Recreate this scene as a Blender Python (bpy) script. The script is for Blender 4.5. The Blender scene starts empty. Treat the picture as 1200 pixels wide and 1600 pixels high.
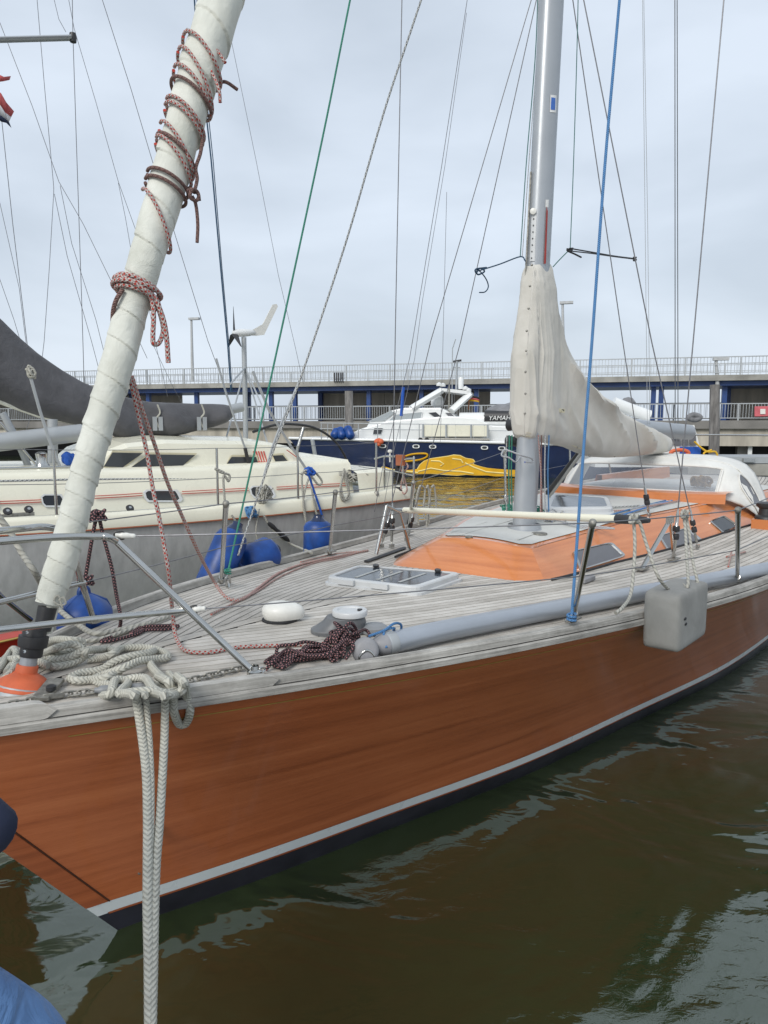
import bpy, bmesh, math, random
import numpy as np
from mathutils import Vector, Matrix
random.seed(7); rng = np.random.RandomState(7)
sc = bpy.context.scene; COL = sc.collection
PI = math.pi
# ---------------------------------------------------------------- camera
EYE = 2.1; FPX = 1155.0; PITCH = math.radians(6.7)
cam = bpy.data.cameras.new('camera'); co = bpy.data.objects.new('camera', cam); COL.objects.link(co)
co.location = (0, 0, EYE); co.rotation_euler = (math.radians(90) - PITCH, 0, 0)
cam.sensor_fit = 'VERTICAL'; cam.sensor_height = 36.0; cam.lens = 36.0 * FPX / 1600.0
cam.clip_start = .05; cam.clip_end = 3000
sc.camera = co
# ---------------------------------------------------------------- sky, sun, exposure
SUN_EL = math.radians(38); SUN_AZ = math.radians(205)
world = bpy.data.worlds.new('World'); sc.world = world; world.use_nodes = True
def build_world():
    nt = world.node_tree; N = nt.nodes; L = nt.links; N.clear()
    out = N.new('ShaderNodeOutputWorld'); bg = N.new('ShaderNodeBackground')
    sky = N.new('ShaderNodeTexSky'); sky.sky_type = 'NISHITA'; sky.sun_disc = False
    sky.sun_elevation = SUN_EL; sky.sun_rotation = SUN_AZ; sky.air_density = 1.2; sky.dust_density = 3
    bg.inputs['Strength'].default_value = .1
    tc = N.new('ShaderNodeTexCoord'); mp = N.new('ShaderNodeMapping'); mp.inputs['Scale'].default_value = (1, 1, 2.6)
    L.new(tc.outputs['Generated'], mp.inputs['Vector'])
    n1 = N.new('ShaderNodeTexNoise'); n1.inputs['Scale'].default_value = 2.6; n1.inputs['Detail'].default_value = 6; n1.inputs['Roughness'].default_value = .45
    n1.inputs['Distortion'].default_value = .3
    L.new(mp.outputs['Vector'], n1.inputs['Vector'])
    r = N.new('ShaderNodeValToRGB'); r.color_ramp.elements[0].position = .37; r.color_ramp.elements[1].position = .64
    r.color_ramp.elements[0].color = (4.35, 4.9, 5.6, 1); r.color_ramp.elements[1].color = (5.6, 6.2, 7.0, 1)
    L.new(n1.outputs['Fac'], r.inputs['Fac'])
    mx = N.new('ShaderNodeMix'); mx.data_type = 'RGBA'; mx.inputs[0].default_value = .9
    L.new(sky.outputs['Color'], mx.inputs[6]); L.new(r.outputs['Color'], mx.inputs[7])
    L.new(mx.outputs[2], bg.inputs['Color']); L.new(bg.outputs[0], out.inputs['Surface'])
build_world()
sl = bpy.data.lights.new('sun', 'SUN'); sl.energy = 1.5; sl.angle = math.radians(24); sl.color = (1, .97, .92)
so = bpy.data.objects.new('sun', sl); COL.objects.link(so)
_sd = Vector((math.sin(SUN_AZ) * math.cos(SUN_EL), math.cos(SUN_AZ) * math.cos(SUN_EL), math.sin(SUN_EL)))
so.rotation_euler = (-_sd).to_track_quat('-Z', 'Y').to_euler()
sc.view_settings.view_transform = 'Standard'; sc.view_settings.look = 'None'
sc.view_settings.exposure = 0.52; sc.view_settings.gamma = 1; sc.view_settings.use_curve_mapping = False

# ---------------------------------------------------------------- places: rays and frames
def ray(px, py):
    x = (px - 600) / FPX; v = (800 - py) / FPX; c, s = math.cos(PITCH), math.sin(PITCH)
    return np.array([x, c + v * s, -s + v * c])
E0 = np.array([0, 0, EYE])
def PZ(px, py, z):
    d = ray(px, py); return E0 + d * ((z - EYE) / d[2])
def PY(px, py, Y):
    d = ray(px, py); return E0 + d * (Y / d[1])
class Frame:                      # s along, t across, z up
    def __init__(f, ox, oy, th):
        f.o = np.array([ox, oy, 0.]); f.a = np.array([math.sin(th), math.cos(th), 0.]); f.b = np.array([math.cos(th), -math.sin(th), 0.])
        f.th = th
    def __call__(f, s, t, z): return f.o + f.a * s + f.b * t + np.array([0, 0, z])
    def inv(f, P): d = np.asarray(P) - f.o; return float(d @ f.a), float(d @ f.b), float(P[2])
    def T(f, px, py, t):          # ray meets the plane at offset t
        d = ray(px, py); k = (t + (f.o - E0) @ f.b) / (d @ f.b); return E0 + d * k
    def S(f, px, py, s):
        d = ray(px, py); k = (s + (f.o - E0) @ f.a) / (d @ f.a); return E0 + d * k
def spl(k, v, x):
    k = np.asarray(k, float); v = np.asarray(v, float); n = len(k); h = np.diff(k); A = np.zeros((n, n)); b = np.zeros(n); A[0, 0] = A[-1, -1] = 1
    for i in range(1, n - 1):
        A[i, i-1] = h[i-1]; A[i, i] = 2 * (h[i-1] + h[i]); A[i, i+1] = h[i]; b[i] = 6 * ((v[i+1] - v[i]) / h[i] - (v[i] - v[i-1]) / h[i-1])
    M = np.linalg.solve(A, b); x = np.clip(np.asarray(x, float), k[0], k[-1]); i = np.clip(np.searchsorted(k, x) - 1, 0, n - 2)
    t0 = k[i+1] - x; t1 = x - k[i]; H = h[i]
    return M[i]*t0**3/(6*H) + M[i+1]*t1**3/(6*H) + (v[i]/H - M[i]*H/6)*t0 + (v[i+1]/H - M[i+1]*H/6)*t1
def cr(pts, n=8, closed=False):   # Catmull-Rom through points
    P = np.asarray(pts, float)
    if len(P) == 2: return np.array([P[0] + (P[1]-P[0]) * i / n for i in range(n + 1)])
    if closed: Q = np.vstack([P[-1], P, P[0], P[1]])
    else: Q = np.vstack([2*P[0]-P[1], P, 2*P[-1]-P[-2]])
    out = []
    for i in range(1, len(Q) - 2):
        a, b, c, d = Q[i-1], Q[i], Q[i+1], Q[i+2]
        for j in range(n):
            t = j / n; out.append(.5*((2*b) + (-a+c)*t + (2*a-5*b+4*c-d)*t*t + (-a+3*b-3*c+d)*t**3))
    if not closed: out.append(Q[-2])
    return np.array(out)

# ---------------------------------------------------------------- mesh builder
class MB:
    def __init__(m): m.v = []; m.f = []; m.uv = []; m.n = 0; m.smooth = []
    def add(m, V, Fc, UV=None, smooth=True):
        V = [tuple(map(float, p)) for p in V]
        m.v += V; off = m.n; m.n += len(V)
        for i, f in enumerate(Fc):
            m.f.append([off + k for k in f]); m.smooth.append(smooth)
            m.uv += ([tuple(u) for u in UV[i]] if UV is not None else [(0., 0.)] * len(f))
        return m
    def box(m, c, size, rz=0, ax=None, smooth=False):
        c = np.asarray(c, float); h = np.asarray(size, float) / 2
        X = np.array([math.cos(rz), math.sin(rz), 0]) if ax is None else np.asarray(ax[0]); Y = np.array([-math.sin(rz), math.cos(rz), 0]) if ax is None else np.asarray(ax[1])
        Z = np.cross(X, Y)
        V = [c + X*h[0]*a + Y*h[1]*b + Z*h[2]*d for a in (-1, 1) for b in (-1, 1) for d in (-1, 1)]
        return m.add(V, [(0,1,3,2),(4,6,7,5),(0,4,5,1),(2,3,7,6),(0,2,6,4),(1,5,7,3)], smooth=smooth)
    def grid(m, G, closeu=False, closev=False, smooth=True, uvs=None, flip=False):   # G[i][j] points
        G = np.asarray(G, float); a, b = G.shape[:2]; V = G.reshape(-1, 3); Fc = []; UV = []
        for i in range(a if closeu else a - 1):
            for j in range(b if closev else b - 1):
                i2 = (i+1) % a; j2 = (j+1) % b; q = (i*b+j, i2*b+j, i2*b+j2, i*b+j2)
                Fc.append(q[::-1] if flip else q)
                if uvs is not None:
                    U, W = uvs; u = [(U[j], W[i]), (U[j], W[i+1]), (U[j+1], W[i+1]), (U[j+1], W[i])]
                    UV.append(u[::-1] if flip else u)
        return m.add(V, Fc, UV if uvs is not None else None, smooth)
    def tube(m, P, r, n=10, caps=True, closed=False, flat=None, fn=None):
        P = np.asarray(P, float); k = len(P)
        if closed: T = np.roll(P, -1, 0) - np.roll(P, 1, 0)
        else: T = np.gradient(P, axis=0)
        T /= np.maximum(np.linalg.norm(T, axis=1)[:, None], 1e-9)
        R = np.broadcast_to(np.asarray(r, float), (k,))
        up = np.array([0, 0, 1.]) if abs(T[0][2]) < .9 else np.array([1., 0, 0])
        N = np.cross(T[0], up); N /= np.linalg.norm(N); Ns = []
        for i in range(k):
            N = N - T[i] * (N @ T[i]); N /= max(np.linalg.norm(N), 1e-9); Ns.append(N)
        Ns = np.array(Ns); Bs = np.cross(T, Ns)
        L = np.concatenate([[0], np.cumsum(np.linalg.norm(np.diff(P, axis=0), axis=1))])
        an = np.arange(n) * 2 * PI / n; G = np.zeros((k, n, 3))
        fx, fy = (1, 1) if flat is None else flat
        for j, a in enumerate(an):
            rr = R if fn is None else R * fn(j / n, L)
            G[:, j] = P + (Ns * math.cos(a) * fx + Bs * math.sin(a) * fy) * rr[:, None]
        U = np.arange(n + 1) / n; W = list(L) + [L[-1] + (np.linalg.norm(P[0]-P[-1]) if closed else 0)]
        m.grid(G, closeu=closed, closev=True, uvs=(U, W))
        if caps and not closed:
            m.add(G[0], [list(range(n))], smooth=False); m.add(G[-1], [list(range(n))[::-1]], smooth=False)
        return m
    def lathe(m, prof, base=(0, 0, 0), axis=(0, 0, 1), n=20, sx=1, sy=1):
        ax = np.asarray(axis, float); ax = ax / np.linalg.norm(ax); up = np.array([1., 0, 0]) if abs(ax[0]) < .8 else np.array([0, 1., 0])
        X = np.cross(up, ax); X /= np.linalg.norm(X); Y = np.cross(ax, X); base = np.asarray(base, float)
        G = [[base + ax*z + (X*math.cos(a)*sx + Y*math.sin(a)*sy)*r for a in np.arange(n)*2*PI/n] for r, z in prof]
        return m.grid(G, closev=True, flip=False)
    def prism(m, poly, d):           # polygon (3D points) pushed along vector d
        P = np.asarray(poly, float); d = np.asarray(d, float); n = len(P)
        m.add(np.vstack([P, P + d]), [list(range(n))[::-1], list(range(n, 2*n))] + [(i, (i+1) % n, n + (i+1) % n, n + i) for i in range(n)], smooth=False)
        return m
    def build(m, name, mat, parent=None, **tags):
        me = bpy.data.meshes.new(name); off = np.zeros(3) if parent is None else np.array(root_loc(parent))
        V = np.array(m.v) - off if parent is not None else np.array(m.v)
        org = None
        if parent is None:
            org = np.array([V[:, 0].mean(), V[:, 1].mean(), V[:, 2].min()]); V = V - org
        me.from_pydata(V.tolist(), [], m.f)
        uv = me.uv_layers.new(name='UVMap'); uv.data.foreach_set('uv', np.array(m.uv, dtype=np.float32).ravel())
        me.polygons.foreach_set('use_smooth', m.smooth)
        if any(m.smooth) and not all(m.smooth): pass
        me.materials.append(mat); me.update()
        if any(m.smooth): me.set_sharp_from_angle(angle=math.radians(48))
        o = bpy.data.objects.new(name, me); COL.objects.link(o)
        if parent is not None: o.parent = parent
        else: o.location = org
        tag(o, **tags); return o
def root_loc(o):
    l = Vector((0, 0, 0))
    while o: l += o.location; o = o.parent
    return l
def tag(o, label=None, cat=None, group=None, kind=None):
    if label: o['label'] = label
    if cat: o['category'] = cat
    if group: o['group'] = group
    if kind: o['kind'] = kind
    return o
def thing(name, loc, label, cat, group=None):
    o = bpy.data.objects.new(name, None); COL.objects.link(o); o.location = tuple(map(float, loc)); o.empty_display_size = .1
    return tag(o, label, cat, group)
def bevel(o, w=.004, seg=2):
    b = o.modifiers.new('bevel', 'BEVEL'); b.width = w; b.segments = seg; b.limit_method = 'ANGLE'; b.angle_limit = .6; return o
def subs(o, n=1):
    b = o.modifiers.new('subsurf', 'SUBSURF'); b.levels = n; b.render_levels = n; return o
def lathe_bm(*a, **k): return MB().lathe(*a, **k)
def rbox(name, mat, parent, c, size, rz=0, bev=.01, ax=None, **t):
    return bevel(MB().box(c, size, rz, ax).build(name, mat, parent, **t), bev)

# ---------------------------------------------------------------- materials
MATS = {}
def newmat(name):
    m = bpy.data.materials.new(name); m.use_nodes = True; nt = m.node_tree; b = nt.nodes['Principled BSDF']; MATS[name] = m; return m, nt, nt.nodes, nt.links, b
def coords(N, L, scale=(1, 1, 1), kind='Object'):
    tc = N.new('ShaderNodeTexCoord'); mp = N.new('ShaderNodeMapping'); mp.inputs['Scale'].default_value = scale
    L.new(tc.outputs[kind], mp.inputs['Vector']); return mp.outputs['Vector'], mp
def noise(N, L, vec, s, d=4, ro=.55, dist=0):
    n = N.new('ShaderNodeTexNoise'); n.inputs['Scale'].default_value = s; n.inputs['Detail'].default_value = d; n.inputs['Roughness'].default_value = ro
    n.inputs['Distortion'].default_value = dist; L.new(vec, n.inputs['Vector']); return n.outputs['Fac']
def ramp(N, L, fac, stops):
    r = N.new('ShaderNodeValToRGB'); e = r.color_ramp.elements
    while len(e) < len(stops): e.new(.5)
    for i, (p, c) in enumerate(stops): e[i].position = p; e[i].color = (*c, 1) if len(c) == 3 else c
    L.new(fac, r.inputs['Fac']); return r.outputs['Color']
def bump(N, L, h, b, st=.3, dist=.01, prev=None):
    bn = N.new('ShaderNodeBump'); bn.inputs['Strength'].default_value = st; bn.inputs['Distance'].default_value = dist
    L.new(h, bn.inputs['Height'])
    if prev: L.new(prev, bn.inputs['Normal'])
    if b: L.new(bn.outputs[0], b.inputs['Normal'])
    return bn.outputs[0]
def mixc(N, L, f, a, b, mode='MIX'):
    m = N.new('ShaderNodeMix'); m.data_type = 'RGBA'; m.blend_type = mode
    for s, x in ((0, f), (6, a), (7, b)):
        if isinstance(x, (int, float)): m.inputs[s].default_value = x
        elif isinstance(x, tuple): m.inputs[s].default_value = (*x, 1) if len(x) == 3 else x
        else: L.new(x, m.inputs[s])
    return m.outputs[2]
def math_(N, L, op, a, b=None, c=None):
    m = N.new('ShaderNodeMath'); m.operation = op
    for i, x in enumerate((a, b, c)):
        if x is None: continue
        if isinstance(x, (int, float)): m.inputs[i].default_value = x
        else: L.new(x, m.inputs[i])
    return m.outputs[0]
def basic(name, c, rough=.5, metal=0, var=.12, sc_=6, bs=.0, bscale=60, coat=0, rv=.1, stretch=(1, 1, 1)):
    m, nt, N, L, b = newmat(name); v, _ = coords(N, L, stretch)
    f = noise(N, L, v, sc_, 5)
    lo = tuple(x * (1 - var) for x in c); hi = tuple(min(1, x * (1 + var)) for x in c)
    L.new(ramp(N, L, f, [(.3, lo), (.7, hi)]), b.inputs['Base Color'])
    f2 = noise(N, L, v, sc_ * 3.1, 3)
    rr = N.new('ShaderNodeMapRange'); rr.inputs[3].default_value = max(.03, rough - rv); rr.inputs[4].default_value = min(1, rough + rv); L.new(f2, rr.inputs[0]); L.new(rr.outputs[0], b.inputs['Roughness'])
    b.inputs['Metallic'].default_value = metal; b.inputs['Coat Weight'].default_value = coat; b.inputs['Coat Roughness'].default_value = .08
    if bs: bump(N, L, noise(N, L, v, bscale, 4), b, bs, .004)
    return m
basic('steel', (.50, .50, .48), .16, 1, .08, 8, rv=.08)
basic('wire', (.20, .20, .21), .45, .6, .2, 30)
basic('wire_dark', (.13, .14, .15), .5, .3, .2, 30)
basic('galv', (.30, .29, .26), .55, .7, .35, 40, .4, 80)
basic('mast_alu', (.39, .41, .43), .38, .35, .05, 4)
basic('spar_alu', (.40, .43, .47), .36, .45, .08, 3, stretch=(1, 1, 1))
basic('black_plastic', (.028, .028, .03), .45, 0, .2, 20)
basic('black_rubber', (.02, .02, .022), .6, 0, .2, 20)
basic('grey_plastic', (.23, .24, .25), .45, 0, .12, 15)
basic('dark_grey_plastic', (.13, .135, .14), .45, 0, .12, 15)
basic('light_plastic', (.56, .57, .57), .4, 0, .05, 12)
basic('white_gel', (.74, .75, .74), .25, 0, .04, 3, coat=.3)
basic('white_plastic', (.72, .71, .66), .4, 0, .06, 12)
basic('cream_gel', (.76, .735, .60), .28, 0, .05, 2, coat=.25)
basic('cream_dark', (.62, .57, .40), .4, 0, .08, 3)
basic('orange_rubber', (.62, .13, .05), .6, 0, .14, 18, .15, 60)
basic('blue_fender', (.005, .050, .23), .42, 0, .4, 9, .08, 40)
basic('navy', (.006, .016, .058), .2, 0, .15, 3, coat=.4)
basic('blue_paint', (.018, .055, .19), .4, 0, .2, 1.2)
basic('yellow_vinyl', (.66, .36, .01), .3, 0, .14, 2)
basic('pale_vinyl', (.80, .66, .25), .3, 0, .08, 2)
basic('red_paint', (.42, .035, .02), .35, 0, .15, 5)
basic('red_vinyl', (.50, .07, .05), .5, 0, .1, 5)
basic('pink_plastic', (.55, .12, .14), .5, 0, .15, 2)
basic('blue_cover', (.015, .09, .42), .7, 0, .25, 3, .3, 15)
basic('dark_wood', (.07, .024, .012), .5, 0, .3, 12)
basic('tread_grey', (.40, .41, .40), .8, 0, .1, 12)
basic('brown_wood', (.34, .12, .035), .35, 0, .3, 12, stretch=(1, 1, 1), coat=.3)
basic('gold_leaf', (.55, .38, .10), .35, .3, .15, 20)
basic('boot_white', (.74, .79, .80), .3, 0, .05, 4, coat=.2)
basic('antifoul', (.022, .022, .032), .35, 0, .3, 6)
basic('caulk', (.035, .032, .028), .7, 0, .3, 30)
basic('flag_black', (.02, .02, .02), .8); basic('flag_red', (.50, .10, .10), .8); basic('flag_gold', (.7, .42, .03), .8); basic('flag_white', (.65, .65, .66), .8); basic('flag_navy', (.02, .03, .07), .8)
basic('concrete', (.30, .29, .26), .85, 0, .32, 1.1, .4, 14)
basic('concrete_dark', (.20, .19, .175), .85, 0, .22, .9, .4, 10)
basic('pier_wall', (.42, .385, .32), .85, 0, .3, 1.2, .3, 8, stretch=(1.5, 1.5, .25))
basic('rail_grey', (.40, .42, .43), .5, .3, .1, 2)
basic('piling', (.17, .16, .15), .85, 0, .5, 3, .6, 14, stretch=(3, 3, .5))
basic('lamp_grey', (.42, .43, .43), .5)
basic('skin', (.5, .3, .22), .55, 0, .08, 20)
basic('hair', (.05, .03, .02), .7, 0, .3, 50, .6, 120)
basic('navy_jacket', (.006, .012, .038), .75, 0, .25, 9, .4, 30)
basic('shoe', (.04, .035, .03), .6)
basic('vinyl_grey', (.25, .25, .26), .5, 0, .2, 9, .3, 14)
basic('rope_blue', (.08, .22, .50), .8, 0, .25, 60, .6, 300)
basic('sticker_blue', (.04, .14, .48), .4); basic('red_line', (.35, .04, .03), .6); basic('label_white', (.75, .75, .73), .5)
basic('straw', (.45, .27, .10), .8, 0, .4, 30, .8, 50)
def m_alu_hull():
    m, nt, N, L, b = newmat('alu_hull'); v, _ = coords(N, L)
    f = noise(N, L, v, 1.6, 6, .6); v2, _ = coords(N, L, (3, 3, .6)); f2 = noise(N, L, v2, 5, 5, .6)
    c = ramp(N, L, mixc(N, L, .5, f, f2), [(.3, (.46, .46, .45)), (.5, (.62, .62, .61)), (.72, (.75, .75, .735))])
    L.new(c, b.inputs['Base Color']); b.inputs['Metallic'].default_value = .25; b.inputs['Roughness'].default_value = .4
    bump(N, L, noise(N, L, v, 2.2, 3), b, .3, .05)
m_alu_hull()
def m_mahog(name, c0, c1, c2, rough, coat, uvscale=(1, 1, 1), spec=.5):
    m, nt, N, L, b = newmat(name); v, _ = coords(N, L, uvscale, 'UV')     # u = along the grain (m), v = across (m)
    big = noise(N, L, v, .9, 3, .5, .4)
    vv, _ = coords(N, L, (uvscale[0] * .55, uvscale[1] * 9, 1), 'UV'); g1 = noise(N, L, vv, 2.2, 7, .65, 1.2)
    v3, _ = coords(N, L, (uvscale[0] * 9, uvscale[1] * 150, 1), 'UV'); g2 = noise(N, L, v3, 2, 3, .7)
    v4, _ = coords(N, L, (uvscale[0] * .33, uvscale[1] * 17, 1), 'UV'); g3 = noise(N, L, v4, 1.1, 2, .5, .3)
    f = mixc(N, L, .45, g1, g2); f = mixc(N, L, .42, f, g3); f = mixc(N, L, .2, f, big)
    L.new(ramp(N, L, f, [(.36, c0), (.5, c1), (.64, c2)]), b.inputs['Base Color'])
    b.inputs['Roughness'].default_value = rough; b.inputs['Coat Weight'].default_value = coat; b.inputs['Coat Roughness'].default_value = .07
    # wide, very shallow unfairness of the planking and a few dings
    w = noise(N, L, v, 1.3, 2); nb = bump(N, L, w, None, .25, .03); bump(N, L, g2, b, .12, .002, nb)
    return m
m_mahog('hull_mahogany', (.32, .080, .026), (.50, .140, .048), (.62, .195, .072), .34, .6)
m_mahog('stem_wood', (.22, .055, .018), (.38, .100, .034), (.50, .145, .050), .4, .3)
m_mahog('cabin_mahogany', (.44, .135, .038), (.58, .195, .058), (.68, .26, .09), .28, .6)
def m_teak(name, a, bcol, c, grain_scale=(60, 3, 1)):
    m, nt, N, L, b = newmat(name); v, _ = coords(N, L, grain_scale, 'UV'); g = noise(N, L, v, 2, 6, .7, .4)
    v2, _ = coords(N, L); st = noise(N, L, v2, 2.3, 5, .6, .6); st2 = noise(N, L, v2, 9, 5, .7)
    oi = N.new('ShaderNodeObjectInfo')
    f = mixc(N, L, .35, g, st); f = mixc(N, L, .25, f, st2); f = mixc(N, L, .13, f, oi.outputs['Random'])
    L.new(ramp(N, L, f, [(.36, a), (.5, bcol), (.62, c)]), b.inputs['Base Color']); b.inputs['Roughness'].default_value = .8
    bump(N, L, g, b, .4, .003)
m_teak('teak_deck', (.30, .28, .245), (.47, .44, .395), (.62, .59, .54))
m_teak('teak_rail', (.22, .21, .19), (.45, .435, .40), (.64, .62, .585), (40, 2, 1))
def m_nonskid():
    m, nt, N, L, b = newmat('nonskid'); v, _ = coords(N, L); f = noise(N, L, v, 3, 5, .6)
    L.new(ramp(N, L, f, [(.3, (.50, .50, .47)), (.7, (.62, .62, .59))]), b.inputs['Base Color']); b.inputs['Roughness'].default_value = .75
    bump(N, L, noise(N, L, v, 260, 2), b, .5, .002)
m_nonskid()
def m_canvas(name, lo, hi, wr=.35, wsc=3, st=(1, 1, 1)):
    m, nt, N, L, b = newmat(name); v, _ = coords(N, L, st); f = noise(N, L, v, 3.5, 6, .65, .5)
    stn = noise(N, L, v, 1.4, 4, .6, 1.)
    L.new(ramp(N, L, mixc(N, L, .4, f, stn), [(.32, lo), (.6, hi)]), b.inputs['Base Color']); b.inputs['Roughness'].default_value = .85
    b.inputs['Sheen Weight'].default_value = .1
    w = N.new('ShaderNodeTexWave'); w.inputs['Scale'].default_value = wsc; w.inputs['Distortion'].default_value = 9; w.inputs['Detail'].default_value = 3; w.inputs['Detail Scale'].default_value = 1.2; L.new(v, w.inputs['Vector'])
    n1 = bump(N, L, w.outputs['Fac'], None, wr * .35, .02); n2 = bump(N, L, noise(N, L, v, 9, 4, .6, 1.4), None, wr, .018, n1)
    bump(N, L, noise(N, L, v, 400, 1), b, .15, .001, n2)
m_canvas('sail_wrap', (.47, .475, .41), (.68, .685, .62), .4)
m_canvas('sail_canvas', (.50, .48, .425), (.64, .615, .56), .16, 1.6)
m_canvas('grey_canvas', (.055, .055, .06), (.10, .10, .108), .5, 1.2)
m_canvas('dodger_canvas', (.60, .59, .55), (.76, .75, .71), .3, 2)
m_canvas('boat_cover', (.12, .12, .125), (.22, .22, .23), .7, 2)
m_canvas('jeans', (.03, .085, .22), (.12, .24, .46), 1.0, 5)
m_canvas('fender_cushion', (.17, .17, .16), (.27, .27, .255), .12, 3)
def m_glass(name, c=(.05, .055, .06), rough=.06, alpha=1., spec=.5):
    m, nt, N, L, b = newmat(name); b.inputs['Base Color'].default_value = (*c, 1); b.inputs['Roughness'].default_value = rough; b.inputs['IOR'].default_value = 1.5
    b.inputs['Coat Weight'].default_value = .0
    if alpha < 1: b.inputs['Alpha'].default_value = alpha
    v, _ = coords(N, L); bump(N, L, noise(N, L, v, 3, 3, .5, .8), b, .12, .02)
m_glass('dark_glass'); m_glass('grey_glass', (.12, .12, .13), .15); m_glass('pale_glass', (.32, .35, .36), .12)
m_glass('hatch_glass', (.05, .06, .075), .12)
def m_vinylwin():
    m, nt, N, L, b = newmat('clear_vinyl'); v, _ = coords(N, L); b.inputs['Base Color'].default_value = (.42, .44, .47, 1); b.inputs['Roughness'].default_value = .12
    f = noise(N, L, v, 2.3, 4, .6, .8); r = N.new('ShaderNodeMapRange'); r.inputs[3].default_value = .22; r.inputs[4].default_value = .62; L.new(f, r.inputs[0]); L.new(r.outputs[0], b.inputs['Alpha'])
    bump(N, L, noise(N, L, v, 4, 3, .5, 1.5), b, .5, .03)
m_vinylwin()
def m_rope(name, base, fleck=None, lay='braid', f_amt=.5, fsc=1.0):
    # u round the rope 0..1, v along it in metres
    m, nt, N, L, b = newmat(name); tc = N.new('ShaderNodeTexCoord'); sp = N.new('ShaderNodeSeparateXYZ'); L.new(tc.outputs['UV'], sp.inputs[0])
    u, v = sp.outputs[0], sp.outputs[1]
    k = {'braid': 1 / .016, 'big': 1 / .015, 'twist': 1 / .03, 'fine': 1 / .010}[lay]
    if lay == 'twist': ph = math_(N, L, 'ADD', math_(N, L, 'MULTIPLY', v, k), math_(N, L, 'MULTIPLY', u, 3.0))
    else:
        tri = math_(N, L, 'PINGPONG', math_(N, L, 'MULTIPLY', u, 6.0), 1.0)
        ph = math_(N, L, 'ADD', math_(N, L, 'MULTIPLY', v, k), tri)
    fr = math_(N, L, 'FRACT', ph); h = math_(N, L, 'SINE', math_(N, L, 'MULTIPLY', fr, PI))
    vo, _ = coords(N, L); nz = noise(N, L, vo, 25, 4)
    c = ramp(N, L, h, [(0, tuple(x * .45 for x in base)), (.45, base)])
    c = mixc(N, L, .35, c, ramp(N, L, nz, [(.3, tuple(x * .7 for x in base)), (.7, tuple(min(1, x * 1.15) for x in base))]))
    if fleck:
        a = math_(N, L, 'FRACT', math_(N, L, 'ADD', math_(N, L, 'MULTIPLY', v, 46. * fsc), math_(N, L, 'MULTIPLY', u, 2.0)))
        d = math_(N, L, 'FRACT', math_(N, L, 'SUBTRACT', math_(N, L, 'MULTIPLY', v, 46. * fsc), math_(N, L, 'MULTIPLY', u, 3.0)))
        msk = math_(N, L, 'MULTIPLY', math_(N, L, 'LESS_THAN', a, f_amt), math_(N, L, 'LESS_THAN', d, f_amt + .12))
        c = mixc(N, L, msk, c, fleck)
    L.new(c, b.inputs['Base Color']); b.inputs['Roughness'].default_value = .85
    bump(N, L, h, b, .8, .004)
m_rope('rope_white', (.54, .53, .46), None, 'big'); m_rope('rope_grey', (.42, .41, .36), None, 'twist')
m_rope('rope_red', (.50, .44, .41), (.42, .045, .03), 'braid', .5); m_rope('rope_brown', (.24, .14, .12), (.13, .07, .065), 'fine', .5)
m_rope('rope_redfade', (.54, .44, .40), (.48, .13, .10), 'braid', .5)
m_rope('rope_black_red', (.022, .018, .022), (.42, .20, .20), 'braid', .42, 1.5)
m_rope('rope_dashed', (.58, .59, .57), (.14, .15, .16), 'braid', .55, .55)
m_rope('rope_green', (.06, .30, .21), None, 'fine'); m_rope('rope_navy', (.035, .09, .16), None, 'fine'); m_rope('rope_palewhite', (.60, .61, .60), (.1, .15, .35), 'fine', .3)
m_rope('rope_skyblue', (.10, .26, .52), None, 'fine'); m_rope('rope_teal', (.10, .26, .24), None, 'fine')
def m_water():
    m, nt, N, L, b = newmat('water'); v, _ = coords(N, L, (1, 1, 1))
    f = noise(N, L, v, .25, 4, .6)
    L.new(ramp(N, L, f, [(.3, (.018, .029, .011)), (.7, (.026, .037, .014))]), b.inputs['Base Color'])
    b.inputs['Roughness'].default_value = .02; b.inputs['IOR'].default_value = 2.1; b.inputs['Specular Tint'].default_value = (.90, .96, .92, 1)
    v1, _ = coords(N, L, (1, 1.25, 1)); v2, _ = coords(N, L, (1, 1.6, 1))
    big = noise(N, L, v1, .8, 3, .5, .9)
    mid = noise(N, L, v2, 3.2, 3, .5, .8)
    fine = noise(N, L, v2, 11, 4, .6, .6)
    # ripples come in patches, and grow with distance from the sheltered corner beside the hull
    patch = noise(N, L, v, .33, 2, .5, .5)
    sp = N.new('ShaderNodeSeparateXYZ'); L.new(v, sp.inputs[0])
    reach = N.new('ShaderNodeMapRange'); reach.inputs[1].default_value = 6; reach.inputs[2].default_value = 14; L.new(sp.outputs[1], reach.inputs[0])
    r = ramp(N, L, patch, [(.42, (.0, .0, .0)), (.62, (1, 1, 1))])
    amt = math_(N, L, 'MAXIMUM', math_(N, L, 'MULTIPLY', r, .10), reach.outputs[0])
    n1 = bump(N, L, big, None, 1.0, .10); n2 = bump(N, L, mid, None, .4, .016, n1)
    hf = math_(N, L, 'MULTIPLY', fine, amt); n3 = bump(N, L, hf, b, .8, .045, n2)
m_water()
M = MATS
# ================================================================ SETTING: water
w = MB(); w.add([(-900, -60, 0), (900, -60, 0), (900, 1500, 0), (-900, 1500, 0)], [(0, 1, 2, 3)], smooth=False)
w.build('water', M['water'], kind='structure')

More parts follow.
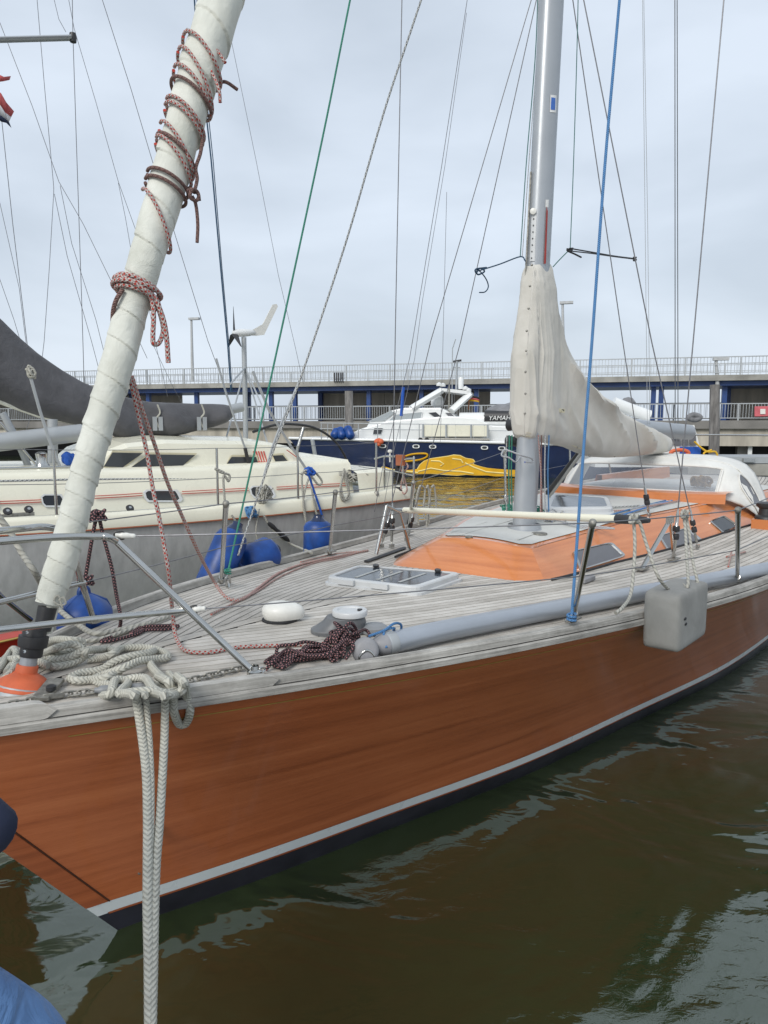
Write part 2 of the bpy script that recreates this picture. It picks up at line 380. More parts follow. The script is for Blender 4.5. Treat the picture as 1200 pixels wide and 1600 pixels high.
# ================================================================ THE WOODEN YACHT
BF = Frame(-1.639, 2.237, .691)
HK = [0,.4,1,1.8,2.8,4,5.5,7.5,10,11.2]; HV = [.033,.273,.621,.970,1.262,1.532,1.742,1.818,1.70,1.5]
ZK = [0,1.2,2.6,4.3,6.5,9,11.2]; ZV = [1.080,1.114,1.090,1.067,1.150,1.26,1.34]
WK = [0,.6,1.4,2.4,3.6,5,7,9.,10.2]; WV = [0,.189,.395,.644,.836,1.053,1.168,1.10,.6]
RK = .841; LOA = 11.0
hb = lambda s: spl(HK, HV, s); zs = lambda s: spl(ZK, ZV, s)
def zdk(s, t=0.):
    h = np.maximum(hb(s), .05); return zs(s) + .012 + .045 * (1 - np.clip(np.abs(t) / h, 0, 1) ** 2)
def B(s, t, z): return BF(s, t, z)
def Bd(s, t, dz=0.): return BF(s, t, float(zdk(s, t)) + dz)
def D(px, py, dz=0.):            # where the ray meets the deck (raised by dz)
    z = 1.12 + dz
    for _ in range(12):
        P = PZ(px, py, z); s, t, _z = BF.inv(P); z = float(zdk(max(s, 0), t)) + dz
    return PZ(px, py, z)
yacht = thing('sailing_yacht', B(5.2, 0, 0), 'varnished mahogany sailing yacht with weathered teak deck and grey mast in the foreground', 'sailing yacht')
def Y(name, mb, mat, **t): return mb.build(name, M[mat] if isinstance(mat, str) else mat, yacht, **t)
NS = 90
def hull_pt(sig, w, side, off=0.):     # sig: metres aft of the stem at this level; w: 0 sheer .. 1 waterline .. 1.35 below
    wv = float(spl(WK, WV, sig)); hv = float(hb(sig)); g = 1 - (1 - np.clip(w, 0, 1)) ** 1.42
    b = (1 - g) * hv + g * wv
    if w > 1: b = wv * (1 - (w - 1) * 1.3)
    s = sig * (1 - .05 * w) + RK * w
    z = (1 - w) * float(zs(sig)) * (1 if w <= 1 else 1)
    b = max(b, .004 if w > .02 else .033) + off
    return BF(s, side * b, z)
sg = np.concatenate([np.linspace(0, 2, 28)[:-1], np.linspace(2, 10.9, 60)])
def hull_band(w0, w1, n, side, off=0.):
    ws = np.linspace(w0, w1, n)
    G = [[hull_pt(s, w, side, off) for s in sg] for w in ws]
    return G, (list(sg), [-(1 - w) * 1.1 + .0 for w in ws])
def wz(z): return 1 - z / 1.09
hullm = MB()
for side in (1, -1):
    G, uv = hull_band(0, wz(.168), 16, side); hullm.grid(G, uvs=(np.array(uv[0]), np.array(uv[1])), flip=side > 0)
Y('hull', hullm, 'hull_mahogany')
bm_ = MB(); wsn = MB(); bb = MB()
for side in (1, -1):
    for tgt, z0, z1, n in ((wsn, .168, .112, 3), (hullm, 0, 0, 0), (bb, .100, -.5, 8)):
        if n: G, uv = hull_band(wz(z0), wz(z1), n, side, .0015); tgt.grid(G, flip=side > 0)
    G, uv = hull_band(wz(.112), wz(.100), 2, side); bm_.grid(G, uvs=(np.array(uv[0]), np.array(uv[1])), flip=side > 0)
Y('waterline_stripe', wsn, 'boot_white'); Y('antifouling_band', bb, 'antifoul'); Y('lower_strake', bm_, 'stem_wood')
# transom closes the stern
tr = MB(); ws = np.linspace(0, 1.35, 12)
tr.grid([[hull_pt(10.9, w, 1) * (1 - k) + hull_pt(10.9, w, -1) * k for k in (0, .25, .5, .75, 1)] for w in ws], uvs=(np.arange(5) * .6, -ws)); Y('transom', tr, 'hull_mahogany')
# stem timber: a darker facing on both sides meeting in a rounded nose
stp = MB(); stw = []
for w in np.linspace(0, wz(.168), 14):
    aft = hull_pt(.062, w, 1, .003); n0 = hull_pt(0, w, 1); aft2 = hull_pt(.062, w, -1, .003)
    c = BF(RK * w - .022, 0, n0[2]); l = hull_pt(.0, w, 1, .004); r = hull_pt(.0, w, -1, .004)
    stw.append([aft, l, c, r, aft2])
stp.grid(stw, uvs=(np.array([0, .12, .18, .24, .4]) * .3, np.linspace(0, 1.4, 14))); Y('stem', stp, 'stem_wood')
sj = MB()
for side in (1, -1): sj.tube([hull_pt(.068, w, side, .0015) for w in np.linspace(0, wz(.168), 20)], .0032, 5)
Y('stem_seam', sj, 'dark_wood')
stb = MB(); stw = []
for w in np.linspace(wz(.108), 1.35, 10):
    n0 = hull_pt(0, w, 1); stw.append([hull_pt(.02, w, 1, .004), BF(RK * w - .02, 0, n0[2]), hull_pt(.02, w, -1, .004)])
stb.grid(stw); Y('stem_foot', stb, 'antifoul')
stw = []
for w in np.linspace(wz(.168), wz(.108), 4):
    n0 = hull_pt(0, w, 1); stw.append([hull_pt(.02, w, 1, .004), BF(RK * w - .02, 0, n0[2]), hull_pt(.02, w, -1, .004)])
Y('stem_stripe', MB().grid(stw), 'boot_white')
# gold cove line
for side in (1, -1):
    cv = MB(); ss = np.linspace(.46, 10.6, 90)
    cv.grid([[hull_pt(s, w, side, .0022) for s in ss] for w in (.054, .0585)], flip=side > 0); Y('cove_line', cv, 'gold_leaf')
# through-hull fitting and small stern-gear dings
P = BF.T(219, 1362, .2); s_, t_, z_ = BF.inv(PZ(219, 1362, .28))
Y('through_hull', MB().lathe([(.0, .003), (.010, .003), (.014, -.002), (.014, -.02)], PZ(219, 1362, .27), BF.b, 14), 'galv')

# ---- deck underlay and planks
ud = MB(); ss = np.concatenate([np.linspace(0, 1.2, 14)[:-1], np.linspace(1.2, 10.9, 50)]); fr = np.linspace(-1, 1, 15)
ud.grid([[Bd(s, max(float(hb(s)) - .02, .01) * f, -.006) for s in ss] for f in fr], flip=True); Y('deck_base', ud, 'caulk')
PW = .047; CW = .0075
for side in (1, -1):
    i = 0
    while True:
        last = None; rows = []
        sl_ = np.concatenate([np.linspace(.06, 3, 30)[:-1], np.linspace(3, 10.7, 26)])
        for s in sl_:
            h = float(hb(s)); sl = (float(hb(s + .05)) - float(hb(max(s - .05, 0)))) / (.1 if s > .05 else .05 + s); k = math.sqrt(1 + min(sl, .85) ** 2)
            to = h - .085 * k - i * PW * k; ti = to - (PW - CW) * k
            if to < .035: last = (s, to); continue
            if not rows and last is not None: q_ = (.035 - last[1]) / (to - last[1]); rows.append((last[0] + (s - last[0]) * q_, .0352, .035))
            ti = max(ti, .035)
            rows.append((s, to, ti))
        if len(rows) < 3: break
        mb = MB(); G = []
        for s, to, ti in rows: G.append([Bd(s, side * ti, -.006), Bd(s, side * ti, 0.0), Bd(s, side * to, 0.0), Bd(s, side * to, -.006)])
        off = rng.rand() * 20
        mb.grid(G, smooth=False, flip=side > 0, uvs=(np.array([0, .006, .05, .056]), np.array([r[0] for r in rows]) + off))
        o = Y('deck_plank', mb, 'teak_deck'); i += 1
        if i > 40: break
kp = MB(); kp.grid([[Bd(s, t, .001) for t in (-.031, .031)] for s in np.linspace(.1, 10.5, 30)], smooth=False, uvs=(np.array([0, .06]), np.linspace(0, 10, 30))); Y('king_plank', kp, 'teak_deck')
# ---- gunwale: covering board, moulded outer strake, toe rail
for side in (1, -1):
    prof = [(.004, -.012), (.018, -.006), (.020, .018), (.012, .026), (.004, .030), (.002, .052), (-.006, .060), (-.030, .062), (-.038, .054), (-.040, .014), (-.084, .012), (-.086, -.006)]
    G = []; ss = np.concatenate([np.linspace(0, 1.2, 20)[:-1], np.linspace(1.2, 10.95, 60)])
    for s in ss:
        h = float(hb(s)); z = float(zs(s)); sl = (float(hb(s + .05)) - float(hb(max(s - .05, 0)))) / (.1 if s > .05 else .05 + s); k = math.sqrt(1 + min(sl, 1) ** 2)
        G.append([BF(s, side * max(h + x * k, .0), z + q) for x, q in prof])
    g = MB().grid(G, smooth=False, flip=side < 0, uvs=(np.arange(len(prof)) * .03, ss)); o = Y('toe_rail', g, 'teak_rail')
    sp_ = MB()
    for dx_, dz_, r_ in ((.011, .0275, .0032), (-.041, .0145, .0032)): sp_.tube([BF(s, side * max(float(hb(s)) + dx_, 0), float(zs(s)) + dz_) for s in ss[1:]], r_, 5)
    sp_.build('rail_seam', M['caulk'], o)
# raised pads (bow chock, mooring chock)
def rail_pad(s0, s1, side, h0=.055, hh=.03, w0=-.035, name='chock_pad', mat='teak_rail'):
    G = []
    for i, s in enumerate(np.linspace(s0, s1, 14)):
        e = min(1, min(i, 13 - i) / 1.6) ** .5; h = float(hb(s)); z = float(zs(s)) + h0
        G.append([BF(s, side * (h + x), z + q * e) for x, q in ((.014, -.03), (.014, hh), (w0, hh), (w0, -.03))])
    Y(name, MB().grid(G, smooth=False, flip=side < 0, uvs=(np.arange(4) * .04, np.linspace(0, s1 - s0, 14))), mat)
rail_pad(.13, .46, 1); rail_pad(-.0, .12, 1, .056, .022, name='bow_fairlead', mat='galv')
rail_pad(.80, 1.12, 1, .05, .018)

# ---- cabin trunk: varnished sides, pale non-skid roof
CS = [3.36, 3.7, 4.5, 5.6, 6.6, 8.4]
def cab_t(s): return float(np.interp(s, CS, [.585, .66, .80, .98, 1.11, 1.20]))          # near base, from the trunk's own centre
def cab_c(s): return float(np.interp(s, [3.3, 4.4, 6, 8.4], [-.04, -.15, -.12, -.04]))
def cab_z(s): return float(np.interp(s, [3.4, 3.65, 4.3, 5.2, 6.2, 7.2, 8.6], [1.275, 1.285, 1.31, 1.36, 1.395, 1.42, 1.44]))
def cab_tt(s): return float(np.interp(s, [3.4, 3.7, 4.4, 5.2, 6.0, 7.0, 8.4], [.38, .42, .56, .66, .80, .93, 1.02]))
def cab_section(s):              # offsets from the trunk centre: base -> roof edge
    c = cab_c(s); t = cab_t(s) - c * 0; zb = float(zdk(s, t)) - .012; zt = cab_z(s); tt = cab_tt(s)
    return [(t, zb), (t - .012, zb + .02), (tt + .03, zt - .03), (tt, zt - .003)], tt, zt
SF = 3.50
secs = np.concatenate([np.linspace(SF, 4.2, 8)[:-1], np.linspace(4.2, 8.2, 24)])
side_mb = MB(); Gn = []; Gf = []; Gr = []
for s in secs:
    pts, tt, zt = cab_section(s); c = cab_c(s)
    Gn.append([BF(s + .22 * k_ * (1 - min(1, (s - SF) / 1.5)), c + t, z) for (t, z), k_ in zip(pts, (0, .05, .9, 1))]); Gf.append([BF(s + .22 * k_ * (1 - min(1, (s - SF) / 1.5)), c - t, z) for (t, z), k_ in zip(pts, (0, .05, .9, 1))])
    s2 = s + .22 * (1 - min(1, (s - SF) / 1.5)); Gr.append([BF(s2, c + tt * f, zt + .035 * (1 - f * f)) for f in np.linspace(1, -1, 13)])
ks = [0, .08, .35, .65, .9, 1]
def front_outline(k, n=19):      # flat front, tight chamfered corners; k 0 base .. 1 roof
    pts, tt, zt = cab_section(SF); c = cab_c(SF); out = []
    for i in range(n):
        f = -1 + 2 * i / (n - 1); a = abs(f); ch = max(0, (a - .74) / .26)
        sb_ = SF - .19 + .19 * ch ** 1.15 + .05 * f * (1 - ch); tb = pts[0][0] * (f if a < .74 else math.copysign(.74 + .26 * ch, f))
        sr = SF + .22 - .07 + .07 * ch ** 1.2 + .02 * f * (1 - ch); tr_ = tt * f
        zb = float(zdk(sb_, tb)) - .012; zr = zt + .035 * (1 - f * f)
        out.append(BF(sb_ + (sr - sb_) * k - .012 * math.sin(PI * k) * (1 - ch), c + tb + (tr_ - tb) * k, zb + (zr - zb) * k))
    return out
Gfr = [front_outline(k) for k in ks]
Gn[0] = [Gfr[q][18] for q in (0, 1, 4, 5)]; Gf[0] = [Gfr[q][0] for q in (0, 1, 4, 5)]
side_mb.grid(np.transpose(np.array(Gn), (1, 0, 2)), uvs=(np.array(secs), np.array([0, .03, .25, .3])), flip=False)
side_mb.grid(np.transpose(np.array(Gf), (1, 0, 2)), uvs=(np.array(secs), np.array([0, .03, .25, .3])), flip=True)
front = MB().grid(Gfr, uvs=(np.linspace(-.8, .8, 19), np.array(ks) * .3 + 2), flip=False)
Y('cabin_side', side_mb, 'cabin_mahogany'); Y('cabin_front', front, 'cabin_mahogany')
Gr = [[Gfr[-1][18 - int(round(q_))] for q_ in np.linspace(0, 18, 13)]] + Gr
# roof: the varnished lip shows all round, the non-skid panel is a sheet inside it
Y('cabin_roof', MB().grid(Gr, flip=True, uvs=(np.linspace(0, 1.2, 13), np.array([3.6] + list(secs)))), 'cabin_mahogany')
def s_eff(s2):
    s = (s2 - .22 - .22 * SF / 1.5) / (1 - .22 / 1.5); return max(s, SF) if s < SF + 1.5 else s2
def roof_pt(s, f, dz=0.):
    e = s_eff(s); c = cab_c(e); return BF(s, c + cab_tt(e) * f, cab_z(e) + .035 * (1 - f * f) + dz)
Gs = []
for s in np.concatenate([[3.73, 3.80, 3.9, 4.05], np.linspace(4.2, 8.15, 24)]):
    m_ = 1 - (.05 if s > 3.75 else .11) / cab_tt(s); Gs.append([roof_pt(s, m_ * f, .005) for f in np.linspace(1, -1, 13)])
Y('nonskid_panel', MB().grid(Gs, flip=True), 'nonskid')
mo = MB()
for sgn in (1, -1): mo.tube([BF(s, cab_c(s) + sgn * (cab_t(s) + .010), float(zdk(s, cab_t(s))) + .010) for s in np.linspace(3.55, 8.1, 40)], .009, 6)
Y('base_moulding', mo, 'black_rubber')
# roof details: flush filler caps and low treads
def roofP(px, py, dz=0.):
    z = 1.4
    for _ in range(14):
        P = PZ(px, py, z); s, t, _z = BF.inv(P); ss_ = s_eff(min(max(s, 3.7), 8.1)); z = cab_z(ss_) + .035 * (1 - min(1, abs(t - cab_c(ss_)) / cab_tt(ss_)) ** 2) + .006 + dz
    return PZ(px, py, z)
for px, py, r_ in ((843, 834, .055), (733, 839, .028)):
    Y('deck_filler_cap', MB().lathe([(r_, -.004), (r_, .006), (r_ * .8, .009), (0, .009)], roofP(px, py), (0, 0, 1), 22), 'galv')
for (x0, y0), (x1, y1) in (((808, 843), (838, 832)), ((700, 833), (760, 815)), ((720, 835), (800, 812))):
    a, b_ = roofP(x0, y0, .002), roofP(x1, y1, .002); Y('roof_tread', MB().tube([a, (a + b_) / 2, b_], .012, 6, flat=(1, .25)), 'nonskid')

# ---- cabin windows in the near side: (corners in the photograph) on the sloping side
def side_pt(px, py, off=0.):     # ray on the sloping cabin side (near)
    best = None
    d = ray(px, py)
    def f(k):
        P = E0 + d * k; s, t, z = BF.inv(P); s2 = min(max(s, 3.6), 8.1); pts, tt, zt = cab_section(s2); t -= cab_c(s2)
        q = (z - pts[1][1]) / (pts[2][1] - pts[1][1]); return (pts[1][0] + (pts[2][0] - pts[1][0]) * q + off) - t
    lo, hi = 2.5, 14.
    flo = f(lo)
    for k in np.linspace(2.5, 14, 120):
        v = f(k)
        if v * flo < 0: hi = k; break
        lo, flo = k, v
    for _ in range(30):
        m_ = (lo + hi) / 2; v = f(m_)
        if v * flo < 0: hi = m_
        else: lo, flo = m_, v
    return E0 + d * lo
def ring(poly, inner, depth_vec, name, mat):
    P = np.asarray(poly); Q = np.asarray(inner); d = np.asarray(depth_vec)
    G = [P, P + d, Q + d, Q]; return Y(name, MB().grid(G, closev=True, smooth=False), mat)
def side_window(c, glass='grey_glass'):
    nrm = np.cross(side_pt(*c[1]) - side_pt(*c[0]), side_pt(*c[3]) - side_pt(*c[0])); nrm /= np.linalg.norm(nrm)
    if nrm @ (E0 - side_pt(*c[0])) < 0: nrm = -nrm
    ctr = np.mean(c, 0)
    def poly(k, off):
        out = []
        for i in range(4):
            a, b_, e = np.array(c[i-1], float), np.array(c[i], float), np.array(c[(i+1) % 4], float)
            for u in (.0, .33, .66, 1.):
                q = (b_ + (a - b_) * .14) * (1-u)**2 + 2*u*(1-u)*b_ + (b_ + (e - b_) * .14) * u*u
                q = ctr + (q - ctr) * k; out.append(side_pt(*q) + nrm * off)
        return out
    fr_ = MB().grid([poly(1.0, -.004), poly(.99, .012), poly(.90, .014), poly(.87, .004)], closev=True, smooth=False)
    f_ = Y('cabin_window', fr_, 'steel')
    g = MB(); pp = poly(.885, .005); g.add(pp, [list(range(len(pp)))], smooth=False); g.build('pane', M[glass], f_)
side_window([(893, 862), (955, 848), (978, 870), (905, 893)][::1])
side_window([(1027, 838), (1073, 825), (1098, 846), (1042, 862)])
side_window([(1107, 815), (1130, 806), (1153, 822), (1130, 835)], 'dark_glass')

# ---- fore hatch
def hatch(c, zt, name='fore_hatch'):
    z0 = lambda p: p
    base = [D(*q, .0) for q in c]; top = [D(*q, zt) for q in c]
    return base, top
hc = [(508, 905), (560, 886), (722, 898), (652, 922)]
P4 = [D(x, y, .035) for x, y in hc]; ctr = sum(P4) / 4
def quad_round(P, k, dz, rr=.12, n=5):
    c = sum(P) / 4; Q = [c + (p - c) * k for p in P]; out = []
    for i in range(4):
        a, b_, e = Q[i-1], Q[i], Q[(i+1) % 4]
        for u in np.linspace(0, 1, n): out.append((b_ + (a - b_) * rr) * (1-u)**2 + 2*u*(1-u)*b_ + (b_ + (e - b_) * rr) * u*u + np.array([0, 0, dz]))
    return out
hs = MB().grid([quad_round(P4, 1.06, -.06), quad_round(P4, 1.05, -.02), quad_round(P4, 1.0, -.018), quad_round(P4, 1.0, .008), quad_round(P4, .985, .016), quad_round(P4, .9, .018), quad_round(P4, .89, .010)], closev=True, smooth=False)
fh = Y('fore_hatch', hs, 'light_plastic')
g = MB(); pp = quad_round(P4, .895, .011); g.add(pp, [list(range(len(pp)))], smooth=False); g.build('pane', M['hatch_glass'], fh)
def on_hatch(u, v, dz): # bilinear
    return (P4[0]*(1-u)*(1-v) + P4[1]*(1-u)*v + P4[3]*u*(1-v) + P4[2]*u*v) + np.array([0, 0, dz])
for u in (.27, .50, .73):
    a, b_ = on_hatch(u, .18, .0118), on_hatch(u, .80, .0118); d = b_ - a; nrm = np.array([d[1], -d[0], 0]) / np.linalg.norm(d) * .011
    MB().prism([a - nrm, a + nrm, b_ + nrm, b_ - nrm], (0, 0, .0015)).build('tread', M['tread_grey'], fh)
for u in (.25, .62): 
    a = on_hatch(u, -.03, .0); ax = (on_hatch(1, 0, 0) - on_hatch(0, 0, 0)); ax /= np.linalg.norm(ax); MB().box(a, (.11, .02, .03), ax=(ax, np.cross([0, 0, 1], ax))).build('hinge', M['light_plastic'], fh)
for u in (.2, .8):
    a = on_hatch(u, .93, .018); MB().lathe([(.02, 0), (.02, .012), (.0, .014)], a, n=12, sx=1.8).build('latch', M['black_plastic'], fh)
# main hatch behind the mast
mh = [(851, 800), (862, 776), (950, 781), (958, 799)]
Q4 = [roofP(x, y, .05) for x, y in mh]
h2 = Y('main_hatch', MB().grid([quad_round(Q4, 1.12, -.07), quad_round(Q4, 1.05, -.012), quad_round(Q4, 1.0, -.01), quad_round(Q4, 1., .018), quad_round(Q4, .96, .03), quad_round(Q4, .85, .032), quad_round(Q4, .84, .026)], closev=True, smooth=False), 'light_plastic')
g = MB(); pp = quad_round(Q4, .845, .027); g.add(pp, [list(range(len(pp)))], smooth=False); g.build('pane', M['hatch_glass'], h2)
# black inlay rail beside the hatch (far side track)
a, b_ = D(572, 877, .012), D(632, 856, .012); Y('deck_track', MB().tube([a, (a+b_)/2, b_], .02, 6, flat=(1, .5)), 'black_plastic')

# ---- mast
MB0 = BF(4.22, 0, cab_z(4.2) + .03); MTOP = BF(5.0, 0, 14.2)
def mast_pt(z): k = (z - MB0[2]) / (MTOP[2] - MB0[2]); return MB0 + (MTOP - MB0) * k
mst = MB(); ax = BF.a; bx_ = BF.b
zz = [MB0[2], 3, 5, 8, 11, 14.2]
mst.grid([[mast_pt(z) + ax * math.cos(a) * .112 * r_ + bx_ * math.sin(a) * .078 * r_ for a in np.arange(28) * 2 * PI / 28] for z, r_ in zip(zz, [1, 1, 1, 1, .95, .8])], closev=True)
Y('mast', mst, 'mast_alu')
Y('mast_collar', MB().lathe([(.16, -.02), (.16, .012), (.125, .02), (.12, .05)], MB0 - np.array([0, 0, .02]), n=26, sx=1, sy=1), 'mast_alu')
def mast_face(px, py, off=.0):   # point of the mast skin seen at this pixel
    d = ray(px, py); k0 = np.linalg.norm((mast_pt(2.5) - E0)[:2]) / np.linalg.norm(d[:2])
    for k in np.linspace(k0 - .25, k0 + .25, 400):
        P = E0 + d * k; c = mast_pt(P[2]); u = (P - c) @ ax; v = (P - c) @ bx_
        if (u / (.112 + off)) ** 2 + (v / (.078 + off)) ** 2 <= 1: return P
    return E0 + d * k0
def face_quad(c, name, mat, off=.003, n=3, parent=None):
    G = [[mast_face(*(np.array(c[0]) * (1-u) * (1-v) + np.array(c[1]) * u * (1-v) + np.array(c[3]) * (1-u) * v + np.array(c[2]) * u * v), off) for u in np.linspace(0, 1, n + 1)] for v in np.linspace(0, 1, 5)]
    return MB().grid(G, smooth=False, flip=True).build(name, M[mat], parent or yacht)
face_quad([(860, 148), (869.5, 149), (869, 176), (859, 175)], 'sticker', 'label_white', .003)
face_quad([(861.5, 152), (868, 153), (867.5, 172), (860.5, 171)], 'sticker_emblem', 'sticker_blue', .0045)
face_quad([(852.5, 312), (857.5, 312), (857, 324), (852, 324)], 'sheave_plate', 'label_white', .003)
face_quad([(854, 322), (856, 330), (853, 412), (850, 412)], 'halyard_tail', 'red_line', .008)
face_quad([(831, 325), (838.5, 326), (835.5, 408), (828, 408)], 'pin_track', 'light_plastic', .006)
Y('track_sheave', MB().lathe([(.022, 0), (.022, .02), (.008, .024), (0, .024)], mast_face(833, 331, .006), (E0 - mast_face(833, 331)) * np.array([1, 1, 0]), 14), 'white_plastic')
for i in range(7):
    P = mast_face(833.8 - i * .55, 342 + i * 10.2, .008); Y('pin_hole', MB().lathe([(.005, 0), (.005, .003), (0, .003)], P, (E0 - P) * np.array([1, 1, 0]), 8), 'black_plastic')
for i in range(34):
    pass
tk = MB(); tk.tube([mast_pt(z) - ax * .118 - bx_ * .03 for z in np.linspace(2.9, 3.9, 12)], .008, 6); Y('mast_track', tk, 'galv')
# spreaders (above the frame, they hold the shrouds apart)
for sgn in (1, -1): Y('spreader', MB().tube([mast_pt(6.6), mast_pt(6.6) + bx_ * sgn * .85 + ax * .12], .03, 10, flat=(1, .5)), 'mast_alu')
for z in (1.98, 2.10):   # gooseneck and halyard winches behind the cover
    Y('mast_winch', MB().lathe([(.05, 0), (.045, .02), (.035, .05), (.045, .09), (.04, .1), (0, .1)], mast_pt(z) - bx_ * .07 - ax * .02, -bx_, 18), 'black_plastic')
# ---- boom with vang
boomA = mast_pt(2.13) + ax * .12; boomB = BF(8.0, .0, 2.02)
Y('boom', MB().tube([boomA, boomB], .06, 16, flat=(1, 1.4)), 'mast_alu')
Y('boom_vang', MB().tube([roofP(855, 772) , (roofP(855, 772) + BF(5.4, 0, 2.02)) / 2, BF(5.4, 0, 2.02)], [.03, .026, .022], 12), 'black_plastic')
Y('vang_rod', MB().tube([roofP(858, 777), BF(5.4, 0, 2.0)], .014, 8), 'steel')
Y('gooseneck', MB().box(mast_pt(2.13) + ax * .13, (.08, .05, .12), ax=(ax, bx_)), 'galv')

# ---- stanchions, pulpit, lifelines
def stanchion(base, top, r=.0125, name='stanchion'):
    o = Y(name, MB().tube([base, base + (top - base) * .5, top], r, 12), 'steel')
    MB().lathe([(.021, 0), (.021, .09), (.017, .1), (.013, .1)], base, top - base, 14).build('base_socket', M['steel'], o)
    MB().box(base + np.array([0, 0, .004]), (.10, .05, .006), ax=(ax, bx_)).build('base_plate', M['galv'], o)
    MB().lathe([(.0135, -.02), (.0145, -.012), (.0145, .008), (.009, .014), (0, .015)], top, top - base, 12).build('cap', M['galv'], o)
    return o
def rail_base(px, py):
    return D(px, py, .03)
def stan(px, py, qx, qy, L=.60):
    b0 = rail_base(px, py); s, t, z = BF.inv(b0); d = ray(qx, qy)
    # top: height L above base, nearest point to the pixel ray at about the same athwart position
    t2 = PZ(qx, qy, z + L); return b0, t2
S1 = stan(895, 968, 926, 817, .60); S2 = stan(1152, 906, 1153, 797, .61); S3 = stan(1196, 878, 1197, 787, .6)
for b0, t2 in (S1, S2): stanchion(b0, t2)
def side_stan(s, side, L=.6):
    h = float(hb(s)); b0 = BF(s, side * (h - .09), float(zs(s)) + .02); return b0, b0 + np.array([0, 0, L]) + BF.b * side * .03
S3 = side_stan(5.85, 1); S4 = side_stan(7.6, 1); S5 = side_stan(9.3, 1)
for a in (S3, S4, S5): stanchion(*a)
F1 = stan(346, 908, 353, 787); F2 = stan(515, 863, 524, 769); F3 = stan(638, 832, 646, 754)
F4 = side_stan(6.9, -1, .6); F5 = side_stan(8.6, -1, .6)
for b0, t2 in (F1, F2, F3, F4, F5): stanchion(b0, t2)
# pulpit
foot = D(398, 1052, .03)
def at_t(px, py, t): return BF.T(px, py, t)
zt = 1.70
k1 = PZ(182, 846, zt - .03); k0 = PZ(150, 838, zt); k00 = PZ(60, 841, zt + .01); k000 = PZ(-40, 845, zt + .02)
bow_top = BF(-.18, 0, zt + .03)
top_far = BF(-.02, -.22, zt + .02); mir = lambda P: (lambda s, t, z: BF(s, -t, z))(*BF.inv(P))
rail_pts = [foot, foot + (k1 - foot) * .5, k1, PZ(168, 839.5, zt - .006), k0, k00, bow_top + BF.b * .12, bow_top + BF.b * -.12, mir(k00), mir(k0), mir(k1), mir(foot)]
def smoothline(P, n=6): return cr(P, n)
pul = Y('pulpit', MB().tube(np.vstack([[foot, foot + (k1 - foot) * .5], cr([k1, PZ(168, 839.5, zt - .006), k0, k00, bow_top + BF.b * .10, bow_top + BF.b * -.10, mir(k00), mir(k0), mir(k1)], 8), [mir(foot)]]), .0135, 14), 'steel')
m1 = foot + (k1 - foot) * ((952 - 1052) / (846 - 1052.)); m1 = PZ(297, 953, float((foot + (k1 - foot) * .48)[2]))
mz = m1[2]
MB().tube(cr([m1, PZ(150, 967, mz), PZ(0, 984, mz), PZ(-110, 996, mz)], 8), .0125, 12).build('mid_rail', M['steel'], pul)
mm = mir(m1); MB().tube([mm, BF(.0, -.16, mz)], .0125, 12).build('mid_rail', M['steel'], pul)
for sgn in (1, -1): MB().tube([BF(-.12, sgn * .11, zt + .03), BF(.10, sgn * .10, 1.15)], .0125, 12).build('front_leg', M['steel'], pul)
MB().tube([PZ(-60, 868, 1.62), PZ(0, 930, 1.36), PZ(48, 968, 1.2)], .0125, 12).build('inner_leg', M['steel'], pul)
for P, q in ((foot, 0), (mir(foot), 1)): MB().lathe([(.03, -.004), (.03, .01), (.018, .016), (.016, .03)], P, n=16).build('foot_flange', M['steel'], pul)
# lifelines
def sag(P, Q, dz=.0, n=8): return [np.asarray(P) + (np.asarray(Q) - P) * u + np.array([0, 0, -dz * 4 * u * (1 - u)]) for u in np.linspace(0, 1, n + 1)]
def wirepath(pts, r=.0027, dz=.004, name='lifeline', mat='wire', parent=None):
    P = []
    for i in range(len(pts) - 1): P += sag(pts[i], pts[i+1], dz)[(1 if i else 0):]
    return MB().tube(P, r, 6).build(name, M[mat], parent or yacht)
lo = lambda S, k=.52: S[0] + (S[1] - S[0]) * k
wirepath([PZ(192, 838, zt - .02), S1[1], S2[1], S3[1], S4[1], S5[1]])
wirepath([m1, lo(S1), lo(S2), lo(S3), lo(S4), lo(S5)])
wirepath([mir(k0), F1[1], F2[1], F3[1], F4[1], F5[1]]); wirepath([mm, lo(F1), lo(F2), lo(F3), lo(F4), lo(F5)])
for P, Q in ((PZ(180, 836, zt - .012), PZ(212, 838, zt - .02)), (m1, m1 + (lo(S1) - m1) * .035)):   # taped lashings
    Y('lashing', MB().tube(cr([P, P + (Q - P) * .3, P + (Q - P) * .7, Q], 4), [.008] * 4 + [.012] * 4 + [.010] * 4 + [.005], 10), 'white_plastic')
    Y('shackle', MB().tube(cr([P - BF.a * .0 + np.array([0, 0, .01]), P + (Q-P) * .4 + np.array([0, 0, .013]), P + (Q-P) * .4 - np.array([0, 0, .013]), P - np.array([0, 0, .01])], 5, True), .004, 6, closed=True), 'black_plastic')
# stern pushpit (partly seen at the right edge)
pp = [BF(9.6, 1.55, 1.25), BF(9.6, 1.58, 1.9), BF(10.8, 1.3, 1.95), BF(10.9, -1.3, 1.95), BF(9.6, -1.58, 1.9), BF(9.6, -1.55, 1.25)]
Y('pushpit', MB().tube(cr(pp, 6), .0135, 10), 'steel')

# ---- A-shaped shroud bracket on the near side deck
ap = PZ(1048, 812, 1.62); f1 = D(1003, 888, .02); f1b = D(1053, 873, .02)
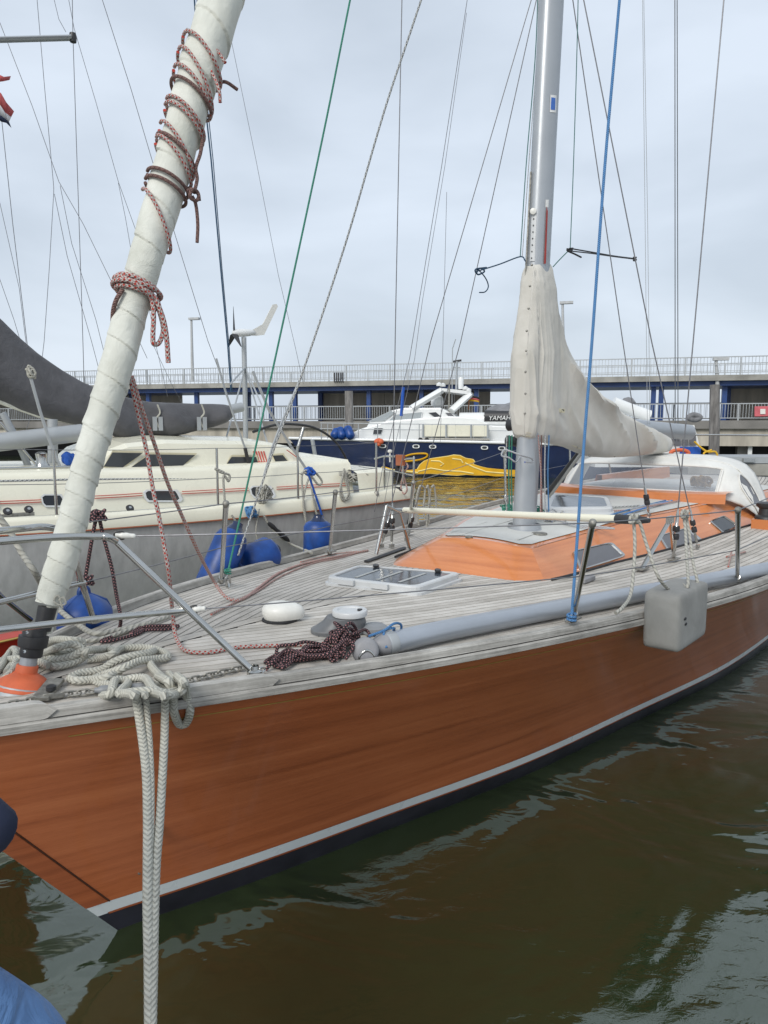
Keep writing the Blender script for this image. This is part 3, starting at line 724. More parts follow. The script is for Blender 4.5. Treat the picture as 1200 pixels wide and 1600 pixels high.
# place the apex above the feet
s1, t1, z1 = BF.inv(f1); s2, t2_, z2 = BF.inv(f1b); apx = BF.T(1047, 812, (t1 + t2_) / 2)
for f_, w_ in ((f1, .012), (f1b, .016)):
    b_ = Y('shroud_bracket_leg', MB().tube([f_, (f_ + apx) / 2, apx], w_, 8, flat=(1.5, .5)), 'steel')
    MB().box(f_, (.12, .06, .008), ax=(ax, bx_)).build('foot_plate', M['galv'], b_)
Y('shroud_bracket_head', MB().box(apx, (.09, .03, .05), ax=(ax, bx_)), 'steel')
MASTHEAD = mast_pt(13.9)
def toward(base, px, py, target):    # point of the line base->target seen at that pixel
    base = np.asarray(base); u = np.asarray(target) - base; d = ray(px, py); w0 = base - E0
    a = u @ u; b_ = u @ d; c = d @ d; e = u @ w0; f_ = d @ w0; k = (b_ * e - a * f_) / (b_ * b_ - a * c); 
    return E0 + d * abs(k)
def stay(base, px, target, r, name, mat, ext=1.9, parent=yacht, mid=None, **t):
    base = np.asarray(base); P = toward(base, px[0], px[1], target); pts = [base]
    if mid is not None: pts.append(toward(base, mid[0], mid[1], target))
    pts += [P, base + (P - base) * ext]; 
    o = MB().tube(pts, r, 6).build(name, M[mat], parent, **t); return o, (P - base) / np.linalg.norm(P - base)
def turnbuckle(base, dirv, L=.28, r=.010, name='turnbuckle'):
    o = Y(name, MB().lathe([(r*.5, 0), (r*.5, .03), (r, .035), (r, L*.42), (r*1.5, L*.44), (r*1.5, L*.5), (r*.8, L*.52), (r*.8, L*.58), (r*1.5, L*.6), (r*1.5, L*.66), (r, L*.68), (r, L), (r*.4, L*1.15)], base, dirv, 12), 'steel')
    for k in (.40, .60): MB().lathe([(r*1.9, L*k), (r*2.1, L*k+.01), (r*2.1, L*k + .03), (r*1.9, L*k + .04)], base, dirv, 12).build('tape_band', M['black_plastic'], o)
    MB().box(np.asarray(base) - np.asarray(dirv) * .005, (.05, .018, .03), ax=(ax, bx_)).build('chainplate', M['steel'], o)
    return o
# near-side shrouds
Pn1 = D(1053, 868, .03); o, dv = stay(Pn1, (1131, 0), mast_pt(9.5) + bx_ * .9, .0045, 'shroud', 'wire'); turnbuckle(Pn1, dv, .30, .012)
Pn2 = D(1090, 853, .03); o, dv = stay(Pn2, (912, 0), mast_pt(6.4) + bx_ * .1, .0045, 'shroud', 'wire', 1.5, mid=(1018, 533)); turnbuckle(Pn2, dv, .28, .010)
Pn3 = roofP(1014, 805, .0); o, dv = stay(Pn3, (895, 0), mast_pt(6.5), .004, 'shroud', 'wire', 1.5, mid=(973, 533)); turnbuckle(Pn3, dv, .22, .011)
# far-side shrouds
Pf1 = D(612, 852, .03); Pf2 = D(636, 842, .03); Pf3 = D(596, 852, .03)
o, dv = stay(Pf1, (628, 0), mast_pt(9.5) - bx_ * .9, .0045, 'shroud', 'wire', mid=(618, 500)); turnbuckle(Pf1, dv, .3, .011)
o, dv = stay(Pf2, (838, 0), mast_pt(6.6), .0038, 'shroud', 'wire', 1.35, mid=(720, 533)); turnbuckle(Pf2, dv, .26, .010)
o, dv = stay(Pf3, (830, 0), mast_pt(6.8), .0038, 'shroud', 'wire', 1.35, mid=(673, 533)); turnbuckle(Pf3, dv, .26, .010)
# stainless tripod holding the far shroud feet and the pole end
q = D(588, 866, .02); qa = BF.T(604, 790, BF.inv(q)[1]); Y('shroud_bracket_leg', MB().tube([q, (q + qa) / 2, qa], .014, 10), 'steel')
q2 = D(640, 858, .02); Y('shroud_bracket_leg', MB().tube([q2, BF.T(625, 800, BF.inv(q2)[1]), qa], .012, 10), 'steel')
# backstay and topping lift pair seen right of the mast, running to the stern
sternP = BF(10.7, .0, 1.4)
for (xa, xb, r_) in ((1054.5, 1055, .0035), (1058, 1059.5, .0035)):
    b0 = BF.T(xb, 690, 0.); Y('backstay', MB().tube([b0, BF.T((xa + xb) / 2, 350, 0.), BF.T(xa, 0, 0.)], r_ * 1.3, 6), 'wire_dark')
for (xa, xm, xb) in ((1004, 1008, 1012), (1006, 1012, 1016)):
    Y('topping_lift', MB().tube([BF.T(xb, 705, .05), BF.T(xm, 350, .05), BF.T(xa, 0, .05)], .0025, 6), 'rail_grey')
# ---- dodger: white canvas hood with a clear window (part of the yacht)
def hood(f, k):                  # f -1.35..1.35 across, k 0..4 rows
    S = [6.28, 6.32, 6.56, 6.74, 7.10]; W = [.80, .81, .79, .80, .82]; Z = [1.455, 1.49, 1.72, 1.79, 1.81]; DR = [.02, .02, .05, .10, .12]
    i = min(int(k), 3); u = k - i; L = lambda A: A[i] * (1 - u) + A[i+1] * u
    s, w, z, dr = L(S), L(W), L(Z), L(DR); a = abs(f); sg_ = 1 if f >= 0 else -1
    if a <= 1: t = w * (a - .04 * a ** 6); zz_ = z - dr * a ** 5 * .8; ss = s + .16 * a ** 3
    else:
        v = (a - 1) / .35; t = w * .96 + (1.04 - w * .96) * (v ** .75); zb = 1.22; zz_ = (z - dr * .8) + (zb - (z - dr * .8)) * v ** 1.15; ss = s + .16 + (.25 if k < 2 else .0) * v * (1 - k / 4) + .25 * v * (1 - k / 4)
    return BF(ss, sg_ * t, zz_)
cv = MB(); wn = MB(); fs = np.concatenate([np.linspace(-1.35, -1, 6)[:-1], np.linspace(-1, 1, 25), np.linspace(1, 1.35, 6)[1:]]); ks = np.concatenate([[0, .5], np.linspace(1, 2, 4), np.linspace(2, 3, 4)[1:], np.linspace(3, 4, 6)[1:]])
for i in range(len(fs) - 1):
    for j in range(len(ks) - 1):
        q = [hood(fs[i], ks[j]), hood(fs[i+1], ks[j]), hood(fs[i+1], ks[j+1]), hood(fs[i], ks[j+1])]
        fc = (fs[i] + fs[i+1]) / 2; kc = (ks[j] + ks[j+1]) / 2
        (wn if abs(fc) < .94 and 1 < kc < 2 else cv).add(q, [(0, 1, 2, 3)])
for o_, nm, mt in ((cv, 'dodger', 'dodger_canvas'), (wn, 'dodger_window', 'clear_vinyl')):
    ob = Y(nm, o_, mt); wl = ob.modifiers.new('weld', 'WELD'); wl.merge_threshold = .0005
    if nm == 'dodger': sd = ob.modifiers.new('solid', 'SOLIDIFY'); sd.thickness = .006
# window binding, side window, studs
bd = [hood(f, 1) for f in np.linspace(-.94, .94, 24)] + [hood(.94, k) for k in (1.3, 1.6, 1.9)] + [hood(f, 2) for f in np.linspace(.94, -.94, 24)] + [hood(-.94, k) for k in (1.9, 1.6, 1.3)]
Y('window_binding', MB().tube(bd, .012, 6, closed=True, flat=(1, 1)), 'dodger_canvas')
for sgn in (1, -1):
    cen = []
    for f, k in ((1.06, 2.2), (1.10, 1.7), (1.22, 1.5), (1.26, 2.4), (1.25, 3.1), (1.14, 3.0), (1.07, 2.6)): cen.append(hood(sgn * f, k))
    n_ = np.cross(cen[2] - cen[0], cen[4] - cen[0]); n_ /= np.linalg.norm(n_); n_ *= (1 if n_ @ BF.b * sgn > 0 else -1)
    pl = [p + n_ * .010 for p in cr(cen, 4, True)]; Y('dodger_side_window', MB().add(pl, [list(range(len(pl)))], smooth=False), 'grey_glass')
    Y('side_window_binding', MB().tube(pl, .007, 6, closed=True), 'dodger_canvas')
for f in np.linspace(-.85, .85, 9): Y('dodger_stud', MB().lathe([(.008, 0), (.008, .006), (0, .008)], hood(f, .45), -BF.a, 8), 'galv')
Y('dodger_seam', MB().tube([hood(f, 2.9) for f in np.linspace(-1.2, 1.2, 30)], .006, 6), 'dodger_canvas')
# mahogany coaming in front of the dodger, cockpit coamings, companionway
Y('dodger_coaming', MB().grid([[BF(s_ + .14 * abs(t / .8) ** 3, t, z) for t in np.linspace(-.82, .86, 15)] for s_, z in ((6.12, 1.40), (6.13, 1.485), (6.16, 1.495), (6.40, 1.495))], uvs=(np.linspace(0, 1.6, 15), np.array([0, .08, .1, .3]))), 'cabin_mahogany')
for sgn in (1, -1): Y('cockpit_coaming', MB().grid([[BF(s_, sgn * t, z) for s_ in np.linspace(7.9, 10.3, 10)] for t, z in ((1.12, 1.2), (1.05, 1.5), (.98, 1.5), (.95, 1.1))], smooth=False, uvs=(np.linspace(0, 2.4, 10), np.array([0, .3, .4, .7]))), 'cabin_mahogany')
# genoa winch beside the dodger
wb = BF(6.55, 1.14, 1.27)
o = Y('winch_base', MB().box(wb + np.array([0, 0, -.05]), (.24, .18, .1), ax=(ax, bx_)), 'cabin_mahogany')
Y('sheet_winch', MB().lathe([(.095, 0), (.09, .02), (.065, .035), (.058, .09), (.085, .115), (.085, .14), (.05, .15), (0, .15)], wb, n=22), 'black_plastic')

# ================================================================ SAIL COVER on the boom
cov = thing('sail_cover', BF(5, 0, 1.9), 'pale beige canvas mainsail cover laced round the mast and boom of the wooden yacht', 'sail cover')
ST = [(811, 575, 664, .03), (813, 552, 680, .07), (817, 527, 686, .095), (822, 490, 688, .10), (825, 440, 689, .09), (828, 416, 689, .10), (832, 412, 689, .115), (838, 411, 690, .118), (845, 411, 690, .118), (850, 412, 691, .115), (853, 425, 692, .11), (857, 470, 693, .105), (868, 514, 695, .11), (886, 552, 699, .125), (906, 585, 708, .135), (926, 610, 714, .145), (946, 632, 715, .145), (970, 648, 714, .14), (1000, 662, 711, .13), (1024, 672, 709, .115), (1038, 680, 706, .08), (1044, 688, 702, .03)]
stx = np.array(ST); stp = np.arange(len(ST)); fine = np.linspace(0, len(ST) - 1, 190)
cols = [np.interp(fine, stp, stx[:, i]) for i in range(4)]
G = []; na = 64
for x, y0, y1, w_ in zip(*cols):
    ym = (y0 + y1) / 2; loop = []
    for a in np.arange(na) * 2 * PI / na:
        ca, sa = math.cos(a), math.sin(a); k_m = min(1, max(0, (x - 850) / 40)); y = ym - (y1 - y0) / 2 * np.sign(ca) * abs(ca) ** (.42 + .33 * k_m)
        P = BF.T(x, y, 0); s_, t_, z_ = BF.inv(P)
        ph_ = math.atan2(z_ - 2.95, s_ - 4.05); rd = math.hypot(z_ - 2.95, s_ - 4.05)
        ridge = lambda v, p: (1 - abs(math.sin(v))) ** p
        wrinkle = .010 * math.sin(9 * s_ + 7 * z_ + 2 * math.sin(5 * z_)) + .085 * ridge(6.5 * ph_ + .6 * math.sin(2.2 * rd), 3) * min(1, rd) + .045 * ridge(11 * ph_ + 2 * math.sin(1.7 * rd) + 1, 4)
        if x < 870: wrinkle = wrinkle * .4 + .022 * ridge(7 * z_ + 3 * s_ + .8 * math.sin(6 * z_), 4)
        if x > 870: wrinkle += .06 * ridge(6 * s_ + 5 * z_ + .5 * math.sin(9 * z_), 3) * min(1, (x - 870) / 60)
        hang = 1 - .25 * max(0, ca) if x > 870 else 1
        hf = min(1, max(.78, .78 + .22 * (y - 420) / 140)) if x < 900 else 1
        ww = w_ * np.sign(sa) * abs(sa) ** (.42 + .28 * k_m) * hang * hf * (1.0 if ca < .6 or x < 865 else .8)
        loop.append(BF(s_, ww + wrinkle * .72 * np.sign(sa) * abs(sa) ** 1.4 * (.5 if x < 862 and y < 545 else 1), z_))
    G.append(loop)
m_ = MB().grid(G, closev=True)
for loop_, c_ in ((G[0], 1), (G[-1], -1)): m_.add([*loop_, sum(loop_) / na], [(i, (i + 1) % na, na)[::c_] for i in range(na)])
cm = m_.build('canvas', M['sail_canvas'], cov); pass
def cov_pt(x, y):                # near skin of the cover at this pixel
    i = int(np.argmin(np.abs(cols[0] - x))); L = [p for p in G[i]]; best = None; d = ray(x, y)
    near = min(L[3:na//2-2] + L[na//2+3:-3], key=lambda P: np.linalg.norm(np.cross(P - E0, d)) / np.linalg.norm(d) - (.5 if (P - E0) @ BF.b > (BF.T(x, y, 0) - E0) @ BF.b else 0))
    s_, t_, z_ = BF.inv(near); return BF.T(x, y, t_ + .002) if t_ > 0 else BF.T(x, y, .1)
for x, y in ((831, 414), (828, 447), (826, 482), (823, 517), (822, 548), (821, 581), (821, 615), (820, 646), (819, 681), (902, 699), (921, 712), (960, 713), (1000, 711)):
    MB().lathe([(.009, 0), (.009, .006), (.005, .009), (0, .009)], cov_pt(x, y), E0 - cov_pt(x, y), 10).build('stud', M['galv'], cov)
sm = MB().tube([cov_pt(x + 3, y) for x, y in ((832, 414), (829, 447), (826, 482), (823, 517), (821, 548), (818, 581), (818, 615), (817, 646), (816, 681))], .004, 5); sm.build('seam', M['sail_canvas'], cov)
for yy_, nm_ in ((4, 'hem'), (9, 'hem_stitching')):
    MB().tube([cov_pt(x, np.interp(x, stx[:, 0], stx[:, 2]) - yy_ - 3) for x in np.linspace(822, 1030, 40)], .0035 if yy_ == 4 else .002, 5).build(nm_, M['cream_dark'], cov)
c0 = [(871, 638), (883, 639), (882, 645), (870, 644)]; P = [cov_pt(*q) for q in c0]; nn = np.array([0, -1, 0]) * .004
MB().add([p + nn for p in P], [(0, 1, 2, 3)], smooth=False).build('maker_patch', M['cream_dark'], cov)
MB().add([cov_pt(*q) + nn * 1.5 for q in ((877.5, 639.5), (881.5, 640), (881, 644), (877, 643.5))], [(0, 1, 2, 3)], smooth=False).build('patch_print', M['black_plastic'], cov)

# ================================================================ FURLED HEADSAIL
gen = thing('furled_headsail', BF(.45, 0, 1.15), 'pale canvas furled headsail wound round the forestay above a black furling drum', 'furled sail')
GE = [(0, 311, 381), (50, 297, 366), (100, 280, 349), (150, 268, 333), (200, 255, 318), (250, 241, 304), (300, 228, 290), (350, 214, 274), (400, 201, 258), (440, 190, 246), (500, 173, 229), (550, 160, 217), (600, 147, 203), (650, 132, 186), (700, 118, 170), (750, 105, 155), (800, 92, 143), (850, 79, 131), (900, 63, 116), (930, 56, 104), (944, 53, 98)]
gy = np.array([g[0] for g in GE], float)
def SA(y):                       # axis point and radius of the rolled sail at pixel row y
    if y < 0: 
        c0, r0 = SA(0); c1, r1 = SA(150); return c0 + (c0 - c1) * (-y / 150), r0
    l = np.interp(y, gy, [g[1] for g in GE]); r_ = np.interp(y, gy, [g[2] for g in GE])
    A, B_ = BF.T(l, y, 0), BF.T(r_, y, 0); c = BF.T((l + r_) / 2, y, 0)
    dist = np.linalg.norm(c - E0); an = math.acos(np.clip((ray(l, y) @ ray(r_, y)) / np.linalg.norm(ray(l, y)) / np.linalg.norm(ray(r_, y)), -1, 1))
    return c, dist * math.sin(an / 2) * .955
ys = np.concatenate([np.linspace(-420, -20, 40), np.linspace(-15, 944, 240)]); A = [SA(y) for y in ys]
cen = np.array([a[0] for a in A]); rad = np.array([a[1] for a in A])
ker = np.ones(9) / 9; radS = np.convolve(np.pad(rad, 4, 'edge'), ker, 'valid')
for i in range(3): cen[:, i] = np.convolve(np.pad(cen[:, i], 4, 'reflect', reflect_type='odd'), ker, 'valid')
SEAM = [-430, -350, -270, -190, -110, -30, 45, 120, 190, 257, 323, 388, 440, 493, 540, 593, 635, 677, 713, 745, 775, 810, 845, 878, 910, 943, 975]
seam_i = lambda y: np.interp(y, SEAM, np.arange(len(SEAM)))
ysl = np.linspace(-420, 944, 900); cenL = np.stack([np.interp(ysl, ys, cen[:, q]) for q in range(3)], 1); radL = np.interp(ysl, ys, radS)
def gfn(u, L):
    ph = (u * 1.0 + seam_i(ysl) + .05 * np.sin(ysl * .05)) % 1.0
    lip = .055 * ph ** 2 - .03 - .03 * np.exp(-((ph - .0) / .05) ** 2)
    pull = .02 * np.sin(2 * PI * (2 * u) + ph * 5 + L * 4) + .008 * np.sin(2 * PI * 5 * u + L * 21 + ph * 3) * ph
    return 1 + lip + pull + .008 * np.sin(L * 27 + u * 9)
MB().tube(cenL, radL, 72, fn=gfn).build('rolled_sail', M['sail_wrap'], gen)
gax = SA(800)[0] - SA(900)[0]; gax /= np.linalg.norm(gax)
top = SA(940)[0]
MB().tube(np.array([top - gax * .02, BF.T(66, 985, 0)]), [.034, .030], 16).build('foil_sleeve', M['black_plastic'], gen)
MB().tube(np.array([BF.T(88, 925, 0) - BF.b * 0, BF.T(80, 960, 0), BF.T(76, 990, 0)]), [.042, .035, .02], 14, flat=(1, .5)).build('tack_cloth', M['sail_wrap'], gen)
dr = [BF.T(55, 982, 0), BF.T(53, 1000, 0), BF.T(48, 1026, 0)]; dz = dr[0] - dr[2]; dL = np.linalg.norm(dz)
MB().lathe([(0, 0), (.038, 0), (.040, .008), (.040, dL*.33), (.050, dL * .36), (.052, dL*.5), (.052, dL*.74), (.042, dL*.76), (.040, dL), (.02, dL * 1.03)], dr[2], dz, 26).build('furling_drum', M['black_plastic'], gen)
for px, py in ((38, 1018), (42, 988)): P = BF.T(px, py, .042); MB().lathe([(.006, 0), (.006, .006), (0, .007)], P, E0 - P, 8).build('screw', M['steel'], gen)
MB().tube([BF.T(46, 1026, 0), BF.T(42, 1045, 0)], .030, 18).build('stay_tube', M['mast_alu'], gen)
MB().tube([BF.T(38, 1070, 0), BF.T(30, 1104, 0)], [.10, .115], 24).build('foot_casting', M['rail_grey'], gen)
kn = BF.T(92, 938, .06)
MB().tube(cr([kn + np.array(v) * .012 for v in ((0, 0, 0), (1.5, 0, 1), (2, 0, -1), (0, 0, -1.5), (-1.5, 0, 0), (0, 0, 1.5), (1, 0, -2.5))], 5), .0035, 6).build('tack_lashing', M['rope_white'], gen)
# orange rubber boot on the stay foot
cone = thing('rubber_boot', BF.T(36, 1083, 0), 'orange rubber cone boot slipped over the foot of the forestay at the bow', 'rubber boot')
cb_ = BF.T(35, 1079, 0); cu = BF.T(43, 1040, 0) - cb_; cl = np.linalg.norm(cu)
kk = np.linalg.norm(cb_ - E0) / FPX
MB().lathe([(36*kk, 0), (38.5*kk, .006), (38*kk, .016), (36*kk, cl*.22), (32*kk, cl * .42), (25*kk, cl*.58), (16.5*kk, cl*.70), (14.5*kk, cl*.73), (14.2*kk, cl*.99), (13.5*kk, cl*1.03), (10*kk, cl*1.03)], cb_, cu, 40).build('boot', M['orange_rubber'], cone)

# ================================================================ ROPES
def rope(name, pts, r, mat, label=None, cat='rope', group=None, n=8, parent=None, sides=10, geo=None, closed=False):
    P = cr(pts, n, closed); 
    if geo:                       # woven relief modelled on the big mooring line
        L = np.concatenate([[0], np.cumsum(np.linalg.norm(np.diff(P, axis=0), axis=1))]); nn = int(L[-1] / .0035) + 2
        li = np.linspace(0, L[-1], nn); P = np.stack([np.interp(li, L, P[:, i]) for i in range(3)], 1)
        k = 1 / .015
        fn = lambda u, L_: 1 + .16 * (np.abs(np.sin(PI * (L_ * k + abs(((u * 6) % 2) - 1) * 1.0))) - .6)
        mb = MB().tube(P, r, 18, fn=fn)
    else: mb = MB().tube(P, r, sides, closed=closed)
    o = mb.build(name, M[mat], parent)
    if parent is None: tag(o, label, cat, group)
    return o
def ring(yl, yr, rr, turn=1.05, ph=0., bulge=1.06, drift=0.):
    out = []
    for a in np.linspace(0, 2 * PI * turn, int(26 * turn) + 2):
        f = .5 - .5 * math.cos(a + 0); y = yl + (yr - yl) * f + drift * a / (2 * PI)
        c, R_ = SA(y); dirx = BF.a * 1.0; s1 = -math.cos(a); s2 = math.sin(a)
        up = SA(y - 30)[0] - SA(y + 30)[0]; up /= np.linalg.norm(up); v = np.cross(up, BF.a); 
        e = SA(y)[0] - E0; e = e - up * (e @ up); e /= np.linalg.norm(e); side = np.cross(e, up)
        if side[0] < 0: side = -side
        out.append(c + (side * s1 * 1.0 - e * s2) * (R_ * bulge + rr))
    return out
lash = thing('sail_lashing', SA(120)[0], 'red flecked lashing rope wound round the upper part of the furled sail', 'rope', 'rope lashings on the furled headsail')
RR = .0072
for yl, yr, tn, dr_ in ((74, 118, 1.0, 3), (96, 160, 1.0, 4), (122, 166, 1.0, 5)): rope('rope_turn', ring(yl, yr, RR, tn, drift=dr_), RR, 'rope_red', parent=lash, n=2)
rope('rope_turn', ring(142, 168, RR), RR, 'rope_brown', parent=lash, n=2)
def front(px, py, off=.02):       # point just in front of the rolled sail
    c, R_ = SA(py); d = ray(px, py); k = np.linalg.norm(c - E0) / np.linalg.norm(d); return E0 + d * (k - (R_ * .6 + off) / np.linalg.norm(d))
rope('rope_turn', [front(310, 68), front(320, 92), front(332, 115), front(342, 140, .03), front(344, 160, .02)], RR, 'rope_red', parent=lash)
rope('rope_turn', [front(306, 78), front(318, 66), front(338, 78), front(352, 98, .02)], RR, 'rope_red', parent=lash)
rope('rope_tail', [SA(120)[0] + BF.a * .09, BF.T(352, 128, .05), BF.T(371, 140, .06)], RR, 'rope_brown', parent=lash)
rope('tie_cord', [front(292, 45), front(300, 58), front(314, 62), front(306, 70), front(296, 62), front(311, 55), front(322, 64)], .005, 'rope_grey', parent=lash)
rope('tie_cord', [front(288, 78), front(300, 82), front(318, 80), front(310, 68), front(330, 62)], .005, 'rope_grey', parent=lash)
l2 = thing('sail_lashing', SA(250)[0], 'brown and red lashing rope round the middle of the furled sail with hanging tail', 'rope', 'rope lashings on the furled headsail')
for yl, yr, mt, d_ in ((170, 203, 'rope_red', 2), (179, 210, 'rope_red', 3), (207, 262, 'rope_red', 6), (229, 275, 'rope_red', 5), (226, 256, 'rope_brown', 2), (281, 293, 'rope_brown', 1), (293, 304, 'rope_brown', 2), (310, 375, 'rope_red', 12)): rope('rope_turn', ring(yl, yr, RR, .96 if d_ < 10 else .7, drift=d_), RR, mt, parent=l2, n=2)
rope('rope_turn', [BF.T(317, 215, .07), BF.T(313, 240, .08), BF.T(306, 262, .08), BF.T(308, 280, .08), BF.T(303, 302, .08)], RR, 'rope_brown', parent=l2)
k_ = BF.T(300, 306, .09); rope('knot', [k_ + (BF.a * x + np.array([0, 0, z]) - BF.b * 0 + BF.b * q) * .012 for x, z, q in ((-2, 1, 0), (0, 2, .5), (2, .5, 1), (1, -1.5, 1), (-1.5, -1, 1), (-1, 1.5, 1.5), (2, 1.5, .5), (3, -1, 0))], RR, 'rope_brown', parent=l2)
rope('rope_tail', [k_, BF.T(306, 320, .09), BF.T(309, 350, .09), BF.T(308, 379, .09)], RR, 'rope_brown', parent=l2)
l3 = thing('sail_lashing', SA(450)[0], 'thick bunch of red flecked rope knotted round the lower part of the furled sail', 'rope', 'rope lashings on the furled headsail')
for yl, yr, b_ in ((444, 450, 1.15), (452, 462, 1.2), (460, 462, 1.05), (448, 468, 1.28), (456, 452, 1.3)): rope('rope_turn', ring(yl, yr, .009, 1.0, bulge=b_), .0092, 'rope_red', parent=l3, n=2)
rope('rope_turn', [front(197, 432), front(203, 440), front(215, 444), front(230, 455), front(238, 470)], .009, 'rope_red', parent=l3)
rope('rope_tail', [BF.T(236, 455, .08), BF.T(240, 490, .09), BF.T(239, 520, .09), BF.T(240, 537, .09), BF.T(249, 535, .09), BF.T(255, 515, .09), BF.T(250, 490, .09), BF.T(240, 462, .08)], .0095, 'rope_red', parent=l3)
rope('rope_tail', [BF.T(241, 462, .09), BF.T(254, 495, .10), BF.T(260, 525, .10), BF.T(263, 567, .10)], .0098, 'rope_red', parent=l3)
rope('rope_tail', [BF.T(192, 452, .03), BF.T(182, 468, .02), BF.T(177, 485, .0), BF.T(176, 502, -.03)], .009, 'rope_brown', parent=l3)
# --- two sheets running from the sail down to the deck
shA = [BF.T(203, 590, .0), BF.T(214, 640, .0), BF.T(228, 700, .02), BF.T(240, 770, .06), BF.T(247, 800, .08), BF.T(256, 850, .1), BF.T(264, 900, .12), D(270, 962, .12), D(274, 992, .04), D(284, 1012, .012), D(300, 1019, .01), D(330, 1019, .01), D(367, 1012, .01), D(400, 1010, .01), D(450, 1008, .01), D(500, 1006, .01), D(545, 1000, .012), D(560, 997, .03)]
rope('headsail_sheet', shA, .0085, 'rope_red', 'red flecked headsail sheet hanging to the deck and running to the coil beside the winch', group='headsail sheets')
shB = [BF.T(206, 588, .0), BF.T(222, 640, -.02), BF.T(240, 690, -.06), BF.T(262, 755, -.12), BF.T(283, 803, -.2), BF.T(310, 863, -.3), D(334, 908, .10), D(352, 932, .03), D(370, 938, .01), D(386, 932, .01), D(402, 920, .01), D(433, 897, .01), D(467, 883, .01), D(500, 875, .01), D(540, 867, .01), D(575, 860, .01)]
rope('headsail_sheet', shB, .0085, 'rope_redfade', 'faded red headsail sheet curving over the far side of the foredeck to the shrouds', group='headsail sheets')
rope('deck_line', [D(330, 960, .008), D(360, 945, .008), D(400, 925, .008), D(440, 900, .008), D(490, 880, .008), D(530, 872, .008), D(560, 862, .008), D(520, 866, .008), D(470, 878, .008)], .005, 'rope_redfade', 'thin faded line lying loose along the far side of the foredeck')
# --- mooring line: pile on the bow, loops over the cleat, hanging strands
z3 = lambda x, y, dz=.02: D(x / 3, 800 + y / 3, dz)
GEO = dict(geo=True, n=8)
ml = thing('mooring_line', D(215, 1075, 0), 'thick braided off-white mooring line heaped on the bow and hanging down the hull', 'mooring line')
MR = .0148
def mrope(pts, name='rope_turn', r=MR): return rope(name, pts, r, 'rope_white', parent=ml, **GEO)
mrope([z3(205, 640), z3(250, 600, .06), z3(330, 600, .07), z3(385, 610, .05), z3(370, 640, .03), z3(300, 655, .05), z3(230, 690, .02), z3(190, 705, .02), z3(250, 725, .02), z3(330, 710, .02), z3(385, 685, .03), z3(405, 650, .06), z3(470, 645, .03), z3(505, 640, .02), z3(540, 655, .02)])
mrope([z3(215, 660, .03), z3(260, 640, .08), z3(330, 620, .09), z3(380, 640, .07), z3(350, 670, .05), z3(280, 690, .04), z3(225, 695, .04)])
mrope([z3(410, 690), z3(470, 685), z3(530, 665, .05), z3(570, 640, .02), z3(680, 635), z3(760, 655), z3(785, 680), z3(720, 690, .03), z3(650, 700, .05), z3(570, 735, .05), z3(480, 765, .02), z3(445, 785, .02), z3(480, 805, .02), z3(540, 810, .04), z3(600, 785, .06), z3(680, 780, .08), z3(720, 830, .10), z3(790, 860, .10), z3(845, 835, .06), z3(800, 770, .02)])
mrope([z3(325, 778), z3(380, 755), z3(470, 740), z3(540, 700, .05), z3(620, 675, .06), z3(700, 660, .05), z3(720, 650, .03)])
mrope([z3(325, 778), z3(360, 790), z3(430, 785), z3(500, 775, .04), z3(560, 745, .03)])
mrope([z3(480, 862, .03), z3(520, 850, .08), z3(540, 790, .07), z3(600, 800, .06), z3(560, 850, .10), z3(620, 845, .11), z3(700, 840, .11), z3(790, 850, .09), z3(835, 820, .04), z3(790, 760, .01)])
mrope([z3(700, 700), z3(715, 730, .03), z3(760, 775, .05), z3(810, 800, .07), z3(850, 800, .08), z3(850, 840, .09), z3(790, 850, .05), z3(740, 800, .01)])
OUT = lambda px, py, o=.05: (lambda P: P)(near_rail(px, py, o))
def near_rail(px, py, o=.05):     # on the plane just outboard of the topsides near this pixel
    d = ray(px, py); lo_, hi_ = 1.5, 12.
    def g(k):
        P = E0 + d * k; s, t, z = BF.inv(P); s = max(s, 0); w_ = min(max(1 - z / float(zs(s)), -.2), 1.0); gg = 1 - (1 - np.clip(w_, 0, 1)) ** 1.42
        return t - ((1 - gg) * float(hb(max(s - RK * max(w_, 0), 0))) + gg * float(spl(WK, WV, max(s - RK * max(w_, 0), 0))) + o)
    a = g(lo_)
    for k in np.linspace(lo_, hi_, 160):
        if g(k) * a < 0: hi_ = k; break
        lo_ = k; a = g(k)
    for _ in range(25):
        m2 = (lo_ + hi_) / 2
        if g(m2) * a < 0: hi_ = m2
        else: lo_ = m2
    return E0 + d * lo_
mrope([z3(830, 770, .09), z3(862, 800, .12), near_rail(291, 1085, .02), near_rail(297, 1110, .02), near_rail(291, 1129, .02), near_rail(280, 1131, .02), near_rail(272, 1112, .02), near_rail(271, 1092, .02), z3(790, 800, .1), z3(740, 770, .06)], 'hanging_loop')
endP = lambda x, y=1600, Yd=1.78: PY(x, y, Yd)
def strand(pxs, r=MR, start=None):
    P = [] if start is None else list(start); y0 = pxs[0][1]; Pa = near_rail(*pxs[0], .03); Ya = Pa[1]
    P.append(near_rail(pxs[0][0] - 1, pxs[0][1] - 9, .022))
    for x, y in pxs: 
        u = (y - y0) / (1600. - y0); Yd = 1 / ((1 - u) / Ya + u / 1.78); P.append(PY(x, y, Yd))
    return mrope(P, 'hanging_strand', r)
strand([(213, 1092), (222, 1150), (229, 1210), (231, 1280), (231, 1340), (231, 1420), (233, 1500), (234, 1600), (235, 1700)], MR * .98, [z3(560, 850, .10), z3(610, 852, .12), z3(635, 862, .13)])
strand([(228, 1091), (233, 1150), (236, 1215), (236, 1280), (234, 1330)], MR * .7, [z3(640, 850, .10), z3(670, 855, .12), z3(682, 862, .13)])
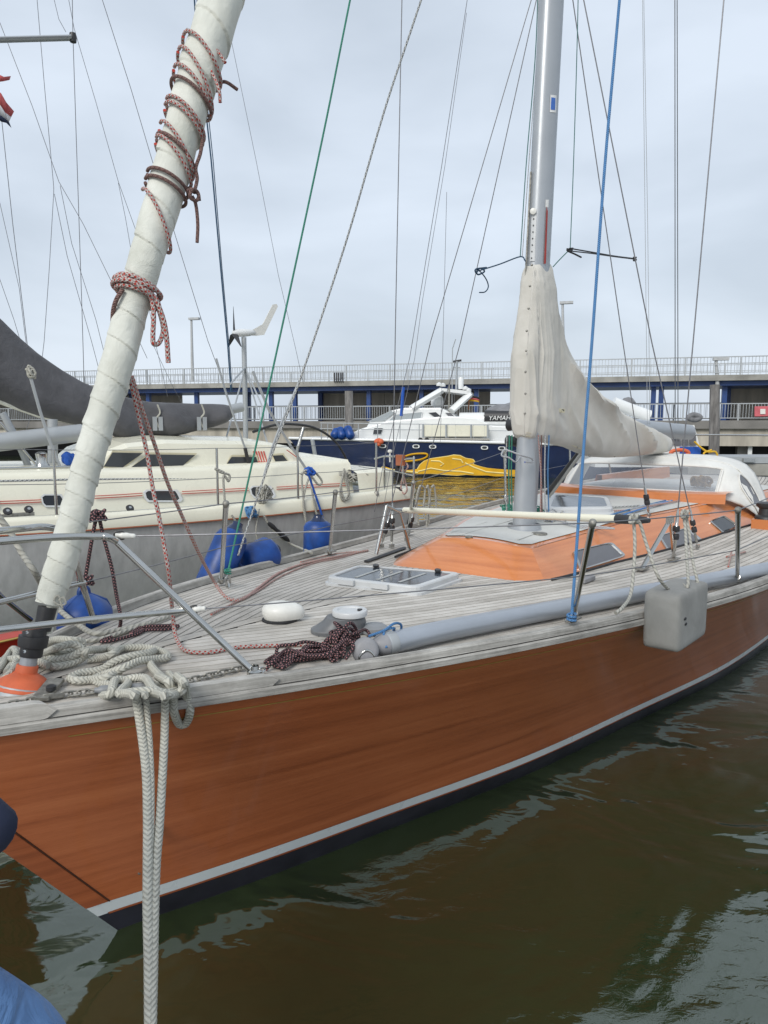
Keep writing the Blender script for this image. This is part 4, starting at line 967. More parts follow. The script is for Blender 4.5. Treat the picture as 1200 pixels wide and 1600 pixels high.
strand([(258, 1093), (257, 1150), (254, 1210), (249, 1290), (244, 1350), (241, 1430), (239, 1520), (237, 1600), (236, 1700)], MR * .9, [z3(720, 850, .10), z3(750, 855, .12), z3(768, 864, .13)])
strand([(244, 1300), (238, 1306), (233, 1316)], MR * .75); 
w1 = endP(232, 1318); 
mrope([z3(0, 700, .03), z3(60, 690, .05), z3(110, 690, .05), z3(180, 700, .04), z3(230, 720, .03)])
for pts in ([(-30, 780), (20, 700), (50, 650), (75, 655), (60, 700), (30, 750)], [(45, 760), (75, 700), (95, 690), (60, 740), (10, 790)], [(90, 650), (60, 640), (40, 665), (0, 710)]):
    mrope([z3(x, y, .03 + .02 * (i % 2)) for i, (x, y) in enumerate(pts)], r=MR * .8)
# second mooring line going off to the far side of the bow
rope('bow_line', [BF.T(-40, 760, -.35), BF.T(12, 826, -.3), BF.T(35, 865, -.25), BF.T(58, 900, -.2), D(75, 935, .15), D(95, 955, .10), D(125, 978, .05), D(150, 990, .03), D(185, 985, .02), D(230, 975, .02)], .0125, 'rope_grey', 'grey twisted bow line passing behind the furled sail onto the far side of the foredeck')
rope('bow_line', [D(100, 1003, .03), D(150, 1000, .015), D(200, 985, .015), D(260, 965, .015), D(300, 950, .015)], .010, 'rope_grey', 'pale slack bow line lying on the deck past the heaped mooring line')
# --- black and pink lines
far_k = BF.T(151, 806, -.45); 
fl = [far_k, BF.T(145, 835, -.47), BF.T(139, 870, -.5), BF.T(133, 905, -.52), BF.T(131, 920, -.52)]
rope('fender_line', fl, .0085, 'rope_black_red', 'black and pink line holding the blue fender beside the furled sail')
fd = rope('fender_line', [far_k + np.array([.01, 0, 0]), BF.T(162, 840, -.46), BF.T(174, 885, -.44), BF.T(182, 930, -.42), D(188, 962, .08), D(187, 980, .02), D(175, 994, .012), D(158, 1002, .012), D(180, 1000, .012), D(215, 990, .012), D(222, 984, .012), D(205, 990, .012), D(222, 980, .012), D(250, 978, .012), D(278, 978, .012), D(262, 983, .012), D(232, 984, .012), D(212, 988, .012)], .0085, 'rope_black_red', 'black and pink line dropping from the knot onto the foredeck in loose bights')
for c_, r_ in ((far_k, .03), (BF.T(133, 908, -.51), .026)):
    pts = []
    for i in range(18): a = i * 1.7; pts.append(c_ + (BF.a * math.cos(a) * r_ * (1.2 if i % 2 else .8) + np.array([0, 0, 1]) * math.sin(a * 1.3) * r_ * .8 + BF.b * math.cos(a * .7) * r_ * .7))
    rope('rope_knot', pts, .0085, 'rope_black_red', 'black and pink knot on the rail above the blue fender' if r_ > .028 else 'black and pink knot at the eye of the blue fender', n=5)
# coil of black and pink line on the near side deck
coil = thing('rope_coil', D(500, 1030, 0), 'bundled coil of black and pink line lying beside the toe rail near the block', 'rope coil')
def bundle(A, B_, n, spread, r, mat, parent, h=.05, seed=3):
    rg = np.random.RandomState(seed)
    for i in range(n):
        o1 = rg.uniform(-1, 1) * spread; o2 = rg.uniform(-1, 1) * spread; hh = rg.uniform(.012, h); u = (B_ - A) / np.linalg.norm(B_ - A); v = np.cross([0, 0, 1], u); k1, k2 = rg.uniform(-.02, .05, 2)
        P = [A + u * k1 + v * o1 + [0, 0, .012], A + u * .07 + v * (o1 * 1.5 + .02) + [0, 0, hh * .8], (A + B_) / 2 + v * (o1 * .8 + o2 * .3) + [0, 0, hh], B_ - u * .07 + v * o2 * 1.4 + [0, 0, hh * 1.1], B_ + u * k2 + v * o2 + [0, 0, hh * .6], B_ + u * (k2 - .02) + v * (o2 - .03) + [0, 0, .012], (A + B_) / 2 + v * (o2 * .8 - .02) + [0, 0, hh * .6], A + u * (k1 + .01) + v * (o1 - .03) + [0, 0, .012]]
        rope('rope_turn', P, r, mat, parent=parent, n=5, closed=True, sides=8)
bundle(D(428, 1040, 0), D(505, 1022, 0), 9, .045, .0072, 'rope_black_red', coil, .06)
bundle(D(505, 1030, .0), D(548, 1000, .02), 10, .045, .0072, 'rope_black_red', coil, .10, 5)
rope('tail', [D(415, 1047, .01), D(430, 1030, .04), D(450, 1015, .03), D(480, 1024, .06), D(515, 1020, .09), D(540, 1000, .1), D(552, 1010, .08), D(540, 1030, .04)], .0072, 'rope_black_red', parent=coil)

# ================================================================ DECK GEAR
# anchor chain along the near side of the bow
chain = thing('anchor_chain', D(150, 1080, 0), 'galvanised anchor chain lying along the inside of the bow toe rail', 'chain')
cp = cr([D(0, 1104, .016), D(30, 1098, .016), D(70, 1090, .016), D(110, 1084, .016), D(150, 1080, .018), D(200, 1074, .018), D(250, 1068, .018), D(300, 1062, .016), D(340, 1052, .016), D(385, 1042, .016)], 12)
L = np.concatenate([[0], np.cumsum(np.linalg.norm(np.diff(cp, axis=0), axis=1))]); nl = int(L[-1] / .027)
lm = MB(); lp = [(math.cos(a) * .010 + .010 * np.sign(math.cos(a)), math.sin(a) * .0105, 0) for a in np.linspace(0, 2 * PI, 15)[:-1]]
lm.tube(lp, .0038, 7, closed=True); lnk = None
for i in range(nl):
    c_ = np.array([np.interp((i + .5) * L[-1] / nl, L, cp[:, q]) for q in range(3)]); e = np.array([np.interp((i + .7) * L[-1] / nl, L, cp[:, q]) for q in range(3)]) - c_
    if lnk is None: lnk = lm.build('link', M['galv'], chain); o = lnk
    else: o = bpy.data.objects.new('link', lnk.data); COL.objects.link(o); o.parent = chain
    o.location = Vector(c_) - chain.location; o.rotation_mode = 'XYZ'; o.rotation_euler = ((PI / 2 if i % 2 else .35) + rng.uniform(-.3, .3), 0, math.atan2(e[1], e[0]) + rng.uniform(-.12, .12))
    if lnk is o: 
        for v in o.data.vertices: v.co += chain.location
# horn cleat under the mooring line
cl = thing('deck_cleat', D(190, 1078, 0), 'dark grey horn cleat half buried under the mooring line at the bow rail', 'cleat')
a, b_ = near_rail(146, 1078, -.07), near_rail(235, 1074, -.07); a = D(148, 1079, .05); b_ = D(232, 1073, .05)
MB().tube(cr([a, a + (b_ - a) * .3, a + (b_ - a) * .7, b_], 5), [.010] * 2 + [.016] * 12 + [.010] * 2, 10).build('horn', M['grey_plastic'], cl)
for k in (.35, .65): MB().tube([a + (b_ - a) * k, a + (b_ - a) * k - np.array([0, 0, .06])], .014, 10).build('leg', M['grey_plastic'], cl)
for (x0, y0), (x1, y1), w_ in (((62, 1093), (88, 1062), .03), ((70, 1090), (100, 1083), .012)): 
    A_, B_ = D(x0, y0, .02), D(x1, y1, .02); u = (B_ - A_) / np.linalg.norm(B_ - A_); tag(MB().box((A_ + B_) / 2, (np.linalg.norm(B_ - A_), w_ * 2, .012), ax=(u, np.cross([0, 0, 1], u))).build('roller_plate', M['galv']), 'flat galvanised plate beside the orange boot at the bow' if w_ > .02 else 'narrow galvanised bar next to the anchor chain near the orange boot', 'plate')
P = D(80, 1078, .03); tag(MB().lathe([(.018, 0), (.018, .014), (.012, .018), (0, .018)], P, n=14).build('chain_pipe_cap', M['black_plastic']), 'small black cap beside the orange boot on the bow', 'cap')
# mushroom vent
vt = thing('mushroom_vent', D(440, 968, 0), 'white plastic ventilator cowl standing alone on the foredeck', 'ventilator')
Pv = D(437, 969, .0); ck = np.linalg.norm(Pv - E0) / FPX
MB().lathe([(.085, 0), (.085, .008), (.07, .012)], Pv, n=24).build('base_ring', M['black_rubber'], vt)
vm = MB(); Gv = []
for z, rr_ in ((.012, .074), (.03, .082), (.05, .085), (.068, .080), (.082, .062), (.09, .035), (.092, .002)):
    Gv.append([Pv + np.array([math.cos(a) * rr_ * (1.0 + (.55 * max(0, math.cos(a)) ** 3 * (1 - z * 5))), math.sin(a) * rr_ * .95, z]) for a in np.arange(28) * 2 * PI / 28])
vm.grid(Gv, closev=True).build('cowl', M['white_plastic'], vt)
# anchor windlass, flat grey housing
wi = thing('anchor_windlass', D(535, 990, 0), 'low grey anchor windlass with a round top in front of the long grey spar', 'windlass')
Pw = D(540, 987, 0)
def outline(P, ax1, ax2, w1_, w2_, n=24, p=2.6): return [P + ax1 * np.sign(math.cos(a)) * abs(math.cos(a)) ** (2/p) * w1_ + ax2 * np.sign(math.sin(a)) * abs(math.sin(a)) ** (2/p) * w2_ for a in np.arange(n) * 2 * PI / n]
xx = np.array([.97, .2, 0]); xx /= np.linalg.norm(xx); yy = np.array([-xx[1], xx[0], 0]); up = np.array([0, 0, 1.])
bm = MB().grid([outline(Pw - xx * .035, xx, yy, .125, .08), outline(Pw - xx * .035 + up * .02, xx, yy, .125, .08), outline(Pw - xx * .03 + up * .026, xx, yy, .115, .076), outline(Pw - xx * .005 + up * .05, xx, yy, .10, .075), outline(Pw + up * .075, xx, yy, .085, .072), outline(Pw + up * .076, xx, yy, .01, .01)], closev=True)
bevel(bm.build('housing', M['dark_grey_plastic'], wi), .004)
MB().lathe([(.07, .075), (.080, .078), (.082, .098), (.078, .103), (.058, .104), (.053, .098), (.0, .098)], Pw + xx * .02, n=30).build('drum', M['light_plastic'], wi)
MB().lathe([(.012, .098), (.012, .106), (0, .107)], Pw + xx * .065 - yy * .01, n=12).build('button', M['black_plastic'], wi)
MB().lathe([(.06, 0), (.06, .025), (.045, .035), (0, .035)], Pw + xx * .13 - yy * .03, n=20).build('foot_switch', M['grey_plastic'], wi)
# snatch block
bk = thing('snatch_block', D(571, 1018, 0), 'weathered grey snatch block on a shackle at the end of the long spar', 'block')
Pb = D(571, 1017, .055)
MB().lathe([(.0, -.028), (.035, -.028), (.052, -.018), (.056, 0), (.052, .018), (.035, .028), (0, .028)], Pb, -yy + up * .3, 26).build('cheek', M['vinyl_grey'], bk)
MB().tube(cr([Pb + xx * x + up * z - yy * .03 for x, z in ((-.03, -.05), (-.028, -.01), (0, .012), (.028, -.01), (.03, -.05), (.0, -.058))], 5, True), .005, 8, closed=True).build('shackle', M['steel'], bk)
MB().box(Pb + up * -.05, (.16, .03, .008), ax=(xx, yy)).build('strap', M['galv'], bk)
MB().tube(cr([D(400, 1052, .03), D(408, 1043, .05), D(414, 1046, .03), D(406, 1054, .03)], 4, True), .004, 6, closed=True).build('spring_clip', M['steel'], bk)
# long grey aluminium spar along the near side deck
spar_ctl = [(612, 1005), (700, 984), (850, 955), (1000, 926), (1100, 908), (1200, 888)]
sp = thing('spinnaker_pole', D(900, 950, 0), 'long grey aluminium spinnaker pole lying along the near side deck', 'spinnaker pole')
pa, pb_ = D(600, 1007, .05), D(1200, 889, .06); sdir = pb_ - pa; spts = [pa + sdir * u for u in (0, .5, 1, 1.35)]
mid = D(900, 946, .055)
spts = cr([D(600, 1007, .055), D(700, 984, .055), D(900, 946, .055), D(1060, 916, .06), D(1200, 889, .065), D(1200, 889, .065) + (D(1200, 889, .065) - D(1060, 916, .06)) * .8], 6)
MB().tube(spts, .047, 24).build('tube', M['spar_alu'], sp)
u = spts[0] - spts[1]; u /= np.linalg.norm(u)
MB().lathe([(.049, -.05), (.050, -.01), (.045, .0), (.03, .005)], spts[0], u, 24).build('collar', M['rail_grey'], sp)
MB().lathe([(.05, 0), (.045, .02), (.03, .05), (.015, .06), (0, .06)], spts[0], u, 18).build('end_fitting', M['vinyl_grey'], sp)
rope('spar_lashing', [spts[0] + up * .05 + u * .08, spts[0] + up * .06, spts[1] + up * .08, spts[2] + up * .056 + yy * .03, spts[2] + yy * .06], .0055, 'rope_skyblue', 'short blue line tied over the front end of the grey spar', group='blue lines on the spar')
rope('spar_lashing', [spts[0] - yy * .05, spts[0] + up * .055, spts[1] + up * .06, spts[1] + yy * .055 + up * .02], .0055, 'rope_skyblue', 'short blue line looped round the collar of the grey spar', group='blue lines on the spar')
rope('black_cord', [D(1020, 950, .02), D(1080, 938, .02), D(1140, 924, .02), D(1200, 905, .02)], .007, 'black_rubber', 'thin black cord lying between the grey spar and the toe rail', cat='cord')
# cream compression pole across the cabin
pp_ = thing('whisker_pole', roofP(820, 815), 'cream whisker pole lying across the cabin top in front of the mast', 'pole')
pA = PZ(632, 797, 1.50); zA = 1.62
A_ = toward(qa, 616, 795, qa + BF.b * .3); A_ = qa; B_ = apx + np.array([0, 0, .0])
B2 = PZ(966, 811, 1.58); s_b, t_b, z_b = BF.inv(B2)
A2 = BF.T(632, 797, BF.inv(qa)[1] + .03); Bm = PZ(820, 812, 1.56)
pl_ = [A2, A2 + (B2 - A2) * .5, B2]
MB().tube(pl_, .023, 16).build('tube', M['cream_gel'], pp_)
ud_ = (B2 - A2) / np.linalg.norm(B2 - A2)
MB().tube([A2 - ud_ * .16, A2 + ud_ * .01], [.012, .018], 12).build('end_fitting', M['steel'], pp_)
MB().tube([B2 - ud_ * .01, B2 + ud_ * .12, B2 + ud_ * .2], [.027, .025, .014], 12).build('end_fitting', M['black_plastic'], pp_)
rope('pole_lashing', [B2 - ud_ * .55 + up * .03 + BF.a * .02, B2 - ud_ * .55 - up * .03, B2 - ud_ * .50 + up * .03, B2 - ud_ * .48 - up * .03, B2 - ud_ * .40 + up * .035, B2 - ud_ * .38 - up * .04], .006, 'rope_palewhite', 'white and blue line tied round the cream pole beside the mast')
# ================================================================ FENDERS
def cyl_fender(name, A, B_, r, label, group=None, mat='blue_fender'):
    t = thing(name, (A + B_) / 2, label, 'fender', group); L = np.linalg.norm(B_ - A); d = B_ - A
    MB().lathe([(.0, -.02*L), (r*.28, -.02*L), (r*.3, .03*L), (r*.55, .07*L), (r*.85, .12*L), (r, .2*L), (r, .8*L), (r*.85, .88*L), (r*.5, .95*L), (r*.3, .97*L), (r*.28, 1.02*L), (0, 1.02*L)], A, d, 28).build('body', M[mat], t)
    q = np.cross(d / L, [0, 1, 0]); MB().lathe([(r*.32, -.045*L), (r*.34, -.0*L), (r*.6, .075 * L), (r * .5, .07 * L)], A, d, 20).build('end_cap', M['navy'], t)
    return t
tA, tB = BF.T(370, 822, -1.33), BF.T(322, 935, -1.33); cyl_fender('blue_fender', tA, tB, .115, 'long blue fender hanging slanted between the two yachts behind the near stanchion', 'blue fenders between the yachts')
c_ = BF.T(402, 871, -1.36); cyl_fender('blue_fender', c_ + BF.a * .16 + up * .04 + BF.b*.02, c_ - BF.a * .16 - up * .05, .125, 'short round blue fender lying sideways against the aluminium hull', 'blue fenders between the yachts')
tA, tB = BF.T(497, 808, -1.62), BF.T(496, 885, -1.62); cyl_fender('blue_fender', tA, tB, .12, 'upright blue fender with a dark top hanging nearest the shrouds', 'blue fenders between the yachts')
c_ = BF.T(133, 968, -.74); fk = np.linalg.norm(c_ - E0) / FPX
fb = thing('ball_fender', c_, 'large pear shaped blue fender hanging beside the furled sail at the bow', 'fender', 'blue fenders between the yachts')
MB().lathe([(.010, 43*fk), (.014, 40*fk), (18*fk, 33*fk), (33*fk, 24*fk), (41*fk, 12*fk), (42*fk, -5*fk), (41*fk, -22*fk), (36*fk, -40*fk), (20*fk, -52*fk), (0, -56*fk)], c_, (0, 0, 1), 32, sy=.9).build('body', M['blue_fender'], fb)
MB().tube(cr([c_ + BF.a * x * fk + up * z * fk for x, z in ((-6, 34), (-5, 43), (0, 47), (5, 43), (6, 34))], 4), 4.5 * fk, 10).build('eye', M['blue_fender'], fb)
for sgn in (1, -1): MB().tube([c_ + up * 38 * fk + BF.a * sgn * 3 * fk, c_ + up * 24 * fk + BF.a * sgn * 30 * fk - BF.b * 0 + BF.b * .02, c_ + up * 12 * fk + BF.a * sgn * 38 * fk + BF.b * .02], [.012, .010, .004], 8).build('rib', M['blue_fender'], fb)
# grey cushion fender on the near rail
fc = [(1016, 941), (1040, 928), (1122, 926), (1060, 941)]
Pc = near_rail(1068, 975, .12)
cf = thing('cushion_fender', Pc, 'square grey cushion fender hanging over the near rail of the wooden hull', 'fender')
s_, t_, z_ = BF.inv(Pc)
L1 = near_rail(1038, 975, .07); L2 = near_rail(1122, 968, .03); al = (L2 - L1) * np.array([1, 1, 0]); al /= np.linalg.norm(al); ac = np.cross(al, up); 
if ac @ (E0 - Pc) < 0: ac = -ac
wd = np.linalg.norm((near_rail(1124, 970, .19) - near_rail(1058, 975, .19)))
kz = np.linalg.norm(Pc - E0) / FPX; cc = near_rail(1062, 977, .20) + al * wd / 2 - ac * .095 
fm = MB(); Gc = []
hx, hy, hz_ = wd / 2, .095, 41 * kz
def softbox(c, hx, hy, hz_, X, Yv, n=9):
    m = MB()
    for axis, sg2 in [(0, 1), (0, -1), (1, 1), (1, -1), (2, 1), (2, -1)]:
        g_ = []
        for i in range(n):
            row = []
            for j in range(n):
                a, b2 = -1 + 2 * i / (n - 1), -1 + 2 * j / (n - 1); q = [0, 0, 0]; q[axis] = sg2; q[(axis + 1) % 3] = a; q[(axis + 2) % 3] = b2
                r_ = np.array(q, float); nn = (np.abs(r_) ** 14).sum() ** (1 / 14.); r_ = r_ / nn * 1.0
                r_ = r_ + .0 * r_; pill = 1 + .05 * (1 - a * a) * (1 - b2 * b2); r_[axis] *= pill
                row.append(c + X * r_[0] * hx + Yv * r_[1] * hy + up * r_[2] * hz_)
            g_.append(row)
        m.grid(g_, flip=sg2 < 0)
    return m
o = softbox(cc + up * .0, hx, hy, hz_, al, ac, 15).build('cushion', M['fender_cushion'], cf); wl = o.modifiers.new('weld', 'WELD'); wl.merge_threshold = .001
for dx, dzz, q in ((-.1, .02, .03), (-.07, -.01, .035)): MB().lathe([(.008, 0), (.006, .002), (0, .002)], cc + al * (dx * 0 + hx * dx * 2 - hx * .5) + ac * (hy * 1.045) + up * dzz, ac, 8, sy=2.4).build('scuff', M['black_rubber'], cf)
# fender ropes over the lifeline
def frope(px, label, foot, rr_=.0085):
    P = []
    for (x, y), t in px: P.append(BF.T(x, y, t))
    rope('fender_rope', P + foot, rr_, 'rope_grey', label, group='ropes of the cushion fender')
tl = BF.inv(S1[1])[1]
frope([((990, 812), 1.27), ((992, 850), 1.30), ((990, 890), 1.33), ((985, 930), 1.36), ((972, 950), 1.4), ((962, 958), 1.4)], 'pale twisted rope hanging from the lifeline to the toe rail left of the cushion', [])
frope([((992, 811), 1.27), ((1000, 818), 1.29), ((1010, 850), 1.33), ((1028, 900), 1.42)], 'pale twisted rope slanting from lifeline to left end of the cushion fender', [cc - al * hx * .55 + up * hz_ * .98])
frope([((1068, 804), 1.33), ((1071, 830), 1.36), ((1073, 870), 1.42), ((1075, 915), 1.5)], 'pale twisted rope falling straight from the lifeline to the cushion fender', [cc + al * hx * .30 + up * hz_ * .98])
frope([((1072, 805), 1.33), ((1078, 840), 1.38), ((1083, 880), 1.44), ((1090, 915), 1.5)], 'pale twisted rope nearest the right end of the cushion fender', [cc + al * hx * .62 + up * hz_ * .98])
for x, y, t in ((990, 811, 1.28), (1070, 803, 1.34)):
    c_ = BF.T(x, y, t); tag(MB().tube(cr([c_ + (BF.a * math.cos(a) + up * math.sin(a * 1.5) * .5 + BF.b * math.sin(a) * .4) * .035 for a in np.linspace(0, 9, 14)], 4), .0085, 8).build('rope_hitch', M['rope_grey']), 'pale rope hitch on the lifeline above the ' + ('bracket left of the cushion fender' if x < 1000 else 'turnbuckles right of the bracket'), 'knot')
# ================================================================ RUNNING RIGGING of the wooden yacht
def line3(name, base, tops, target, r, mat, label, ext=1.6, cat='halyard'):
    P = [np.asarray(base)] + [toward(base, x, y, target) for x, y in tops]; P.append(P[-1] + (P[-1] - P[-2]) / np.linalg.norm(P[-1] - P[-2]) * 2.5)
    return tag(MB().tube(cr(P, 6), r, 8).build(name, M[mat]), label, cat)
gb = D(356, 895, .10); line3('green_halyard', gb, [(430, 560), (503, 220), (547, 0)], MASTHEAD, .0058, 'rope_green', 'green halyard led from the far rail up past the furled sail')
db = D(372, 868, .12); line3('flecked_halyard', db, [(425, 710), (470, 590), (540, 380), (600, 175), (658, 0)], MASTHEAD, .0068, 'rope_dashed', 'white and grey flecked halyard crossing the sky left of centre')
bb_ = D(893, 968, .08); line3('blue_halyard', bb_, [(912, 700), (925, 533), (945, 260), (968, 0)], mast_pt(13) , .0075, 'rope_skyblue', 'bright blue halyard tied to the near rail beside the stanchion')
rope('halyard_knot', [bb_ + (BF.a * math.cos(a) + up * (a / 8 - .3)) * .02 + BF.b * math.sin(a) * .018 for a in np.linspace(0, 14, 20)], .0065, 'rope_skyblue', 'blue halyard knot above the near rail shackle', cat='knot', n=4)
tag(MB().tube(cr([D(884, 972, .03), D(891, 968, .07), D(893, 962, .10), D(888, 966, .05)], 4, True), .006, 6, closed=True).build('rail_shackle', M['steel']), 'steel shackles on the near rail at the foot of the blue halyard', 'shackle')
tag(MB().tube(cr([gb - up * .09, gb - up * .05 + BF.a * .015, gb, gb - up * .05 - BF.a * .015], 4, True), .007, 6, closed=True).build('rail_shackle', M['steel']), 'steel shackle on the far rail at the foot of the green halyard', 'shackle')
rope('halyard_knot', [gb + (BF.a * math.cos(a) + up * (a / 8 - .4)) * .018 + BF.b * math.sin(a) * .014 for a in np.linspace(0, 14, 20)], .0055, 'rope_green', 'green halyard knot above the far rail', cat='knot', n=4)
# tied-back halyards near the mast
def free(name, px, t, r, mat, label, cat='line', n=6): return tag(MB().tube(cr([BF.T(x, y, t if np.isscalar(t) else t[i]) for i, (x, y) in enumerate(px)], n), r, 7).build(name, M[mat]), label, cat)
free('tied_halyard', [(842, -150), (838, 60), (822, 260), (813, 400)], -.09, .0038, 'rope_teal', 'thin green halyard left of the mast pulled out to a blue tie')
free('tied_halyard', [(843, -140), (840, 60), (826, 260), (816, 402)], -.07, .003, 'rope_palewhite', 'thin pale halyard beside the mast ending at the blue tie')
free('tie_line', [(748, 423), (780, 413), (813, 401), (821, 408)], [-.35, -.2, -.09, 0.], .0048, 'rope_navy', 'dark blue tie line from the far shroud to the mast')
free('tie_tail', [(745, 421), (752, 426), (760, 437), (763, 448), (758, 456), (749, 457)], -.36, .0045, 'rope_navy', 'curled tail of the dark blue tie on the far shroud')
free('tie_knot', [(744, 427), (750, 419), (757, 424), (747, 429), (743, 421), (760, 418)], -.35, .006, 'rope_navy', 'dark blue knot on the far shroud', 'knot')
free('tied_halyard', [(906, -150), (902, 60), (896, 260), (891, 387)], .12, .0035, 'rope_teal', 'thin green halyard right of the mast ending at a black knot')
free('tie_line', [(890, 388), (925, 394), (960, 400), (992, 404)], .2, .0050, 'black_rubber', 'upper of the two black tie lines from the knot to the near shroud')
free('tie_line', [(890, 392), (925, 396), (960, 401), (992, 405)], .21, .0045, 'black_rubber', 'lower of the two black tie lines from the knot to the near shroud')
free('tie_line', [(889, 391), (875, 405), (864, 417)], [.14, .1, .07], .004, 'rope_teal', 'short green tie from the black knot to the top of the sail cover')
free('tie_knot', [(886, 389), (894, 391), (888, 393), (895, 388), (886, 391), (898, 397), (908, 402)], .16, .0065, 'black_rubber', 'black knot right of the mast with a short tail', 'knot')
free('tie_knot', [(990, 402), (994, 406), (990, 407), (994, 402)], .21, .007, 'black_rubber', 'small black knot on the near shroud', 'knot')
# halyard tails and cleated bunches at the mast foot
for i, (x0, x1, mt, lb) in enumerate(((841, 845, 'rope_red', 'red flecked halyard tail right of the mast foot'), (846, 846, 'rope_brown', 'brown halyard tail right of the mast foot'), (852, 851, 'rope_palewhite', 'white and blue flecked halyard tail right of the mast foot'), (858, 856, 'rope_skyblue', 'blue halyard tail furthest right of the mast foot'), (796, 795, 'rope_green', 'green halyard tail left of the mast foot'), (800, 799, 'rope_green', 'inner green halyard tail left of the mast foot'), (792, 790, 'rope_dashed', 'grey flecked halyard tail left of the mast foot'))):
    s_ = 1 if i < 4 else -1
    free('halyard_tail', [(x0, 680), (x1, 740), ((x1 * 2 + x0) / 3 + 1, 800)], .10 * s_, .0052, mt, lb)
def bunch(c, r, mat, label, n=26, rr_=.005, seed=1, sq=(1, 1, 1)):
    rg = np.random.RandomState(seed); P = [c + r * np.array(sq) * (BF.a * math.cos(i * 2.1) * rg.uniform(.5, 1) + BF.b * math.sin(i * 1.3) * rg.uniform(.3, .9) + up * math.sin(i * 1.9 + 1) * rg.uniform(.4, 1)) for i in range(n)]
    return rope('line_bunch', P, rr_, mat, label, cat='rope bundle', n=5, sides=7)
bunch(roofP(792, 795, .06), .055, 'rope_green', 'green line bundle at the left of the mast foot', seed=2)
bunch(roofP(840, 800, .05), .055, 'rope_green', 'green line bundle at the right of the mast foot', seed=4)
bunch(roofP(858, 806, .045), .06, 'rope_palewhite', 'white flecked line bundle on the cabin top beside the mast', seed=5)
for i, (mt, a_, b2, lb) in enumerate((('rope_red', (860, 806), (985, 797), 'red flecked control line running aft across the cabin top'), ('rope_dashed', (862, 802), (1000, 790), 'grey flecked control line running aft beside the main hatch'), ('rope_skyblue', (930, 813), (1040, 782), 'blue control line led aft under the dodger'), ('rope_blue', (945, 815), (1050, 782), 'second blue control line led aft under the dodger'), ('rope_redfade', (985, 800), (1062, 782), 'faded red control line led aft under the dodger'), ('rope_palewhite', (960, 803), (1048, 783), 'white control line led aft under the dodger'))):
    A_, B_ = roofP(*a_, .012), roofP(*b2, .012); rope('control_line', [A_, A_ + (B_ - A_) * .4 + up * .01, B_], .007, mt, lb, cat='control line')
rope('loose_line', [roofP(870, 812, .01), roofP(900, 820, .01), roofP(930, 822, .01), roofP(960, 826, .01), roofP(915, 824, .01), roofP(880, 818, .01)], .006, 'rope_palewhite', 'loose white line lying behind the cream pole on the cabin top')
rope('white_loop', [mast_face(812, 715, .01), BF.T(806, 722, .05), BF.T(795, 715, .03), BF.T(784, 712, 0), BF.T(788, 703, 0), BF.T(800, 706, .05), BF.T(816, 712, .10), BF.T(830, 716, .1), BF.T(832, 722, .1), BF.T(820, 722, .1)], .006, 'rope_palewhite', 'white looped line on the mast just below the sail cover')
# grab handles / small boxes on the side deck
P = D(918, 905, .02); tag(rbox('deck_box', M['vinyl_grey'], None, P, (.16, .04, .03), ax=(ax, bx_), bev=.006), 'small dark block on the near side deck below the first cabin window', 'block')
P = D(1140, 860, .01)
for a_, b2, lb in (((1135, 870), (1165, 862), 'short loose end of line on the near side deck'), ((1143, 862), (1138, 885), 'frayed pale line end on the near side deck')): rope('line_end', [D(*a_, .01), (D(*a_, .02) + D(*b2, .02)) / 2, D(*b2, .01)], .006, 'rope_redfade', lb)
st_ = bunch(BF(7.3, .35, 1.52), .12, 'straw', 'straw coloured coil seen through the dodger window', n=40, rr_=.012, seed=9, sq=(1, 1, .5))
# ================================================================ NEIGHBOUR: cream and aluminium yacht
_a = PZ(0, 824, 1.25); _b = PZ(600, 777, 1.25); _d = (_b - _a)[:2]; th2 = math.atan2(_d[0], _d[1])
NF = Frame(_a[0], _a[1], th2); NL = float(np.linalg.norm(_d))      # s=0 at the left edge of the picture, stern at s = NL+.6
ny = thing('sailing_yacht', NF(NL * .5, -1.7, 0), 'cream and bare aluminium sailing yacht with red stripes moored behind the wooden one', 'sailing yacht')
def N_(name, mb, mat, **t): return mb.build(name, M[mat], ny, **t)
SE = NL + .55
def nt_(s): return .0 - .05 * max(0, s - NL * .5) ** 2 / 3 - .06 * max(0, .6 - s) ** 2     # near edge in plan
BW = 3.5
def nedge(s, side, o=0.): 
    if side > 0: return nt_(s) + o
    return -BW + .05 * max(0, s - NL * .5) ** 2 / 3 + .06 * max(0, .6 - s) ** 2 - o
ss = np.linspace(-6, SE, 40)
def hz(s): return 1.25 + .006 * (NL * .5 - s) ** 2
hm = MB(); rb = MB(); ln = MB()
for side in (1, -1):
    G = []
    for o_, zf in ((0, .93), (-.03, .75), (-.16, .4), (-.42, 0), (-.7, -.3)): G.append([NF(s - (1 - zf) * .15 * (s > NL), nedge(s, side, o_ - (0 if s > -3 else (-.0))), hz(s) * zf) for s in ss])
    hm.grid(G, flip=side < 0)
    rb.grid([[NF(s, nedge(s, side, o_), hz(s) + q) for s in ss] for o_, q in ((.0, -.10), (.025, -.09), (.025, .01), (.0, .035), (-.04, .05), (-.06, .045), (-.07, .0))], flip=side < 0)
    ln.grid([[NF(s, nedge(s, side, o_), hz(s) + q) for s in ss] for o_, q in ((.022, -.105), (.030, -.10), (.028, -.092), (.02, -.09))], flip=side < 0)
G = [[NF(SE + x, nedge(SE, 1) * (1 - k) + nedge(SE, -1) * k, hz(SE) * z) for k in np.linspace(0, 1, 8)] for z, x in ((1.0, 0), (.6, .12), (0, -.1), (-.3, -.3))]
hm.grid(G, flip=True); N_('hull', hm, 'alu_hull'); N_('gunwale', rb, 'cream_gel'); N_('rubbing_strake', ln, 'stem_wood')
